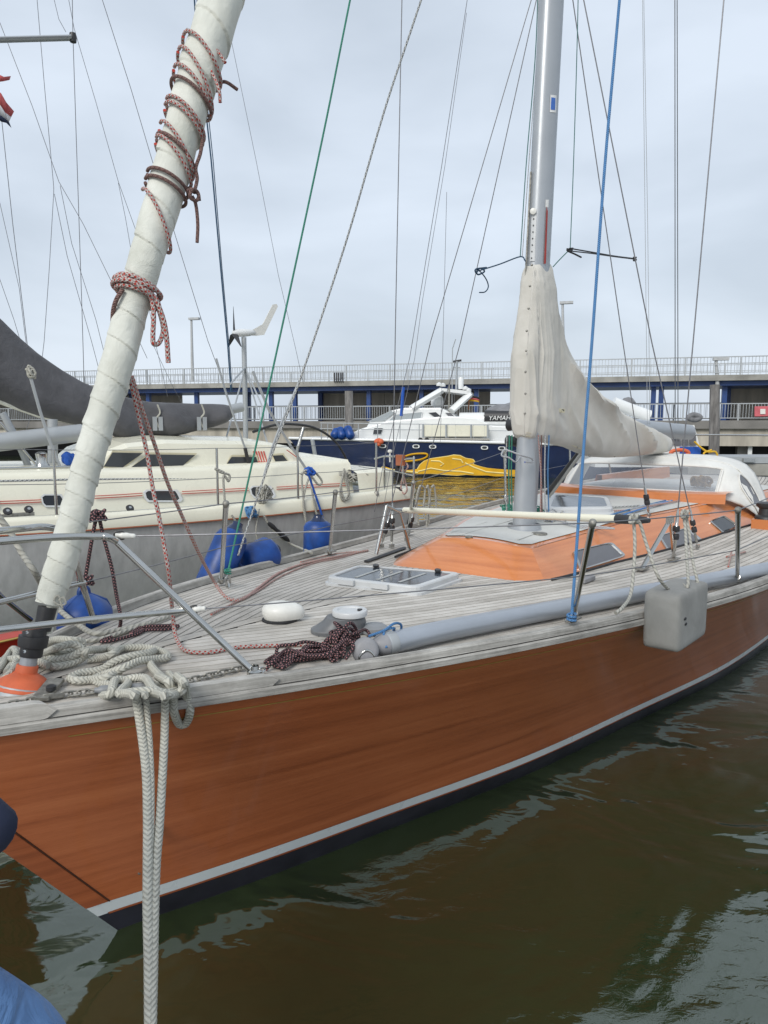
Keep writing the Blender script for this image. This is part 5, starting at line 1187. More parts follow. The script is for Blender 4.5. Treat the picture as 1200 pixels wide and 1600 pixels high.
N_('transom_rail', MB().tube([NF(SE, nedge(SE, 1), hz(SE)), NF(SE, nedge(SE, -1), hz(SE))], .05, 10), 'cream_gel')
N_('deck', MB().grid([[NF(s, nedge(s, 1) * (1 - k) + nedge(s, -1) * k, hz(s) + .0) for s in ss] for k in np.linspace(0, 1, 6)], flip=False), 'rail_grey')
# lower coachroof (wide, with port lights) and raised pilothouse
def NTp(px, py, t): return NF.T(px, py, t)
def ns(px, py, t): return NF.inv(NF.T(px, py, t))
TL = -.55
def lowz(s): return hz(s) + .40
lc = MB()
sl2 = np.linspace(-3.2, NL - .05, 40)
lc.grid([[NF(s, t, z(s)) for s in sl2] for t, z in ((TL + .02, lambda s: hz(s) - .02), (TL, lambda s: hz(s) + .06), (TL - .05, lambda s: lowz(s) - .05), (TL - .12, lambda s: lowz(s)), (-1.75, lambda s: lowz(s) + .06), (-BW + .62 + .12, lambda s: lowz(s)), (-BW + .62, lambda s: hz(s)))])
for s in (sl2[0], sl2[-1]): lc.add([NF(s, TL, hz(s)), NF(s, TL - .1, lowz(s)), NF(s, -1.75, lowz(s) + .05), NF(s, -BW + .7, lowz(s)), NF(s, -BW + .62, hz(s))], [(0, 1, 2, 3, 4)], smooth=False)
N_('coachroof', lc, 'cream_gel')
# pilothouse: outline read along its near side
TP = -.95
PHo = [(135, 748), (150, 722), (172, 703), (200, 693), (260, 687), (420, 690), (455, 697), (476, 716), (492, 742)]
ph = [NF.inv(NTp(x, y, TP)) for x, y in PHo]
G = [[NF(s, t, max(z * 1.0 - q, lowz(s) - .1) if q < 9 else lowz(s) - .1) for s, _, z in ph] for t, q in ((TP + .10, 99), (TP + .03, .14), (TP, .04), (TP - .10, 0), (-1.75, -.05), (-BW - TP + .10, 0), (-BW - TP, .04), (-BW - TP - .1, 99))]
# add side wall continuity: the near wall runs down to the lower roof
N_('pilothouse', MB().grid(G, smooth=False), 'cream_gel')
def nwin(name, poly, t0, glass='dark_glass', frame=None, off=.012, parent=ny, k=1.14):
    def Pn(q, o): # on the sloping wall between t0 (top) and bottom
        return NF.T(q[0], q[1], t0 + o)
    P = [Pn(q, off) for q in poly]; c = np.mean(poly, 0)
    if frame:
        O = [Pn(c + (np.array(q) - c) * np.array([k * 1.0, 1.28]), off * .6) for q in poly]; O2 = [p + NF.b * .012 for p in O]; I2 = [Pn(c + (np.array(q) - c) * .98, off * .6 + .012) for q in poly]
        w_ = MB().grid([O, O2, I2, [p - NF.b * .02 for p in I2]], closev=True, smooth=False).build(name, M[frame], parent)
        MB().add(P, [list(range(len(P)))], smooth=False).build('pane', M[glass], w_); return w_
    return MB().add([*P, *[p - NF.b * .02 for p in P]], [list(range(len(P)))] + [(i, (i+1) % len(P), len(P) + (i+1) % len(P), len(P) + i) for i in range(len(P))], smooth=False).build(name, M[glass], parent)
for q in ([(162, 729), (176, 707), (223, 708), (192, 730)], [(202, 732), (234, 710), (305, 711), (277, 735)], [(346, 737), (362, 714), (400, 714), (408, 737)], [(426, 712), (442, 711), (459, 732), (436, 733)]): nwin('pilothouse_window', q, TP + .02, 'dark_glass', 'cream_dark', .05, k=1.05)
def rr(x0, y0, x1, y1, sk=4): return [(x0 + 3, y0), (x1 - 3 - sk * 0, y0), (x1, y0 + 4), (x1 + sk, y1 - 3), (x1 - 1 + sk * .5, y1), (x0 + 5, y1), (x0 + 1, y1 - 4), (x0 - 1, y0 + 3)]
for q in (rr(67, 774, 97, 790), rr(228, 767, 277, 782), rr(393, 761, 424, 776), rr(-60, 778, -10, 795)): nwin('port_light', q, TL - .01, 'dark_glass', 'white_gel', .02)
# red pin stripes, toe wire, lettering blocks on the quarter
for dy in (0, 3.6):
    P = [NF.T(x, y + dy, TL + .0) for x, y in ((-40, 785), (60, 781), (64, 780.5))]; N_('pin_stripe', MB().tube([p + NF.b * .006 for p in P], .0045, 5, flat=(1, 1)), 'red_vinyl')
    P = [NF.T(x, y + dy, TL + .0) for x, y in ((147, 775), (185, 773), (222, 770.5))]; N_('pin_stripe', MB().tube([p + NF.b * .006 for p in P], .0045, 5), 'red_vinyl')
    P = [NF.T(x, y + dy, TL + .0) for x, y in ((284, 768), (340, 765), (388, 762.5))]; N_('pin_stripe', MB().tube([p + NF.b * .006 for p in P], .0045, 5), 'red_vinyl')
    P = [NF.T(x, y + dy, TL + .0) for x, y in ((432, 761), (480, 758), (540, 755))]; N_('pin_stripe', MB().tube([p + NF.b * .006 for p in P], .0045, 5), 'red_vinyl')
def txt(body, P, h, xdir, updir, mat, parent, name, ext=.002, shear=0.):
    cu_ = bpy.data.curves.new(name, 'FONT'); cu_.body = body; cu_.size = h; cu_.extrude = ext; cu_.shear = shear; cu_.resolution_u = 3
    tmp = bpy.data.objects.new(name, cu_); COL.objects.link(tmp); dg = bpy.context.evaluated_depsgraph_get(); me = bpy.data.meshes.new_from_object(tmp.evaluated_get(dg)); bpy.data.objects.remove(tmp)
    xdir = Vector(xdir).normalized(); updir = Vector(updir).normalized(); n = xdir.cross(updir)
    Mx = Matrix((xdir, updir, n)).transposed().to_4x4(); Mx.translation = Vector(P) - Vector(root_loc(parent)); me.transform(Mx); me.materials.clear(); me.materials.append(M[mat])
    o = bpy.data.objects.new(name, me); COL.objects.link(o); o.parent = parent; return o
for i, x in enumerate((396, 400, 404, 408, 412)):
    N_('stripe_mark', MB().tube([NF.T(x, 705, TP + .03), NF.T(x + 5, 722, TP + .06)], .008, 5), 'red_vinyl')
N_('stripe_mark', MB().tube([NF.T(392, 722, TP + .06), NF.T(422, 722, TP + .06)], .008, 5), 'red_vinyl')
N_('stripe_mark', MB().tube([NF.T(448, 703, TP + .06), NF.T(474, 722, TP + .06), NF.T(466, 722, TP + .06), NF.T(448, 722, TP + .06)], .006, 5), 'red_vinyl')
# wooden handrails on the roof edge
def handrail(x0, x1, y, n, t=-.66):
    P0, P1 = NF.T(x0, y, t), NF.T(x1, y, t); h_ = N_('handrail', MB().tube([P0, (P0 + P1) / 2, P1], .016, 8, flat=(1, 1.5)), 'brown_wood')
    for u in np.linspace(.08, .92, n): q = P0 + (P1 - P0) * u; MB().prism([q + NF.a * -.07 - up * .005, q + NF.a * .07 - up * .005, q + NF.a * .04 - up * .06, q - NF.a * .04 - up * .06], NF.b * .03).build('handrail_foot', M['brown_wood'], h_)
handrail(-40, 78, 749, 4); handrail(158, 231, 743.5, 3)
# rope-textured toe line along the roof edge and genoa track
N_('roof_edge_line', MB().tube([NF.T(x, y, -.60) for x, y in ((-20, 752), (120, 749), (300, 748), (480, 745))], .012, 6), 'rope_dashed')
N_('side_track', MB().tube([NF.T(x, y, -.25) for x, y in ((-10, 812), (150, 802), (300, 794), (480, 784))], .010, 6), 'black_plastic')
# winches / blocks
for x, y in ((45, 797), (203, 795), (12, 800)):
    c_ = NF.T(x, y - 1, -.3); o = N_('deck_block', MB().lathe([(0, -.012), (.034, -.012), (.040, 0), (.034, .012), (0, .012)], c_, NF.b * .6 + up * .5, 20), 'black_plastic'); MB().lathe([(.0, -.015), (.014, -.015), (.014, .016), (0, .016)], c_, NF.b * .6 + up * .5, 14).build('sheave_hub', M['steel'], o)
    MB().box(c_ - up * .04 - NF.a * .05, (.18, .05, .03), ax=(NF.a, NF.b)).build('car', M['galv'], o)
# stanchions and wires of the neighbour
nst = []
for x0, y0, x1, y1 in ((90, 835, 84, 729), (341, 800, 343, 735), (588, 778, 590, 727), (466, 790, 466, 735)):
    b0 = NF.T(x0, y0, -.06); b0 = NF(NF.inv(b0)[0], -.06, hz(NF.inv(b0)[0])); t2 = b0 + up * .62; nst.append(t2)
    o = N_('stanchion', MB().tube([b0, t2], .0125, 10), 'steel'); MB().lathe([(.03, 0), (.03, .03), (.016, .05)], b0, n=12).build('base', M['galv'], o)
nst.sort(key=lambda P: NF.inv(P)[0]); nst = [NF(-3.5, -.1, hz(-3.5) + .62)] + nst + [NF(SE - .7, -.3, hz(SE) + .62)]
for dz_ in (0, -.30):
    N_('lifeline', MB().tube(sum([sag(nst[i] + up * dz_, nst[i+1] + up * dz_, .008)[(1 if i else 0):] for i in range(len(nst) - 1)], []), .0035, 6), 'wire')
# stern pushpit, seat board, antenna
Z5 = lambda x, y: (400 + x / 3, 500 + y / 3)
SP = lambda x, y, d=.25: NF.S(*Z5(x, y), SE - d)
N_('pushpit', MB().tube([SP(600, 870), SP(602, 645), SP(606, 638), SP(655, 640)], .013, 10), 'steel')
N_('pushpit', MB().tube(cr([SP(739, 800), SP(740, 655), SP(735, 650), SP(700, 653), SP(690, 662), SP(690, 760)], 5), .013, 10), 'steel')
N_('pushpit_rail', MB().tube([SP(602, 700), SP(665, 712), SP(740, 730)], .010, 8), 'steel')
N_('antenna_stalk', MB().tube([SP(628, 636), SP(600, 638), SP(555, 650)], .010, 8), 'steel')
N_('pushpit_seat', MB().box(SP(677, 657), (.04, .13, .13), ax=(NF.a, NF.b)), 'stem_wood')
N_('gps_antenna', MB().lathe([(.010, -.12), (.010, -.01), (.028, 0), (.03, .012), (.028, .025), (.012, .032), (0, .034)], SP(628, 620), n=18), 'white_plastic')
N_('pushpit_post', MB().tube([SP(640, 640), SP(641, 860)], .009, 8), 'steel')
# radar hoop
N_('steering_hoop', MB().tube(cr([NF.T(x, y, -1.9) for x, y in ((395, 675), (430, 664), (460, 663), (490, 668), (515, 682), (533, 702), (545, 730), (546, 760))], 5), .018, 8), 'black_plastic')
N_('steering_post', MB().tube([NF.T(488, 687, -1.8), NF.T(497, 738, -1.8)], .045, 10, flat=(1, .6)), 'rail_grey')
N_('steering_brace', MB().tube([NF.T(474, 668, -1.8), NF.T(462, 712, -1.8)], .022, 8), 'steel')
# cockpit coaming/after deck
zc = hz(NL) + .28
N_('after_deck', MB().grid([[NF(s, t, z) for s in np.linspace(NL - .1, SE - .1, 6)] for t, z in ((-.35, hz(NL)), (-.4, zc - .04), (-.5, zc), (-1.75, zc + .02), (-3.0, zc), (-3.15, hz(NL)))], smooth=False), 'cream_gel')
for i, (x, y, sc2) in enumerate(((568, 742, .13), (551, 746, .12), (536, 740, .06))): bunch(NF.T(x, y, -.5), sc2, 'rope_grey', ['heap of grey line at the stern end of the cream yacht', 'second heap of grey line on the cream yacht beside the hanging coil', 'small grey knot of line on the lifeline above the hanging coil'][i], n=34, rr_=.008, seed=20 + i, sq=(1, 1, .45))
rope('hanging_coil', [NF.T(x, y, .0) for x, y in ((538, 732), (534, 750), (531, 770), (537, 782), (545, 768), (541, 745), (538, 735), (541, 755), (546, 775), (538, 780), (533, 760), (537, 738))], .012, 'rope_grey', 'grey coiled line hanging on the lifeline of the cream yacht', cat='rope coil')
rope('hanging_coil', [NF.T(x, y, .02) for x, y in ((470, 741), (478, 735), (492, 738), (503, 752), (497, 757), (484, 742), (472, 742), (474, 780), (478, 815), (474, 780), (484, 745), (488, 770), (494, 800), (500, 815))], .012, 'rope_grey', 'pale line looped over the lifeline above the upright blue fender', cat='rope coil')
rope('fender_line', [NF.T(x, y, .03) for x, y in ((480, 735), (490, 765), (500, 795), (506, 815))], .012, 'blue_cover', 'blue line holding the upright blue fender')
bunch(NF.T(483, 738, .0), .06, 'blue_cover', 'blue rag tied on the lifeline of the cream yacht', n=20, rr_=.016, seed=31)
bunch(NF.T(412, 772, .0), .10, 'rope_grey', 'tangle of thin grey line hanging amidships on the cream yacht', n=44, rr_=.006, seed=33, sq=(1, 1, 1.1))
bunch(NF.T(392, 800, .06), .07, 'rope_skyblue', 'pale blue line bunch on the side deck of the cream yacht', n=22, rr_=.010, seed=34)
rope('hanging_line', [NF.T(x, y, .02) for x, y in ((350, 738), (336, 732), (345, 738), (358, 742), (357, 752), (349, 745), (352, 800), (350, 830))], .012, 'rope_grey', 'pale line hitched on top of the stanchion pair of the cream yacht')
rope('hanging_line', [NF.T(x, y, .05) for x, y in ((405, 795), (400, 830), (405, 850))], .008, 'rope_grey', 'pale line holding the short round fender')
rope('hanging_line', [NF.T(x, y, .05) for x, y in ((362, 805), (370, 818), (374, 832))], .010, 'rope_grey', 'grey line holding the long slanted fender')
rope('spring_line', [NF.T(x, y, .06) for x, y in ((412, 805), (422, 822), (436, 837), (455, 850))] + [D(487, 864, .06)], .011, 'rope_grey', 'spring line with a black snubber between the two yachts')
tag(MB().lathe([(.010, 0), (.022, .03), (.026, .08), (.02, .14), (.026, .2), (.024, .3), (.010, .34)], NF.T(418, 816, .06), NF.T(460, 853, .08) - NF.T(418, 816, .06), 14).build('rubber_snubber', M['black_rubber']), 'black rubber snubber on the spring line between the yachts', 'snubber')
rope('red_coil', [SP(x, y, .2) for x, y in ((700, 665), (688, 690), (694, 720), (684, 750), (680, 790), (695, 815), (708, 795), (700, 760), (692, 720), (712, 690), (700, 670), (680, 690), (688, 720), (694, 770))], .010, 'rope_redfade', 'pale red coiled line hanging on the stern rail of the cream yacht', cat='rope coil')
bunch(SP(665, 715, .2), .10, 'black_rubber', 'black bundle below the brown seat at the stern rail of the cream yacht', n=30, rr_=.02, seed=41, sq=(.3, .5, 1.1))
bunch(SP(668, 800, .2), .06, 'black_rubber', 'small black bundle below the red coil at the stern of the cream yacht', n=22, rr_=.02, seed=42, sq=(1, 1, .6))
for i, pts_ in enumerate((((738, 775), (735, 768), (728, 850), (712, 990)), ((762, 960), (752, 850), (765, 785), (778, 778)), ((783, 780), (792, 800), (785, 880), (790, 930)), ((800, 790), (806, 780), (815, 860), (808, 960)), ((822, 785), (834, 778), (842, 830), (845, 880)), ((818, 790), (812, 850), (803, 910), (800, 965)))):
    rope('hanging_fall', [BF.T(*Z5(*q), -1.62) for q in pts_], .010, 'rope_grey', ['first', 'second', 'third', 'fourth', 'fifth', 'sixth'][i] + ' pale rope fall from the left behind the far shrouds', group='rope falls behind the far shrouds')
# sail cover and boom of the neighbour
gc = thing('grey_sail_cover', NF.T(200, 640, -1.75), 'dark grey sail cover sagging from the left edge above the cream yacht', 'sail cover')
SG = [(-160, 380, 585), (-60, 455, 612), (0, 497, 628), (30, 527, 642), (60, 553, 652), (95, 578, 660), (130, 598, 667), (160, 610, 671), (190, 619, 688), (215, 625, 686), (235, 628, 679), (256, 629, 684), (285, 630, 679), (310, 631, 672), (330, 631, 668), (350, 632, 661), (358, 634, 655)]
SGa = np.array(SG, float); fx_ = np.interp(np.linspace(0, len(SG) - 1, 90), np.arange(len(SG)), SGa[:, 0]); f0 = np.interp(fx_, SGa[:, 0], SGa[:, 1]); f1_ = np.interp(fx_, SGa[:, 0], SGa[:, 2]); G = []
for x, y0, y1 in zip(fx_, f0, f1_):
    loop = []; e = min(1, (365 - x) / 30 + .2)
    for a in np.arange(26) * 2 * PI / 26:
        y = (y0 + y1) / 2 - (y1 - y0) / 2 * math.cos(a); s_, t_, z_ = NF.inv(NF.T(x, y, -1.75)); tt = .17 * math.sin(a) * e * (1 - .35 * math.cos(a))
        tt += .025 * (1 - abs(math.sin(3 * s_ + 7 * z_))) ** 3 + (.05 * math.sin(9 * s_ + 3 * z_) * (x > 170)) * math.sin(a)
        loop.append(NF(s_, -1.75 + tt, z_))
    G.append(loop)
MB().grid(G, closev=True).build('canvas', M['grey_canvas'], gc)
MB().tube([NF.T(x, y, -1.72) for x, y in ((-60, 600), (0, 627), (60, 648), (130, 662), (186, 668))], .03, 8).build('luff_edge', M['sail_wrap'], gc)
for x in (246, 315): 
    for dx in (-4, 5): MB().box(NF.T(x + dx, 662, -1.56), (.05, .012, .16), ax=(NF.a, NF.b)).build('webbing_tab', M['rail_grey'], gc)
    MB().tube(cr([NF.T(x + q, y, -1.57) for q, y in ((0, 632), (4, 645), (-2, 655), (2, 668))], 5), .010, 6).build('lacing', M['rope_white'], gc)
N_('boom', MB().tube([NF.T(-200, 714, -1.2), NF.T(128, 676, -1.2)], .09, 20), 'rail_grey')
N_('boom_end', MB().tube([NF.T(350, 642, -1.75), NF.T(378, 636, -1.75)], .06, 14), 'rail_grey')
N_('boom_crutch', MB().tube([NF.T(4, 645, -1.3), NF.T(28, 690, -1.3), NF.T(44, 728, -1.3)], .035, 8), 'rail_grey')
N_('boom_crutch', MB().tube([NF.T(0, 660, -1.2), NF.T(60, 730, -1.2)], .012, 8), 'steel')
N_('crutch_post', MB().tube([NF.T(82, 655, -1.5), NF.T(83, 745, -1.5)], .05, 10), 'rail_grey')
N_('bow_winch', MB().lathe([(.07, 0), (.05, .05), (.06, .12), (.03, .14), (0, .14)], NF.T(66, 728, -1.0), n=16), 'steel')
for k, (xa, ya, xb, yb) in enumerate(((0, 733, 120, 729), (0, 742, 130, 738))): N_('grab_rail', MB().tube([NF.T(xa - 40, ya, -.9), NF.T(xb, yb, -.9)], .012, 8), 'steel')
bunch(NF.T(107, 717, -1.2), .06, 'blue_cover', 'small blue bag on the deck beyond the furled sail', n=20, rr_=.03, seed=51)
# wind generator on its pole
wg = thing('wind_generator', NF.T(383, 690, -2.6), 'white wind generator with dark blades on a grey pole behind the cream yacht', 'wind generator')
TT = -2.6
MB().tube([NF.T(384, 700, TT), NF.T(383, 620, TT), NF.T(381, 527, TT)], .035, 12).build('pole', M['rail_grey'], wg)
hd = NF.T(381, 520, TT); kg = np.linalg.norm(hd - E0) / FPX; hx_ = (NF.T(400, 520, TT) - NF.T(362, 521, TT)); hx_ /= np.linalg.norm(hx_)
MB().lathe([(0, -19*kg), (4*kg, -18*kg), (5.5*kg, -12*kg), (5.8*kg, 0), (5*kg, 10*kg), (3*kg, 18*kg), (0, 20*kg)], hd, hx_, 18).build('generator_body', M['white_gel'], wg)
P = [hd + hx_ * x * kg + up * z * kg for x, z in ((10, -4), (20, -5), (34, -4), (59, 38), (57, 42), (50, 41), (32, 12), (12, 3))]
MB().prism(P, NF.b * .012).build('tail_fin', M['white_plastic'], wg)
hb_ = hd - hx_ * 16 * kg; yv = np.cross(hx_, up)
for v_, w_ in ((up * 38 - hx_ * 2 + yv * 3, 0), (-up * 22 - hx_ * 4 + yv * 28, 0), (-up * 20 + hx_ * 4 - yv * 30, 0)):
    v_ = v_ * kg; n_ = np.cross(v_, hx_); n_ /= np.linalg.norm(n_)
    MB().tube([hb_, hb_ + v_ * .15, hb_ + v_ * .5, hb_ + v_], [2*kg, 5*kg, 3.2*kg, .7*kg], 8, flat=(1, .25)).build('blade', M['black_plastic'], wg)
for x1, y1 in ((352, 690), (412, 640), (420, 700), (360, 600)): 
    P0 = NF.T(383, 574, TT); MB().tube([P0, NF.T(x1, y1, TT + .8)], .012, 6).build('brace', M['rail_grey'], wg)
# thin rigging lines of the boats on the left
def skyline(pts, t, r, mat, label, cat='rigging line'):
    return tag(MB().tube([NF.T(x, y, t) for x, y in pts], r, 5).build('rigging_wire', M[mat]), label, cat)
SKY = [([(55, -60), (58, 0), (70, 140), (84, 292), (84, 300)], 'wire running down to the bridle node beside the left edge'),
 ([(-20, 0), (0, 36), (50, 165), (92, 284), (130, 350), (175, 442), (230, 560)], 'wire slanting down right from the left edge'),
 ([(84, 300), (77, 420), (69, 533), (60, 610), (40, 676)], 'thin wire dropping from the bridle node'),
 ([(85, 303), (105, 400), (143, 533), (158, 590)], 'bridle leg slanting right below the node'),
 ([(94, 290), (112, 380), (150, 500), (165, 560)], 'second bridle leg slanting right below the node'),
 ([(112, -60), (114, 55), (120, 240), (128, 480), (133, 650)], 'vertical shroud dropping from the spreader tip'),
 ([(100, -40), (116, 45), (150, 160), (185, 284), (213, 362), (245, 450), (262, 520)], 'wire crossing behind the furled sail from the spreader'),
 ([(185, 286), (196, 340), (205, 392)], 'short branch of the wire left of the furled sail'),
 ([(80, -20), (92, 30), (103, 50)], 'wire with a turnbuckle ending on the spreader tip'),
 ([(145, -40), (160, 0), (205, 140), (240, 258), (290, 420), (325, 533), (350, 600)], 'long stay passing behind the middle of the furled sail'),
 ([(358, 40), (362, 66), (400, 250), (435, 430), (462, 545), (474, 600)], 'thin stay to the right of the furled sail'),
 ([(-30, 100), (3, 190), (20, 350), (42, 533), (48, 578)], 'wire at the left edge ending in a grey hitch'),
 ([(-10, 290), (0, 318), (30, 450), (46, 578)], 'second wire meeting the grey hitch'),
 ([(-20, 390), (0, 437), (22, 500), (40, 560), (62, 640)], 'third wire at the far left above the grey cover'),
 ([(225, 440), (245, 545), (262, 620)], 'faint wire between the furled sail and the lamp post'),
 ([(240, 540), (268, 600), (290, 640)], 'faint wire low behind the furled sail')]
for i, (p_, lb) in enumerate(SKY): skyline(p_, -1.5 - .12 * i, .0042 if i in (5, 9, 11) else .0032, 'wire', lb)
skyline([(301, -40), (306, 30), (330, 250), (345, 420), (356, 540), (361, 612)], -2.0, .010, 'rope_navy', 'dark blue halyard pair right of the furled sail', 'halyard')
skyline([(305, -40), (310, 30), (333, 250), (347, 420), (358, 540), (363, 612)], -2.0, .006, 'rope_navy', 'thinner dark blue halyard beside the pair', 'halyard')
skyline([(48, 590), (62, 640), (78, 690), (92, 725), (104, 752)], -1.0, .016, 'rail_grey', 'pale turnbuckle strop below the grey hitch on the left')
bunch(NF.T(48, 582, -1.0), .045, 'rope_grey', 'grey rope hitch on the wires left of the furled sail', n=18, rr_=.012, seed=55, sq=(1, 1, 1.6))
skyline([(338, 560), (352, 610), (372, 670), (383, 700)], -.9, .013, 'rail_grey', 'white strop running down to the blocks amidships')
skyline([(383, 700), (390, 730), (400, 760), (404, 778)], -.85, .022, 'black_plastic', 'black tackle below the white strop')
skyline([(470, 590), (440, 660), (425, 700), (412, 745)], -.5, .013, 'rail_grey', 'white strop beside the flecked halyard')
skyline([(395, 580), (420, 640), (450, 690), (480, 735)], -.5, .016, 'rail_grey', 'white strop slanting down to the blue rag')
skyline([(698, 300), (690, 620), (688, 690)], -2.5, .004, 'wire', 'thin wire before the navy motor yacht')
skyline([(730, 0), (690, 260), (655, 470), (640, 560), (600, 720), (585, 800)], .2, .004, 'wire', 'pale stay left of the two dark shrouds', 'stay')
skyline([(729, 20), (695, 260), (660, 470), (648, 560), (612, 720), (600, 790)], .25, .003, 'wire', 'second pale stay left of the two dark shrouds', 'stay')
skyline([(630, 605), (627, 650)], -.2, .02, 'blue_cover', 'blue sleeve on the pale stay', 'sleeve')
# their spreader and flags
sp_ = thing('mast_spreader', NF.T(60, 61, -1.2), 'grey mast spreader reaching in from the left edge of the sky', 'spreader')
MB().tube([NF.T(-420, 72, -2.0), NF.T(0, 62, -1.2), NF.T(112, 59, -1.0)], .045, 12, flat=(1, .5)).build('spar', M['mast_alu'], sp_)
MB().lathe([(0, -.05), (.03, -.04), (.035, 0), (.03, .04), (0, .05)], NF.T(114, 59, -1.0), n=12).build('tip', M['black_plastic'], sp_)
MB().tube([NF.T(-420, -1500, -2.0), NF.T(-420, 800, -2.0)], .09, 14).build('mast', M['mast_alu'], sp_)
def flagm(name, px, t, mats, label, thick=.004, fr=NF):   # px: rows of pixel points; stripes between rows
    f_ = thing(name, fr.T(*px[0][0], t), label, 'flag')
    for i in range(len(px) - 1):
        a, b2 = px[i], px[i+1]; G = [[fr.T(*p, t + .03 * math.sin(j * 1.9)) for j, p in enumerate(a)], [fr.T(*p, t + .03 * math.sin(j * 1.9 + .4)) for j, p in enumerate(b2)]]
        o = MB().grid(G).build('stripe', M[mats[i]], f_); o.modifiers.new('solid', 'SOLIDIFY').thickness = thick
    return f_
flagm('pennant', [[(-6, 114), (6, 120), (17, 119)], [(-6, 128), (5, 127), (15, 125)]], -1.3, ['flag_red'], 'small faded red pennant at the left edge')
flagm('striped_flag', [[(-5, 140), (2, 146), (10, 160), (22, 174)], [(-5, 160), (1, 165), (8, 176), (18, 182)], [(-5, 175), (0, 180), (9, 186), (14, 190)], [(-5, 184), (2, 190), (10, 192), (18, 200)]], -1.3, ['flag_red', 'flag_white', 'flag_navy'], 'faded red white and dark flag hanging at the left edge')
# red hull showing low at the left edge beyond the bow
rh = thing('red_boat', BF(-.2, -2.4, .2), 'red hulled boat just showing at the left edge beyond the bow', 'boat')
rhG = []
P0, P1 = BF.T(-140, 1022, -1.1), BF.T(44, 982, -1.1); u = P1 - P0; u /= np.linalg.norm(u); uy = np.cross(u, up)
MB().grid([[P0 + (P1 - P0) * k + up * z - uy * w_ * (1 - k * .5) for k in np.linspace(0, 1, 10)] for z, w_ in ((-.7, .25), (-.12, .02), (-.05, 0), (-.03, .0), (-.03, .2), (-.06, .3), (-.7, .5))], smooth=False).build('hull', M['red_paint'], rh)
MB().tube([P0 - up * .035 + uy * .01, P1 - up * .035 + uy * .01], .006, 6).build('gold_line', M['gold_leaf'], rh)

# ================================================================ NAVY MOTOR CATAMARAN
CA = PY(440, 740, 31.5); CB = PY(1150, 740, 28.5); thc = math.atan2((CB - CA)[0], (CB - CA)[1]); CF = Frame(CA[0], CA[1], thc)
ct_ = thing('motor_yacht', PY(700, 742, 30.5) * np.array([1, 1, 0]), 'navy blue motor yacht with white superstructure and a yellow painted figure on its side', 'motor yacht')
def C_(name, mb, mat, parent=None): return mb.build(name, M[mat], parent or ct_)
def CT(x, y, t=0.): return CF.T(x, y, t)
TW = 5.2
sheer = [(448, 686), (600, 689), (750, 692), (900, 696), (1060, 700)]
zsh = [CF.inv(CT(*q)) for q in sheer]; ssx = [q[0] for q in zsh]; szz = [q[2] for q in zsh]
cs_ = np.linspace(ssx[0], ssx[-1], 40); cz = lambda s: float(np.interp(s, ssx, szz))
hm = MB()
def cbow(s): return .35 * max(0, 1 - (s - ssx[0]) / 6.) ** 2
hm.grid([[CF(s + (1 - zf) * 1.3 * max(0, 1 - (s - ssx[0]) / 8), -cbow(s) - o_, cz(s) * zf) for s in cs_] for zf, o_ in ((1, 0), (.7, .02), (.35, .05), (-.3, .25))])
hm.grid([[CF(s, -cbow(s) * (1 - k) - (TW - cbow(s)) * k, cz(s)) for s in cs_] for k in np.linspace(0, 1, 4)])
hm.grid([[CF(s + (1 - zf) * 1.3 * max(0, 1 - (s - ssx[0]) / 8), -TW + cbow(s), cz(s) * zf) for s in cs_] for zf in (1, -.3)])
hm.add([CF(cs_[-1], 0, cz(cs_[-1])), CF(cs_[-1], -TW, cz(cs_[-1])), CF(cs_[-1], -TW, -.3), CF(cs_[-1], 0, -.3)], [(0, 1, 2, 3)], smooth=False)
C_('hull', hm, 'navy')
C_('gunwale', MB().tube([CF(s, -cbow(s) + .02, cz(s) + .03) for s in cs_], .06, 8), 'white_gel')
C_('deck', MB().grid([[CF(s, -cbow(s) - (TW - 2 * cbow(s)) * k, cz(s) + .05) for s in cs_] for k in np.linspace(0, 1, 4)]), 'white_gel')
kc = 31 / FPX
def cpoly(px, t, depth, name, mat, parent=None): return C_(name, MB().prism([CT(x, y, t) for x, y in px], -CF.b * depth), mat, parent)
def house(px, t0, t1, name, mat='white_gel'): # silhouette pushed across, softened edges
    return bevel(cpoly(px, t0, t0 - t1, name, mat), .06, 3)
house([(530, 690), (560, 671), (608, 657), (700, 650), (742, 652), (770, 665), (1055, 672), (1055, 700), (700, 696)], -.55, -4.6, 'deck_house')
house([(572, 668), (578, 658), (613, 641), (630, 637), (688, 637), (697, 641), (712, 650), (728, 662), (730, 672)], -.95, -4.2, 'wheelhouse')
def cwin(px, t, mat='pale_glass', fr='white_gel'):
    c = np.mean(px, 0); f_ = C_('window_frame', MB().prism([CT(*(c + (np.array(q) - c) * 1.07), t) for q in px], CF.b * .03), fr); C_('pane', MB().prism([CT(*q, t + .03) for q in px], CF.b * .02), mat, f_)
cwin([(606, 659), (617, 648), (659, 644), (656, 658)], -.93)
cwin([(577, 658), (611, 642), (617, 645), (600, 657)], -.93, 'pale_glass')
cwin([(670, 645), (681, 644), (694, 655), (685, 656)], -.93, 'dark_glass'); cwin([(696, 645), (704, 645), (716, 656), (706, 656)], -.93, 'grey_glass')
cwin([(585, 669), (598, 669), (595, 678), (583, 678)], -.53, 'dark_glass')
C_('gangway_box', MB().prism([CT(x, y, -.1) for x, y in ((661, 664), (762, 665), (762, 682), (661, 682))], -CF.b * .4), 'cream_gel')
for x in (661, 697, 736, 762): C_('gangway_rib', MB().tube([CT(x, 663, -.05), CT(x, 684, -.05)], .04, 6), 'rail_grey')
C_('gangway_rail', MB().tube([CT(655, 686, -.05), CT(765, 687, -.05)], .05, 6), 'galv')
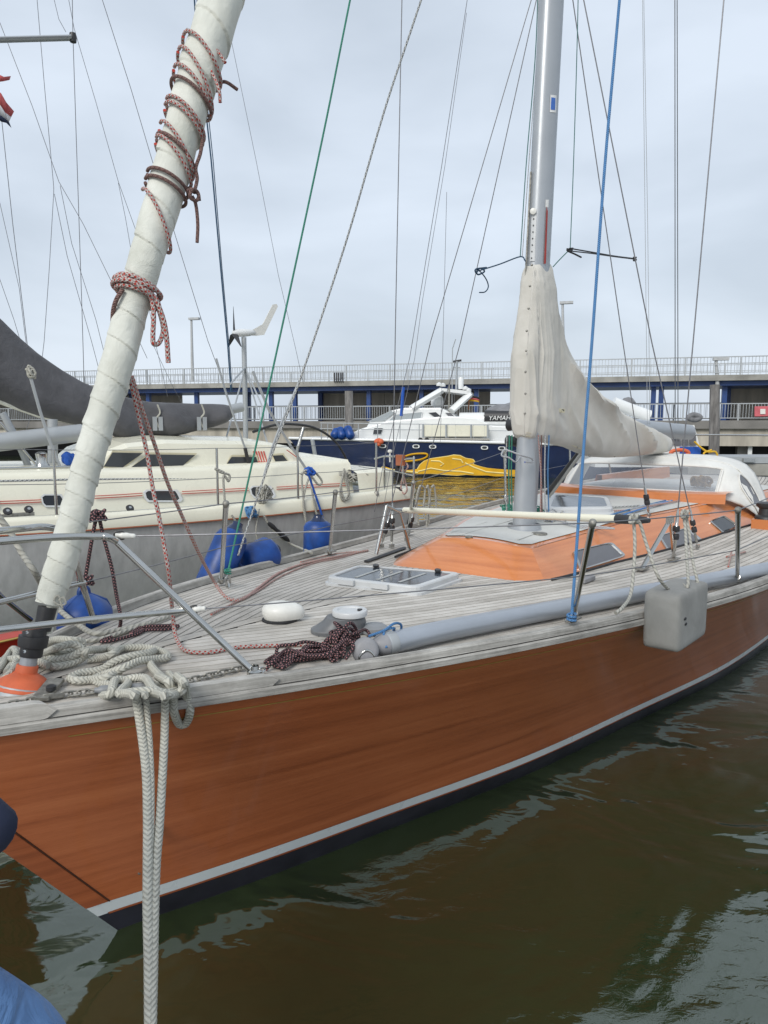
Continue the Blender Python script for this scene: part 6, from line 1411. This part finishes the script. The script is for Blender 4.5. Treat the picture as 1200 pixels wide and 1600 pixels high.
for x in (657, 667): C_('gangway_wheel', MB().lathe([(0, -.04), (.09, -.04), (.09, .04), (0, .04)], CT(x, 687, .0), CF.b, 12), 'black_rubber')
# arch with radar
for p0, p1 in (((643, 638), (690, 610)), ((705, 642), (733, 617))): C_('arch_beam', MB().tube([CT(*p0, -1.0), CT(*p1, -1.4)], .28, 8, flat=(1, .5)), 'white_gel'); C_('arch_beam', MB().tube([CT(*p0, -3.9), CT(*p1, -3.5)], .28, 8, flat=(1, .5)), 'white_gel')
C_('arch_platform', MB().prism([CT(x, y, -1.2) for x, y in ((686, 606), (735, 611), (737, 617), (690, 611))], -CF.b * 2.5), 'white_gel')
C_('radar_dome', MB().lathe([(.25, 0), (.28, .1), (.27, .3), (.2, .42), (0, .46)], CT(683, 634, -2.), n=18), 'white_gel')
C_('radar_pedestal', MB().lathe([(.16, -.4), (.16, 0)], CT(683, 634, -2.), n=12), 'white_gel')
C_('antenna_box', MB().lathe([(.11, 0), (.12, .1), (.12, .45), (.1, .5), (0, .5)], CT(720, 608, -2.), n=14), 'white_gel')
C_('antenna_mast', MB().tube([CT(713, 610, -2), CT(714, 564, -2)], .05, 8), 'rail_grey')
C_('antenna_crossbar', MB().tube([CT(708, 565, -2), CT(721, 563, -2)], .05, 6), 'black_plastic'); C_('antenna_crossbar', MB().tube([CT(709, 574, -2), CT(719, 574, -2)], .03, 6), 'rail_grey')
C_('whip_antenna', MB().tube([CT(706, 652, -1.5), CT(707, 545, -1.5), CT(712, 530, -1.5)], .022, 5), 'rail_grey'); C_('whip_antenna', MB().tube([CT(701, 660, -1.2), CT(702, 598, -1.2)], .04, 5), 'galv')
for x, y in ((686, 603), (692, 604), (727, 609), (732, 612)): C_('deck_light', MB().lathe([(.12, 0), (.12, .1), (0, .16)], CT(x, y, -1.3), n=10), 'white_gel')
# railing
rl = MB()
top_r = [(500, 661), (600, 662), (650, 664)]; 
for x in (502, 512, 520, 537, 560, 590, 625, 655, 675, 700, 712, 740, 757): C_('rail_post', MB().tube([CT(x, 662 + (x - 500) * .008, -.12), CT(x, 688 + (x - 500) * .03, -.12)], .022, 6), 'rail_grey')
for dy in (0, 9): C_('guard_rail', MB().tube([CT(500, 661 + dy, -.12), CT(600, 662 + dy, -.12), CT(800, 664 + dy, -.12), CT(1000, 668 + dy, -.12)], .02, 6), 'rail_grey')
for x, y in ((598, 697), (650, 697.5), (676, 698), (757, 699.5), (784, 700.5)):
    f_ = C_('porthole', MB().grid([[CT(x + 5.6 * k * math.copysign(abs(math.cos(a)) ** .7, math.cos(a)), y + 3. * k * math.copysign(abs(math.sin(a)) ** .7, math.sin(a)), o_) for a in np.arange(20) * 2 * PI / 20] for k, o_ in ((1, .02), (1, .06), (.7, .06), (.65, .04))], closev=True), 'white_gel')
    C_('pane', MB().add([CT(x + 3.8 * math.cos(a), y + 2. * math.sin(a), .05) for a in np.arange(16) * 2 * PI / 16], [list(range(16))], smooth=False), 'dark_glass', f_)
z6 = lambda x, y: (440 + x / 3, 550 + y / 3)
body = [(465, 545), (478, 535), (520, 548), (560, 552), (600, 553), (638, 548), (650, 528), (672, 510), (700, 500), (740, 495), (780, 490), (805, 484), (835, 486), (860, 498), (895, 503), (904, 514), (896, 526), (930, 536), (960, 543), (1010, 548), (1060, 551), (1100, 553), (1100, 584), (1060, 582), (1000, 583), (960, 578), (900, 578), (860, 574), (820, 577), (760, 572), (700, 570), (640, 572), (600, 566), (540, 560), (480, 560)]
def decal(px, off, name, mat): 
    P = [CT(*z6(*q), off) for q in px]; return C_(name, MB().add(P, [list(range(len(P)))], smooth=False), mat)
cb2 = np.mean(body, 0)
decal([tuple(np.array(q) + (np.array(q) - cb2) / np.linalg.norm(np.array(q) - cb2) * 4) for q in body], .035, 'painted_outline', 'pale_vinyl'); decal(body, .045, 'painted_figure', 'yellow_vinyl')
for ln_ in ([(640, 560), (700, 545), (760, 556), (840, 560), (900, 570)], [(700, 510), (740, 512), (760, 525), (745, 535)], [(800, 500), (840, 505), (850, 520)], [(860, 520), (900, 540), (960, 562), (1060, 570)], [(480, 548), (560, 556), (640, 566)]): C_('painted_line', MB().tube([CT(*z6(*q), .05) for q in ln_], .03, 5, flat=(1, 1)), 'pale_vinyl')
C_('painted_tail', MB().tube(cr([CT(*z6(*q), .03) for q in ((582, 488), (610, 480), (650, 476), (680, 478), (682, 490), (665, 500), (640, 507), (600, 512), (575, 514))], 5), .085, 8, flat=(1, .5)), 'yellow_vinyl')
# fenders, rescue ring, flag, dinghy
for i, (x, y, x2, y2) in enumerate(((521, 684, 528, 671), (536, 685, 530, 669), (549, 685, 542, 667))):
    A_, B_ = CT(x, y, .1), CT(x2, y2, -.2); t_ = thing('blue_fender', A_, ['leftmost', 'middle', 'rightmost'][i] + ' of the three blue fenders on the bow rail of the navy motor yacht', 'fender', 'fenders on the motor yacht bow'); d = B_ - A_; Lq = np.linalg.norm(d)
    MB().lathe([(0, 0), (.14, .03), (.19, .1), (.19, Lq - .1), (.14, Lq - .03), (0, Lq)], A_, d, 14).build('body', M['blue_fender'], t_)
lb_ = thing('rescue_float', CT(592, 692, .15), 'orange rescue float hanging on the hull side of the navy motor yacht', 'rescue float')
for dx, dy, r_ in ((-3, -1, .13), (3, -1, .13), (0, 3, .1), (0, -4, .08)): MB().lathe([(0, -r_), (r_ * .8, -r_ * .6), (r_, 0), (r_ * .8, r_ * .6), (0, r_)], CT(592 + dx, 691 + dy, .2), n=10).build('lobe', M['orange_rubber'], lb_)
CFt = Frame(*CF.o[:2], thc)
flagm('national_flag', [[(732, 617), (738, 618), (744, 619), (749, 621)], [(732, 620.5), (738, 621.5), (744, 622.5), (749, 624)], [(732, 624), (738, 624.5), (744, 625.5), (749, 626.5)], [(732, 627), (738, 627), (744, 628), (748, 628.5)]], -2., ['flag_black', 'flag_red', 'flag_gold'], 'small black red and gold flag flying above the navy motor yacht', .02, CF)
C_('flagstaff', MB().tube([CT(732, 640, -2), CT(734, 608, -2)], .03, 6), 'brown_wood')
dg_ = thing('covered_dinghy', CT(775, 655, -2), 'tender with a grey tarpaulin and a black outboard cover on the motor yacht', 'dinghy')
MB().tube(cr([CT(x, 657, -1.2) for x in (718, 730, 760, 800, 830)], 4), .34, 14).build('tube', M['white_gel'], dg_)
MB().tube(cr([CT(x, y, -1.1) for x, y in ((757, 652), (762, 652), (790, 652), (799, 652))], 4), .30, 12, flat=(1, 1)).build('outboard_cover', M['black_plastic'], dg_)
MB().grid([[CT(x, y0 - (y0 - y1) * math.sin(a) * (1 + .08 * math.sin(x)), -1.9 + 1.0 * math.cos(a)) for a in np.linspace(0, PI, 12)] for x, y0, y1 in ((756, 650, 646), (762, 648, 638), (770, 648, 634), (778, 648, 630), (788, 648, 632), (800, 648, 629), (812, 648, 634))]).build('tarpaulin', M['boat_cover'], dg_)
txt('YAMAHA', CT(763, 656.5, -.78), .26, CT(800, 656, -.8) - CT(763, 656.3, -.8), (0, 0, 1), 'label_white', dg_, 'lettering', .004, .2)
# ================================================================ boats beyond, right of the mast
wb2 = thing('white_dinghy', PY(1000, 640, 25), 'white inflatable dinghy stowed behind the end of the beige sail cover', 'dinghy')
FY = Frame(0, 25, PI / 2)
for dz_, dt in ((0, 0), (0, -.9)): MB().tube(cr([FY.T(x, y, dt) for x, y in ((958, 629), (975, 636), (1000, 645), (1014, 650))], 5), [.12] + [.2] * 13 + [.24, .16] if False else .2, 14).build('tube', M['white_gel'], wb2)
MB().lathe([(0, 0), (.22, .02), (.26, .15), (.15, .3), (0, .34)], FY.T(981, 636, -.4), n=14).build('outboard_cover', M['boat_cover'], wb2)
cb3 = thing('cabin_cruiser', PY(1060, 690, 24) * np.array([1, 1, 0]), 'white cruiser with clear cockpit windows and blue cover behind the white dodger', 'motor boat')
FZ = Frame(0, 24, PI / 2)
MB().prism([FZ.T(x, y, 0) for x, y in ((930, 700), (985, 664), (1085, 664), (1094, 700), (1094, 730), (930, 730))], (0, 2.4, 0)).build('hull', M['white_gel'], cb3)
for x0, x1 in ((1040, 1050), (1052, 1062), (1064, 1074), (1076, 1086)): MB().prism([FZ.T(x, y, .03) for x, y in ((x0, 668), (x1, 668), (x1 + 2, 696), (x0 + 1, 696))], (0, -.02, 0)).build('window', M['grey_glass'], cb3)
MB().prism([FZ.T(x, y, .04) for x, y in ((1062, 698), (1094, 698), (1094, 714), (1062, 714))], (0, -.05, 0)).build('spray_cloth', M['blue_cover'], cb3)
rope('yellow_hose', [FZ.T(x, y, .3) for x, y in ((1085, 690), (1096, 700), (1106, 706), (1118, 706), (1120, 716), (1104, 716), (1100, 708), (1112, 703))], .03, 'flag_gold', 'yellow hose coiled on the quay beside the piling')
rope('orange_ring', [FZ.T(1062 + 14 * math.cos(a), 708 + 5 * math.sin(a), .4) for a in np.arange(12) * 2 * PI / 12], .06, 'orange_rubber', 'orange life ring behind the dodger roof', cat='life ring', closed=True)
rope('bag', [FY.T(x, y, .1) for x, y in ((1076, 652), (1084, 648), (1094, 652), (1086, 656), (1078, 654))], .09, 'boat_cover', 'grey cloth bag on the quay railing', cat='bag', closed=True)

# ================================================================ THE TWO-LEVEL BRIDGE
QA = np.array([-20.9, 48.2, 0]); QB = np.array([19.4, 37.3, 0]); thq = math.atan2((QB - QA)[0], (QB - QA)[1]); QF = Frame(QA[0], QA[1], thq); QL = float(np.linalg.norm(QB - QA))
br = thing('bridge', QF(QL / 2, 0, 0), 'long two level concrete harbour bridge with blue steel columns and grey railings', 'bridge')
S0, S1_ = -30., QL + 25.
def Q_(name, mb, mat, parent=None): return mb.build(name, M[mat], parent or br)
def qbox(s0, s1, t0, t1, z0, z1, name, mat, parent=None): return Q_(name, MB().box(QF((s0 + s1) / 2, (t0 + t1) / 2, (z0 + z1) / 2), (s1 - s0, abs(t1 - t0), z1 - z0), ax=(QF.a, QF.b)), mat, parent)
qs = lambda x: QF.inv(QF.T(x, 640, 0))[0]
qz = lambda x, y, t=0: float(QF.T(x, y, t)[2])
ZU = 4.62; ZL = 2.34
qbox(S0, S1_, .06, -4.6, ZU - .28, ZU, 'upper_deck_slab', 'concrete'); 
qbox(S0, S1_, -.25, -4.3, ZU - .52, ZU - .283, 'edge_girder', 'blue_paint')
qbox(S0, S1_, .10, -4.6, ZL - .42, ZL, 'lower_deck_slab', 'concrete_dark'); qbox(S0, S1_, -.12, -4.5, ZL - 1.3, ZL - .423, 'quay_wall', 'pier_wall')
qbox(S0, S1_, -2.5, -4.4, -.6, ZL - 1.303, 'opening_shade', 'black_rubber')  # black block standing in for the shade of the opening below the quay wall
def railing(z, h, name, t=0., step=.13, pstep=2.6):
    r_ = Q_(name, MB().box(QF((S0 + S1_) / 2, t, z + h), (S1_ - S0, .06, .05), ax=(QF.a, QF.b)), 'rail_grey')
    MB().box(QF((S0 + S1_) / 2, t, z + .12), (S1_ - S0, .04, .04), ax=(QF.a, QF.b)).build('bottom_rail', M['rail_grey'], r_)
    if z > 4: MB().box(QF((S0 + S1_) / 2, t, z + h * .55), (S1_ - S0, .03, .03), ax=(QF.a, QF.b)).build('middle_rail', M['rail_grey'], r_)
    po = None
    for s in np.arange(S0, S1_, pstep):
        MB().box(QF(s, t, z + h / 2), (.07, .07, h), ax=(QF.a, QF.b)).build('rail_post', M['rail_grey'], r_)
    m_ = MB()
    for s in np.arange(S0, S1_, step): m_.box(QF(s, t, z + h / 2 + .05), (.022, .022, h - .12), ax=(QF.a, QF.b))
    m_.build('balusters', M['rail_grey'], r_, kind='stuff')
railing(ZU, .90, 'upper_railing', 0., .16); railing(ZL, .84, 'lower_railing', .02, .14)
railing(ZU, .90, 'rear_railing', -4.4, .3)
railing(ZL, 1.0, 'rear_lower_railing', -4.3, .3)
# back wall panels between openings
walls = [(-260, 130), (185, 284), (497, 766), (1140, 1420)]
for x0, x1 in walls:
    a_, b2 = QF.inv(QF.T(x0, 630, -3.9))[0], QF.inv(QF.T(x1, 630, -3.9))[0]; n_ = max(1, int(round((b2 - a_) / 2.4))); w_ = (b2 - a_) / n_
    for i in range(n_): qbox(a_ + i * w_ + .02, a_ + (i + 1) * w_ - .02, -3.85, -4.05, ZL, ZU - .53, 'wall_panel', 'pier_wall')
for x in (235, 310, 426, 463, 578, 660, 745, 905, 1020, 1032, 1130):
    s_ = QF.inv(QF.T(x, 630, -.9))[0]; qbox(s_ - .12, s_ + .12, -.6, -.85, ZL, ZU - .523, 'column', 'blue_paint')
for x in (205, 387, 500, 880, 1137):
    s_ = QF.inv(QF.T(x, 630, -3.4))[0]; qbox(s_ - .14, s_ + .14, -3.4, -3.65, ZL, ZU - .523, 'column', 'blue_paint')
for x in (650, 1083, 980, 800): s_ = QF.inv(QF.T(x, 700, -.1))[0]; qbox(s_ - .03, s_ + .03, -.06, -.14, ZL - 1.29, ZL - .43, 'wall_joint', 'black_rubber')
qbox(QF.inv(QF.T(1172, 715, -.3))[0] - .1, QF.inv(QF.T(1172, 715, -.3))[0] + .1, -.4, -.5, .3, 1.1, 'white_post', 'white_gel')
for x in (150, 350, 560, 760, 960, 1160, 1300): s_ = QF.inv(QF.T(x, 720, -1.))[0]; qbox(s_ - .3, s_ + .3, -.8, -1.4, -.5, ZL - 1.303, 'pier_pile', 'concrete_dark')
# lamp posts, pilings, pontoon, barrier, signs
def lamp(x, y0, y1, d, label):
    t = thing('lamp_post', QF.T(x, y1, d), label, 'lamp post', 'lamp posts on the bridge')
    b0, t2 = QF.T(x + 2, y1, d), QF.T(x, y0, d); MB().tube([b0, t2], [.11, .07], 10).build('pole', M['lamp_grey'], t)
    MB().box(t2 + QF.a * .22 + up * .03, (.75, .28, .14), ax=(QF.a, QF.b)).build('lamp_head', M['lamp_grey'], t)
lamp(299, 499, 596, -4.0, 'tall lamp post on the bridge right of the furled sail'); lamp(879, 474, 590, -4.0, 'tall lamp post on the bridge right behind the beige sail cover')
lamp(1119, 562, 604, -.1, 'short dark post lamp above the right hand piling')
def piling(x, y0, y1, Yd, w_, label, cap='piling'):
    b0 = PY(x, y1, Yd); b0[2] = -.6; t2 = PY(x, y0, Yd); tag(MB().tube([b0, (b0 + t2) / 2 + [.02, 0, 0], t2], [w_ * 1.0, w_ * .97, w_ * .9], 16).build('mooring_pile', M['piling']), label, 'mooring pile', 'mooring piles')
piling(1117, 601, 700, 30., .21, 'weathered mooring pile standing before the bridge at the right'); piling(545, 611, 680, 33.5, .20, 'weathered mooring pile behind the bow of the navy motor yacht'); piling(133, 600, 700, 24, .12, 'thin mooring pile at the left behind the grey sail cover')
pn = thing('floating_pontoon', PY(1150, 735, 27), 'grey floating pontoon at the right below the bridge', 'pontoon')
FP = Frame(0, 27, PI / 2)
for nm, x0, x1, y0, y1, dz_, mt in (('float', 1075, 1420, 725, 743, 2.2, 'concrete'), ('walkway', 1070, 1420, 714, 724, 2.4, 'rail_grey')): MB().prism([FP.T(x, y, 0) for x, y in ((x0, y1), (x1, y1), (x1, y0), (x0, y0))], (0, dz_, 0)).build(nm, M[mt], pn)
MB().prism([FP.T(x, y, .03) for x, y in ((1160, 722), (1178, 722), (1178, 716), (1160, 716))], (0, -.1, 0)).build('cleat', M['steel'], pn)
pk = thing('plastic_barrier', QF.T(1190, 645, .15), 'faded pink plastic barrier hanging on the lower railing at the right edge', 'barrier')
bevel(MB().prism([QF.T(x, y, .12) for x, y in ((1179, 635), (1240, 634), (1240, 650), (1179, 651))], -QF.b * .06).build('panel', M['pink_plastic'], pk), .05)
for x in (1192, 1210, 1228): MB().prism([QF.T(x + a_, y, .16) for a_, y in ((-4, 639), (4, 639), (4, 647), (-4, 647))], -QF.b * .05).build('slot', M['white_plastic'], pk)
sg3 = thing('deck_board', QF.T(529, 587, .1), 'small dark striped board on the upper bridge railing', 'board')
for i in range(5): MB().prism([QF.T(522 + i * 3.2 + a_, y, .1) for a_, y in ((0, 582), (2, 582), (2, 597), (0, 597))], QF.b * .04).build('slat', M['black_plastic'], sg3)

# ================================================================ QUAY under the camera, and the person at the left edge
dk = thing('floating_dock', (0, 0, .1), 'grey boarded dock in front of the boats where the photographer stands', 'dock')
MB().box((0, -1.3, .2), (14, 5.2, .4)).build('float', M['concrete'], dk)
pl0 = None
for i in range(66):
    m_ = MB().box((0, 0, 0), (.2, 5.3, .04)) if pl0 is None else None
    if pl0 is None: pl0 = m_.build('board', M['teak_rail'], dk); o = pl0; 
    else: o = bpy.data.objects.new('board', pl0.data); COL.objects.link(o); o.parent = dk
    o.location = (-7 + .21 * i + .1, -1.3, .42 + .0)
person = thing('person', (-1.15, 1.0, .46), 'person in a dark blue jacket and blue jeans leaning in at the left edge', 'person')
def skinbody(name, verts, edges, rad, mat, root=0, lvl=2, parent=person):
    me = bpy.data.meshes.new(name); off = np.array(person.location); me.from_pydata([tuple(np.array(v) - off) for v in verts], edges, []); o = bpy.data.objects.new(name, me); COL.objects.link(o); o.parent = parent
    bm = bmesh.new(); bm.from_mesh(me); ly = bm.verts.layers.skin.verify(); bm.verts.ensure_lookup_table()
    for i, r_ in enumerate(rad): bm.verts[i][ly].radius = (r_, r_)
    bm.verts[root][ly].use_root = True; bm.to_mesh(me); bm.free()
    mod = o.modifiers.new('skin', 'SKIN'); mod.use_smooth_shade = True; s2 = o.modifiers.new('sub', 'SUBSURF'); s2.levels = s2.render_levels = lvl; me.materials.append(M[mat]); return o
# jeans: pelvis and two legs as one surface; the right thigh swings out towards the boat
kn_ = PY(50, 1680, 1.02); th_ = PY(-22, 1478, 1.0)
pel = np.array([-.98, .94, 1.36]); hipR = np.array([-.86, 1.02, 1.34]); hipL = np.array([-1.12, .84, 1.30])
kneeR = np.array([-.60, 1.18, 1.00]); ankR = np.array([-.66, 1.05, .56]); kneeL = np.array([-1.15, .80, .92]); ankL = np.array([-1.15, .66, .56])
skinbody('jeans', [pel, hipR, (hipR + kneeR) / 2, kneeR, (kneeR + ankR) / 2, ankR, hipL, (hipL + kneeL) / 2, kneeL, (kneeL + ankL) / 2, ankL, pel + [0, 0, .12]],
         [(0, 1), (1, 2), (2, 3), (3, 4), (4, 5), (0, 6), (6, 7), (7, 8), (8, 9), (9, 10), (0, 11)], [.14, .095, .088, .078, .070, .06, .115, .10, .08, .07, .06, .145], 'jeans')
ch = pel + np.array([-.10, .06, .42]); nk = ch + np.array([.02, .03, .18]); 
elb = PY(-2, 1312, .86); shR = ch + np.array([.15, .02, .06]); shL = ch + np.array([-.20, -.02, .08]); elL = shL + np.array([-.10, .12, -.26]); 
cuffR = np.array([elb[0] - .16, elb[1] + .16, elb[2] - .03]); cuffL = elL + np.array([.16, .20, .0])
skinbody('jacket', [pel + [0, 0, .10], (pel + ch) / 2 + [0, 0, .08], ch, nk, shR, (shR + elb) / 2, elb, (elb + cuffR) / 2, cuffR, shL, (shL + elL) / 2, elL, cuffL],
         [(0, 1), (1, 2), (2, 3), (2, 4), (4, 5), (5, 6), (6, 7), (7, 8), (2, 9), (9, 10), (10, 11), (11, 12)], [.15, .15, .16, .08, .07, .045, .036, .040, .038, .085, .065, .055, .042], 'navy_jacket')
def hand(w0, dv, side):
    dv = np.array(dv, float); dv /= np.linalg.norm(dv); sv = np.cross(dv, up); sv /= np.linalg.norm(sv); dn = np.cross(sv, dv)
    V = [w0, w0 + dv * .05, w0 + dv * .09]; Ed = [(0, 1), (1, 2)]; R = [.028, .034, .036]
    for k, (o_, L) in enumerate(((-.03, .07), (-.01, .08), (.01, .075), (.03, .06))):
        b0 = len(V); V += [w0 + dv * .09 + sv * o_, w0 + dv * (.09 + L * .55) + sv * o_ * 1.1 - dn * .012, w0 + dv * (.09 + L * .8) + sv * o_ * 1.1 - dn * .04]; Ed += [(2, b0), (b0, b0 + 1), (b0 + 1, b0 + 2)]; R += [.011, .0095, .008]
    b0 = len(V); V += [w0 + dv * .05 + sv * .04 * side, w0 + dv * .085 + sv * .06 * side - dn * .02]; Ed += [(1, b0), (b0, b0 + 1)]; R += [.012, .009]
    return skinbody('hand', V, Ed, R, 'skin', 0, 1)
hand(cuffR, cuffR - elb, 1); hand(cuffL, cuffL - elL, -1)
hc_ = nk + np.array([.03, .07, .16])
hm = MB(); Gh = []
for z, r_ in ((-.13, .02), (-.12, .045), (-.09, .062), (-.03, .075), (.03, .080), (.08, .072), (.115, .045), (.125, .005)): Gh.append([hc_ + np.array([math.sin(a) * r_ * .92, math.cos(a) * r_ * (1.1 if math.cos(a) > 0 else 1.15) + (.012 if abs(a) < .2 and -.06 < z < 0 else 0), z]) for a in np.linspace(-PI, PI, 33)[:-1]])
hd_ = hm.grid(Gh, closev=True); hd_.tube([nk - up * .02, hc_ - up * .08], [.055, .05], 14); head = hd_.build('head', M['skin'], person)
for sx_ in (-1, 1):
    MB().lathe([(0, -.004), (.012, 0), (0, .005)], hc_ + np.array([sx_ * .03, .082, .005]), (0, 1, 0), 10, sx=1.2, sy=.7).build('eye', M['label_white'], head)
    MB().lathe([(.004, -.006), (.022, 0), (.026, .008), (.01, .01)], hc_ + np.array([sx_ * .072, 0, -.01]), (sx_, -.2, 0), 12, sx=.7, sy=1.3).build('ear', M['skin'], head)
MB().tube([hc_ + [0, .085, .01], hc_ + [0, .105, -.028], hc_ + [0, .085, -.036]], [.007, .013, .009], 8).build('nose', M['skin'], head)
MB().tube([hc_ + [-.022, .078, -.062], hc_ + [0, .084, -.064], hc_ + [.022, .078, -.062]], .005, 6).build('mouth', M['red_vinyl'], head)
MB().grid([[hc_ + np.array([math.sin(a) * r_, math.cos(a) * r_ * 1.08 - .012, z]) for a in np.linspace(.9, 2 * PI - .9, 24)] for z, r_ in ((-.08, .082), (.0, .090), (.06, .088))]).build('hair_back', M['hair'], head)
MB().lathe([(.088, .055), (.084, .09), (.055, .13), (0, .142)], hc_ - np.array([0, .012, 0]), n=24, sy=1.1).build('hair', M['hair'], head)
for a_, k_ in ((ankR, kneeR), (ankL, kneeL)):
    sh = MB().grid([[np.array([a_[0] + math.sin(a) * w_, a_[1] + .05 + math.cos(a) * l_, z]) for a in np.arange(16) * 2 * PI / 16] for z, w_, l_ in ((.445, .045, .13), (.46, .05, .14), (.50, .046, .12), (.54, .04, .07), (.58, .04, .045))], closev=True); sh.build('shoe', M['shoe'], person)
# folded seam on the jeans
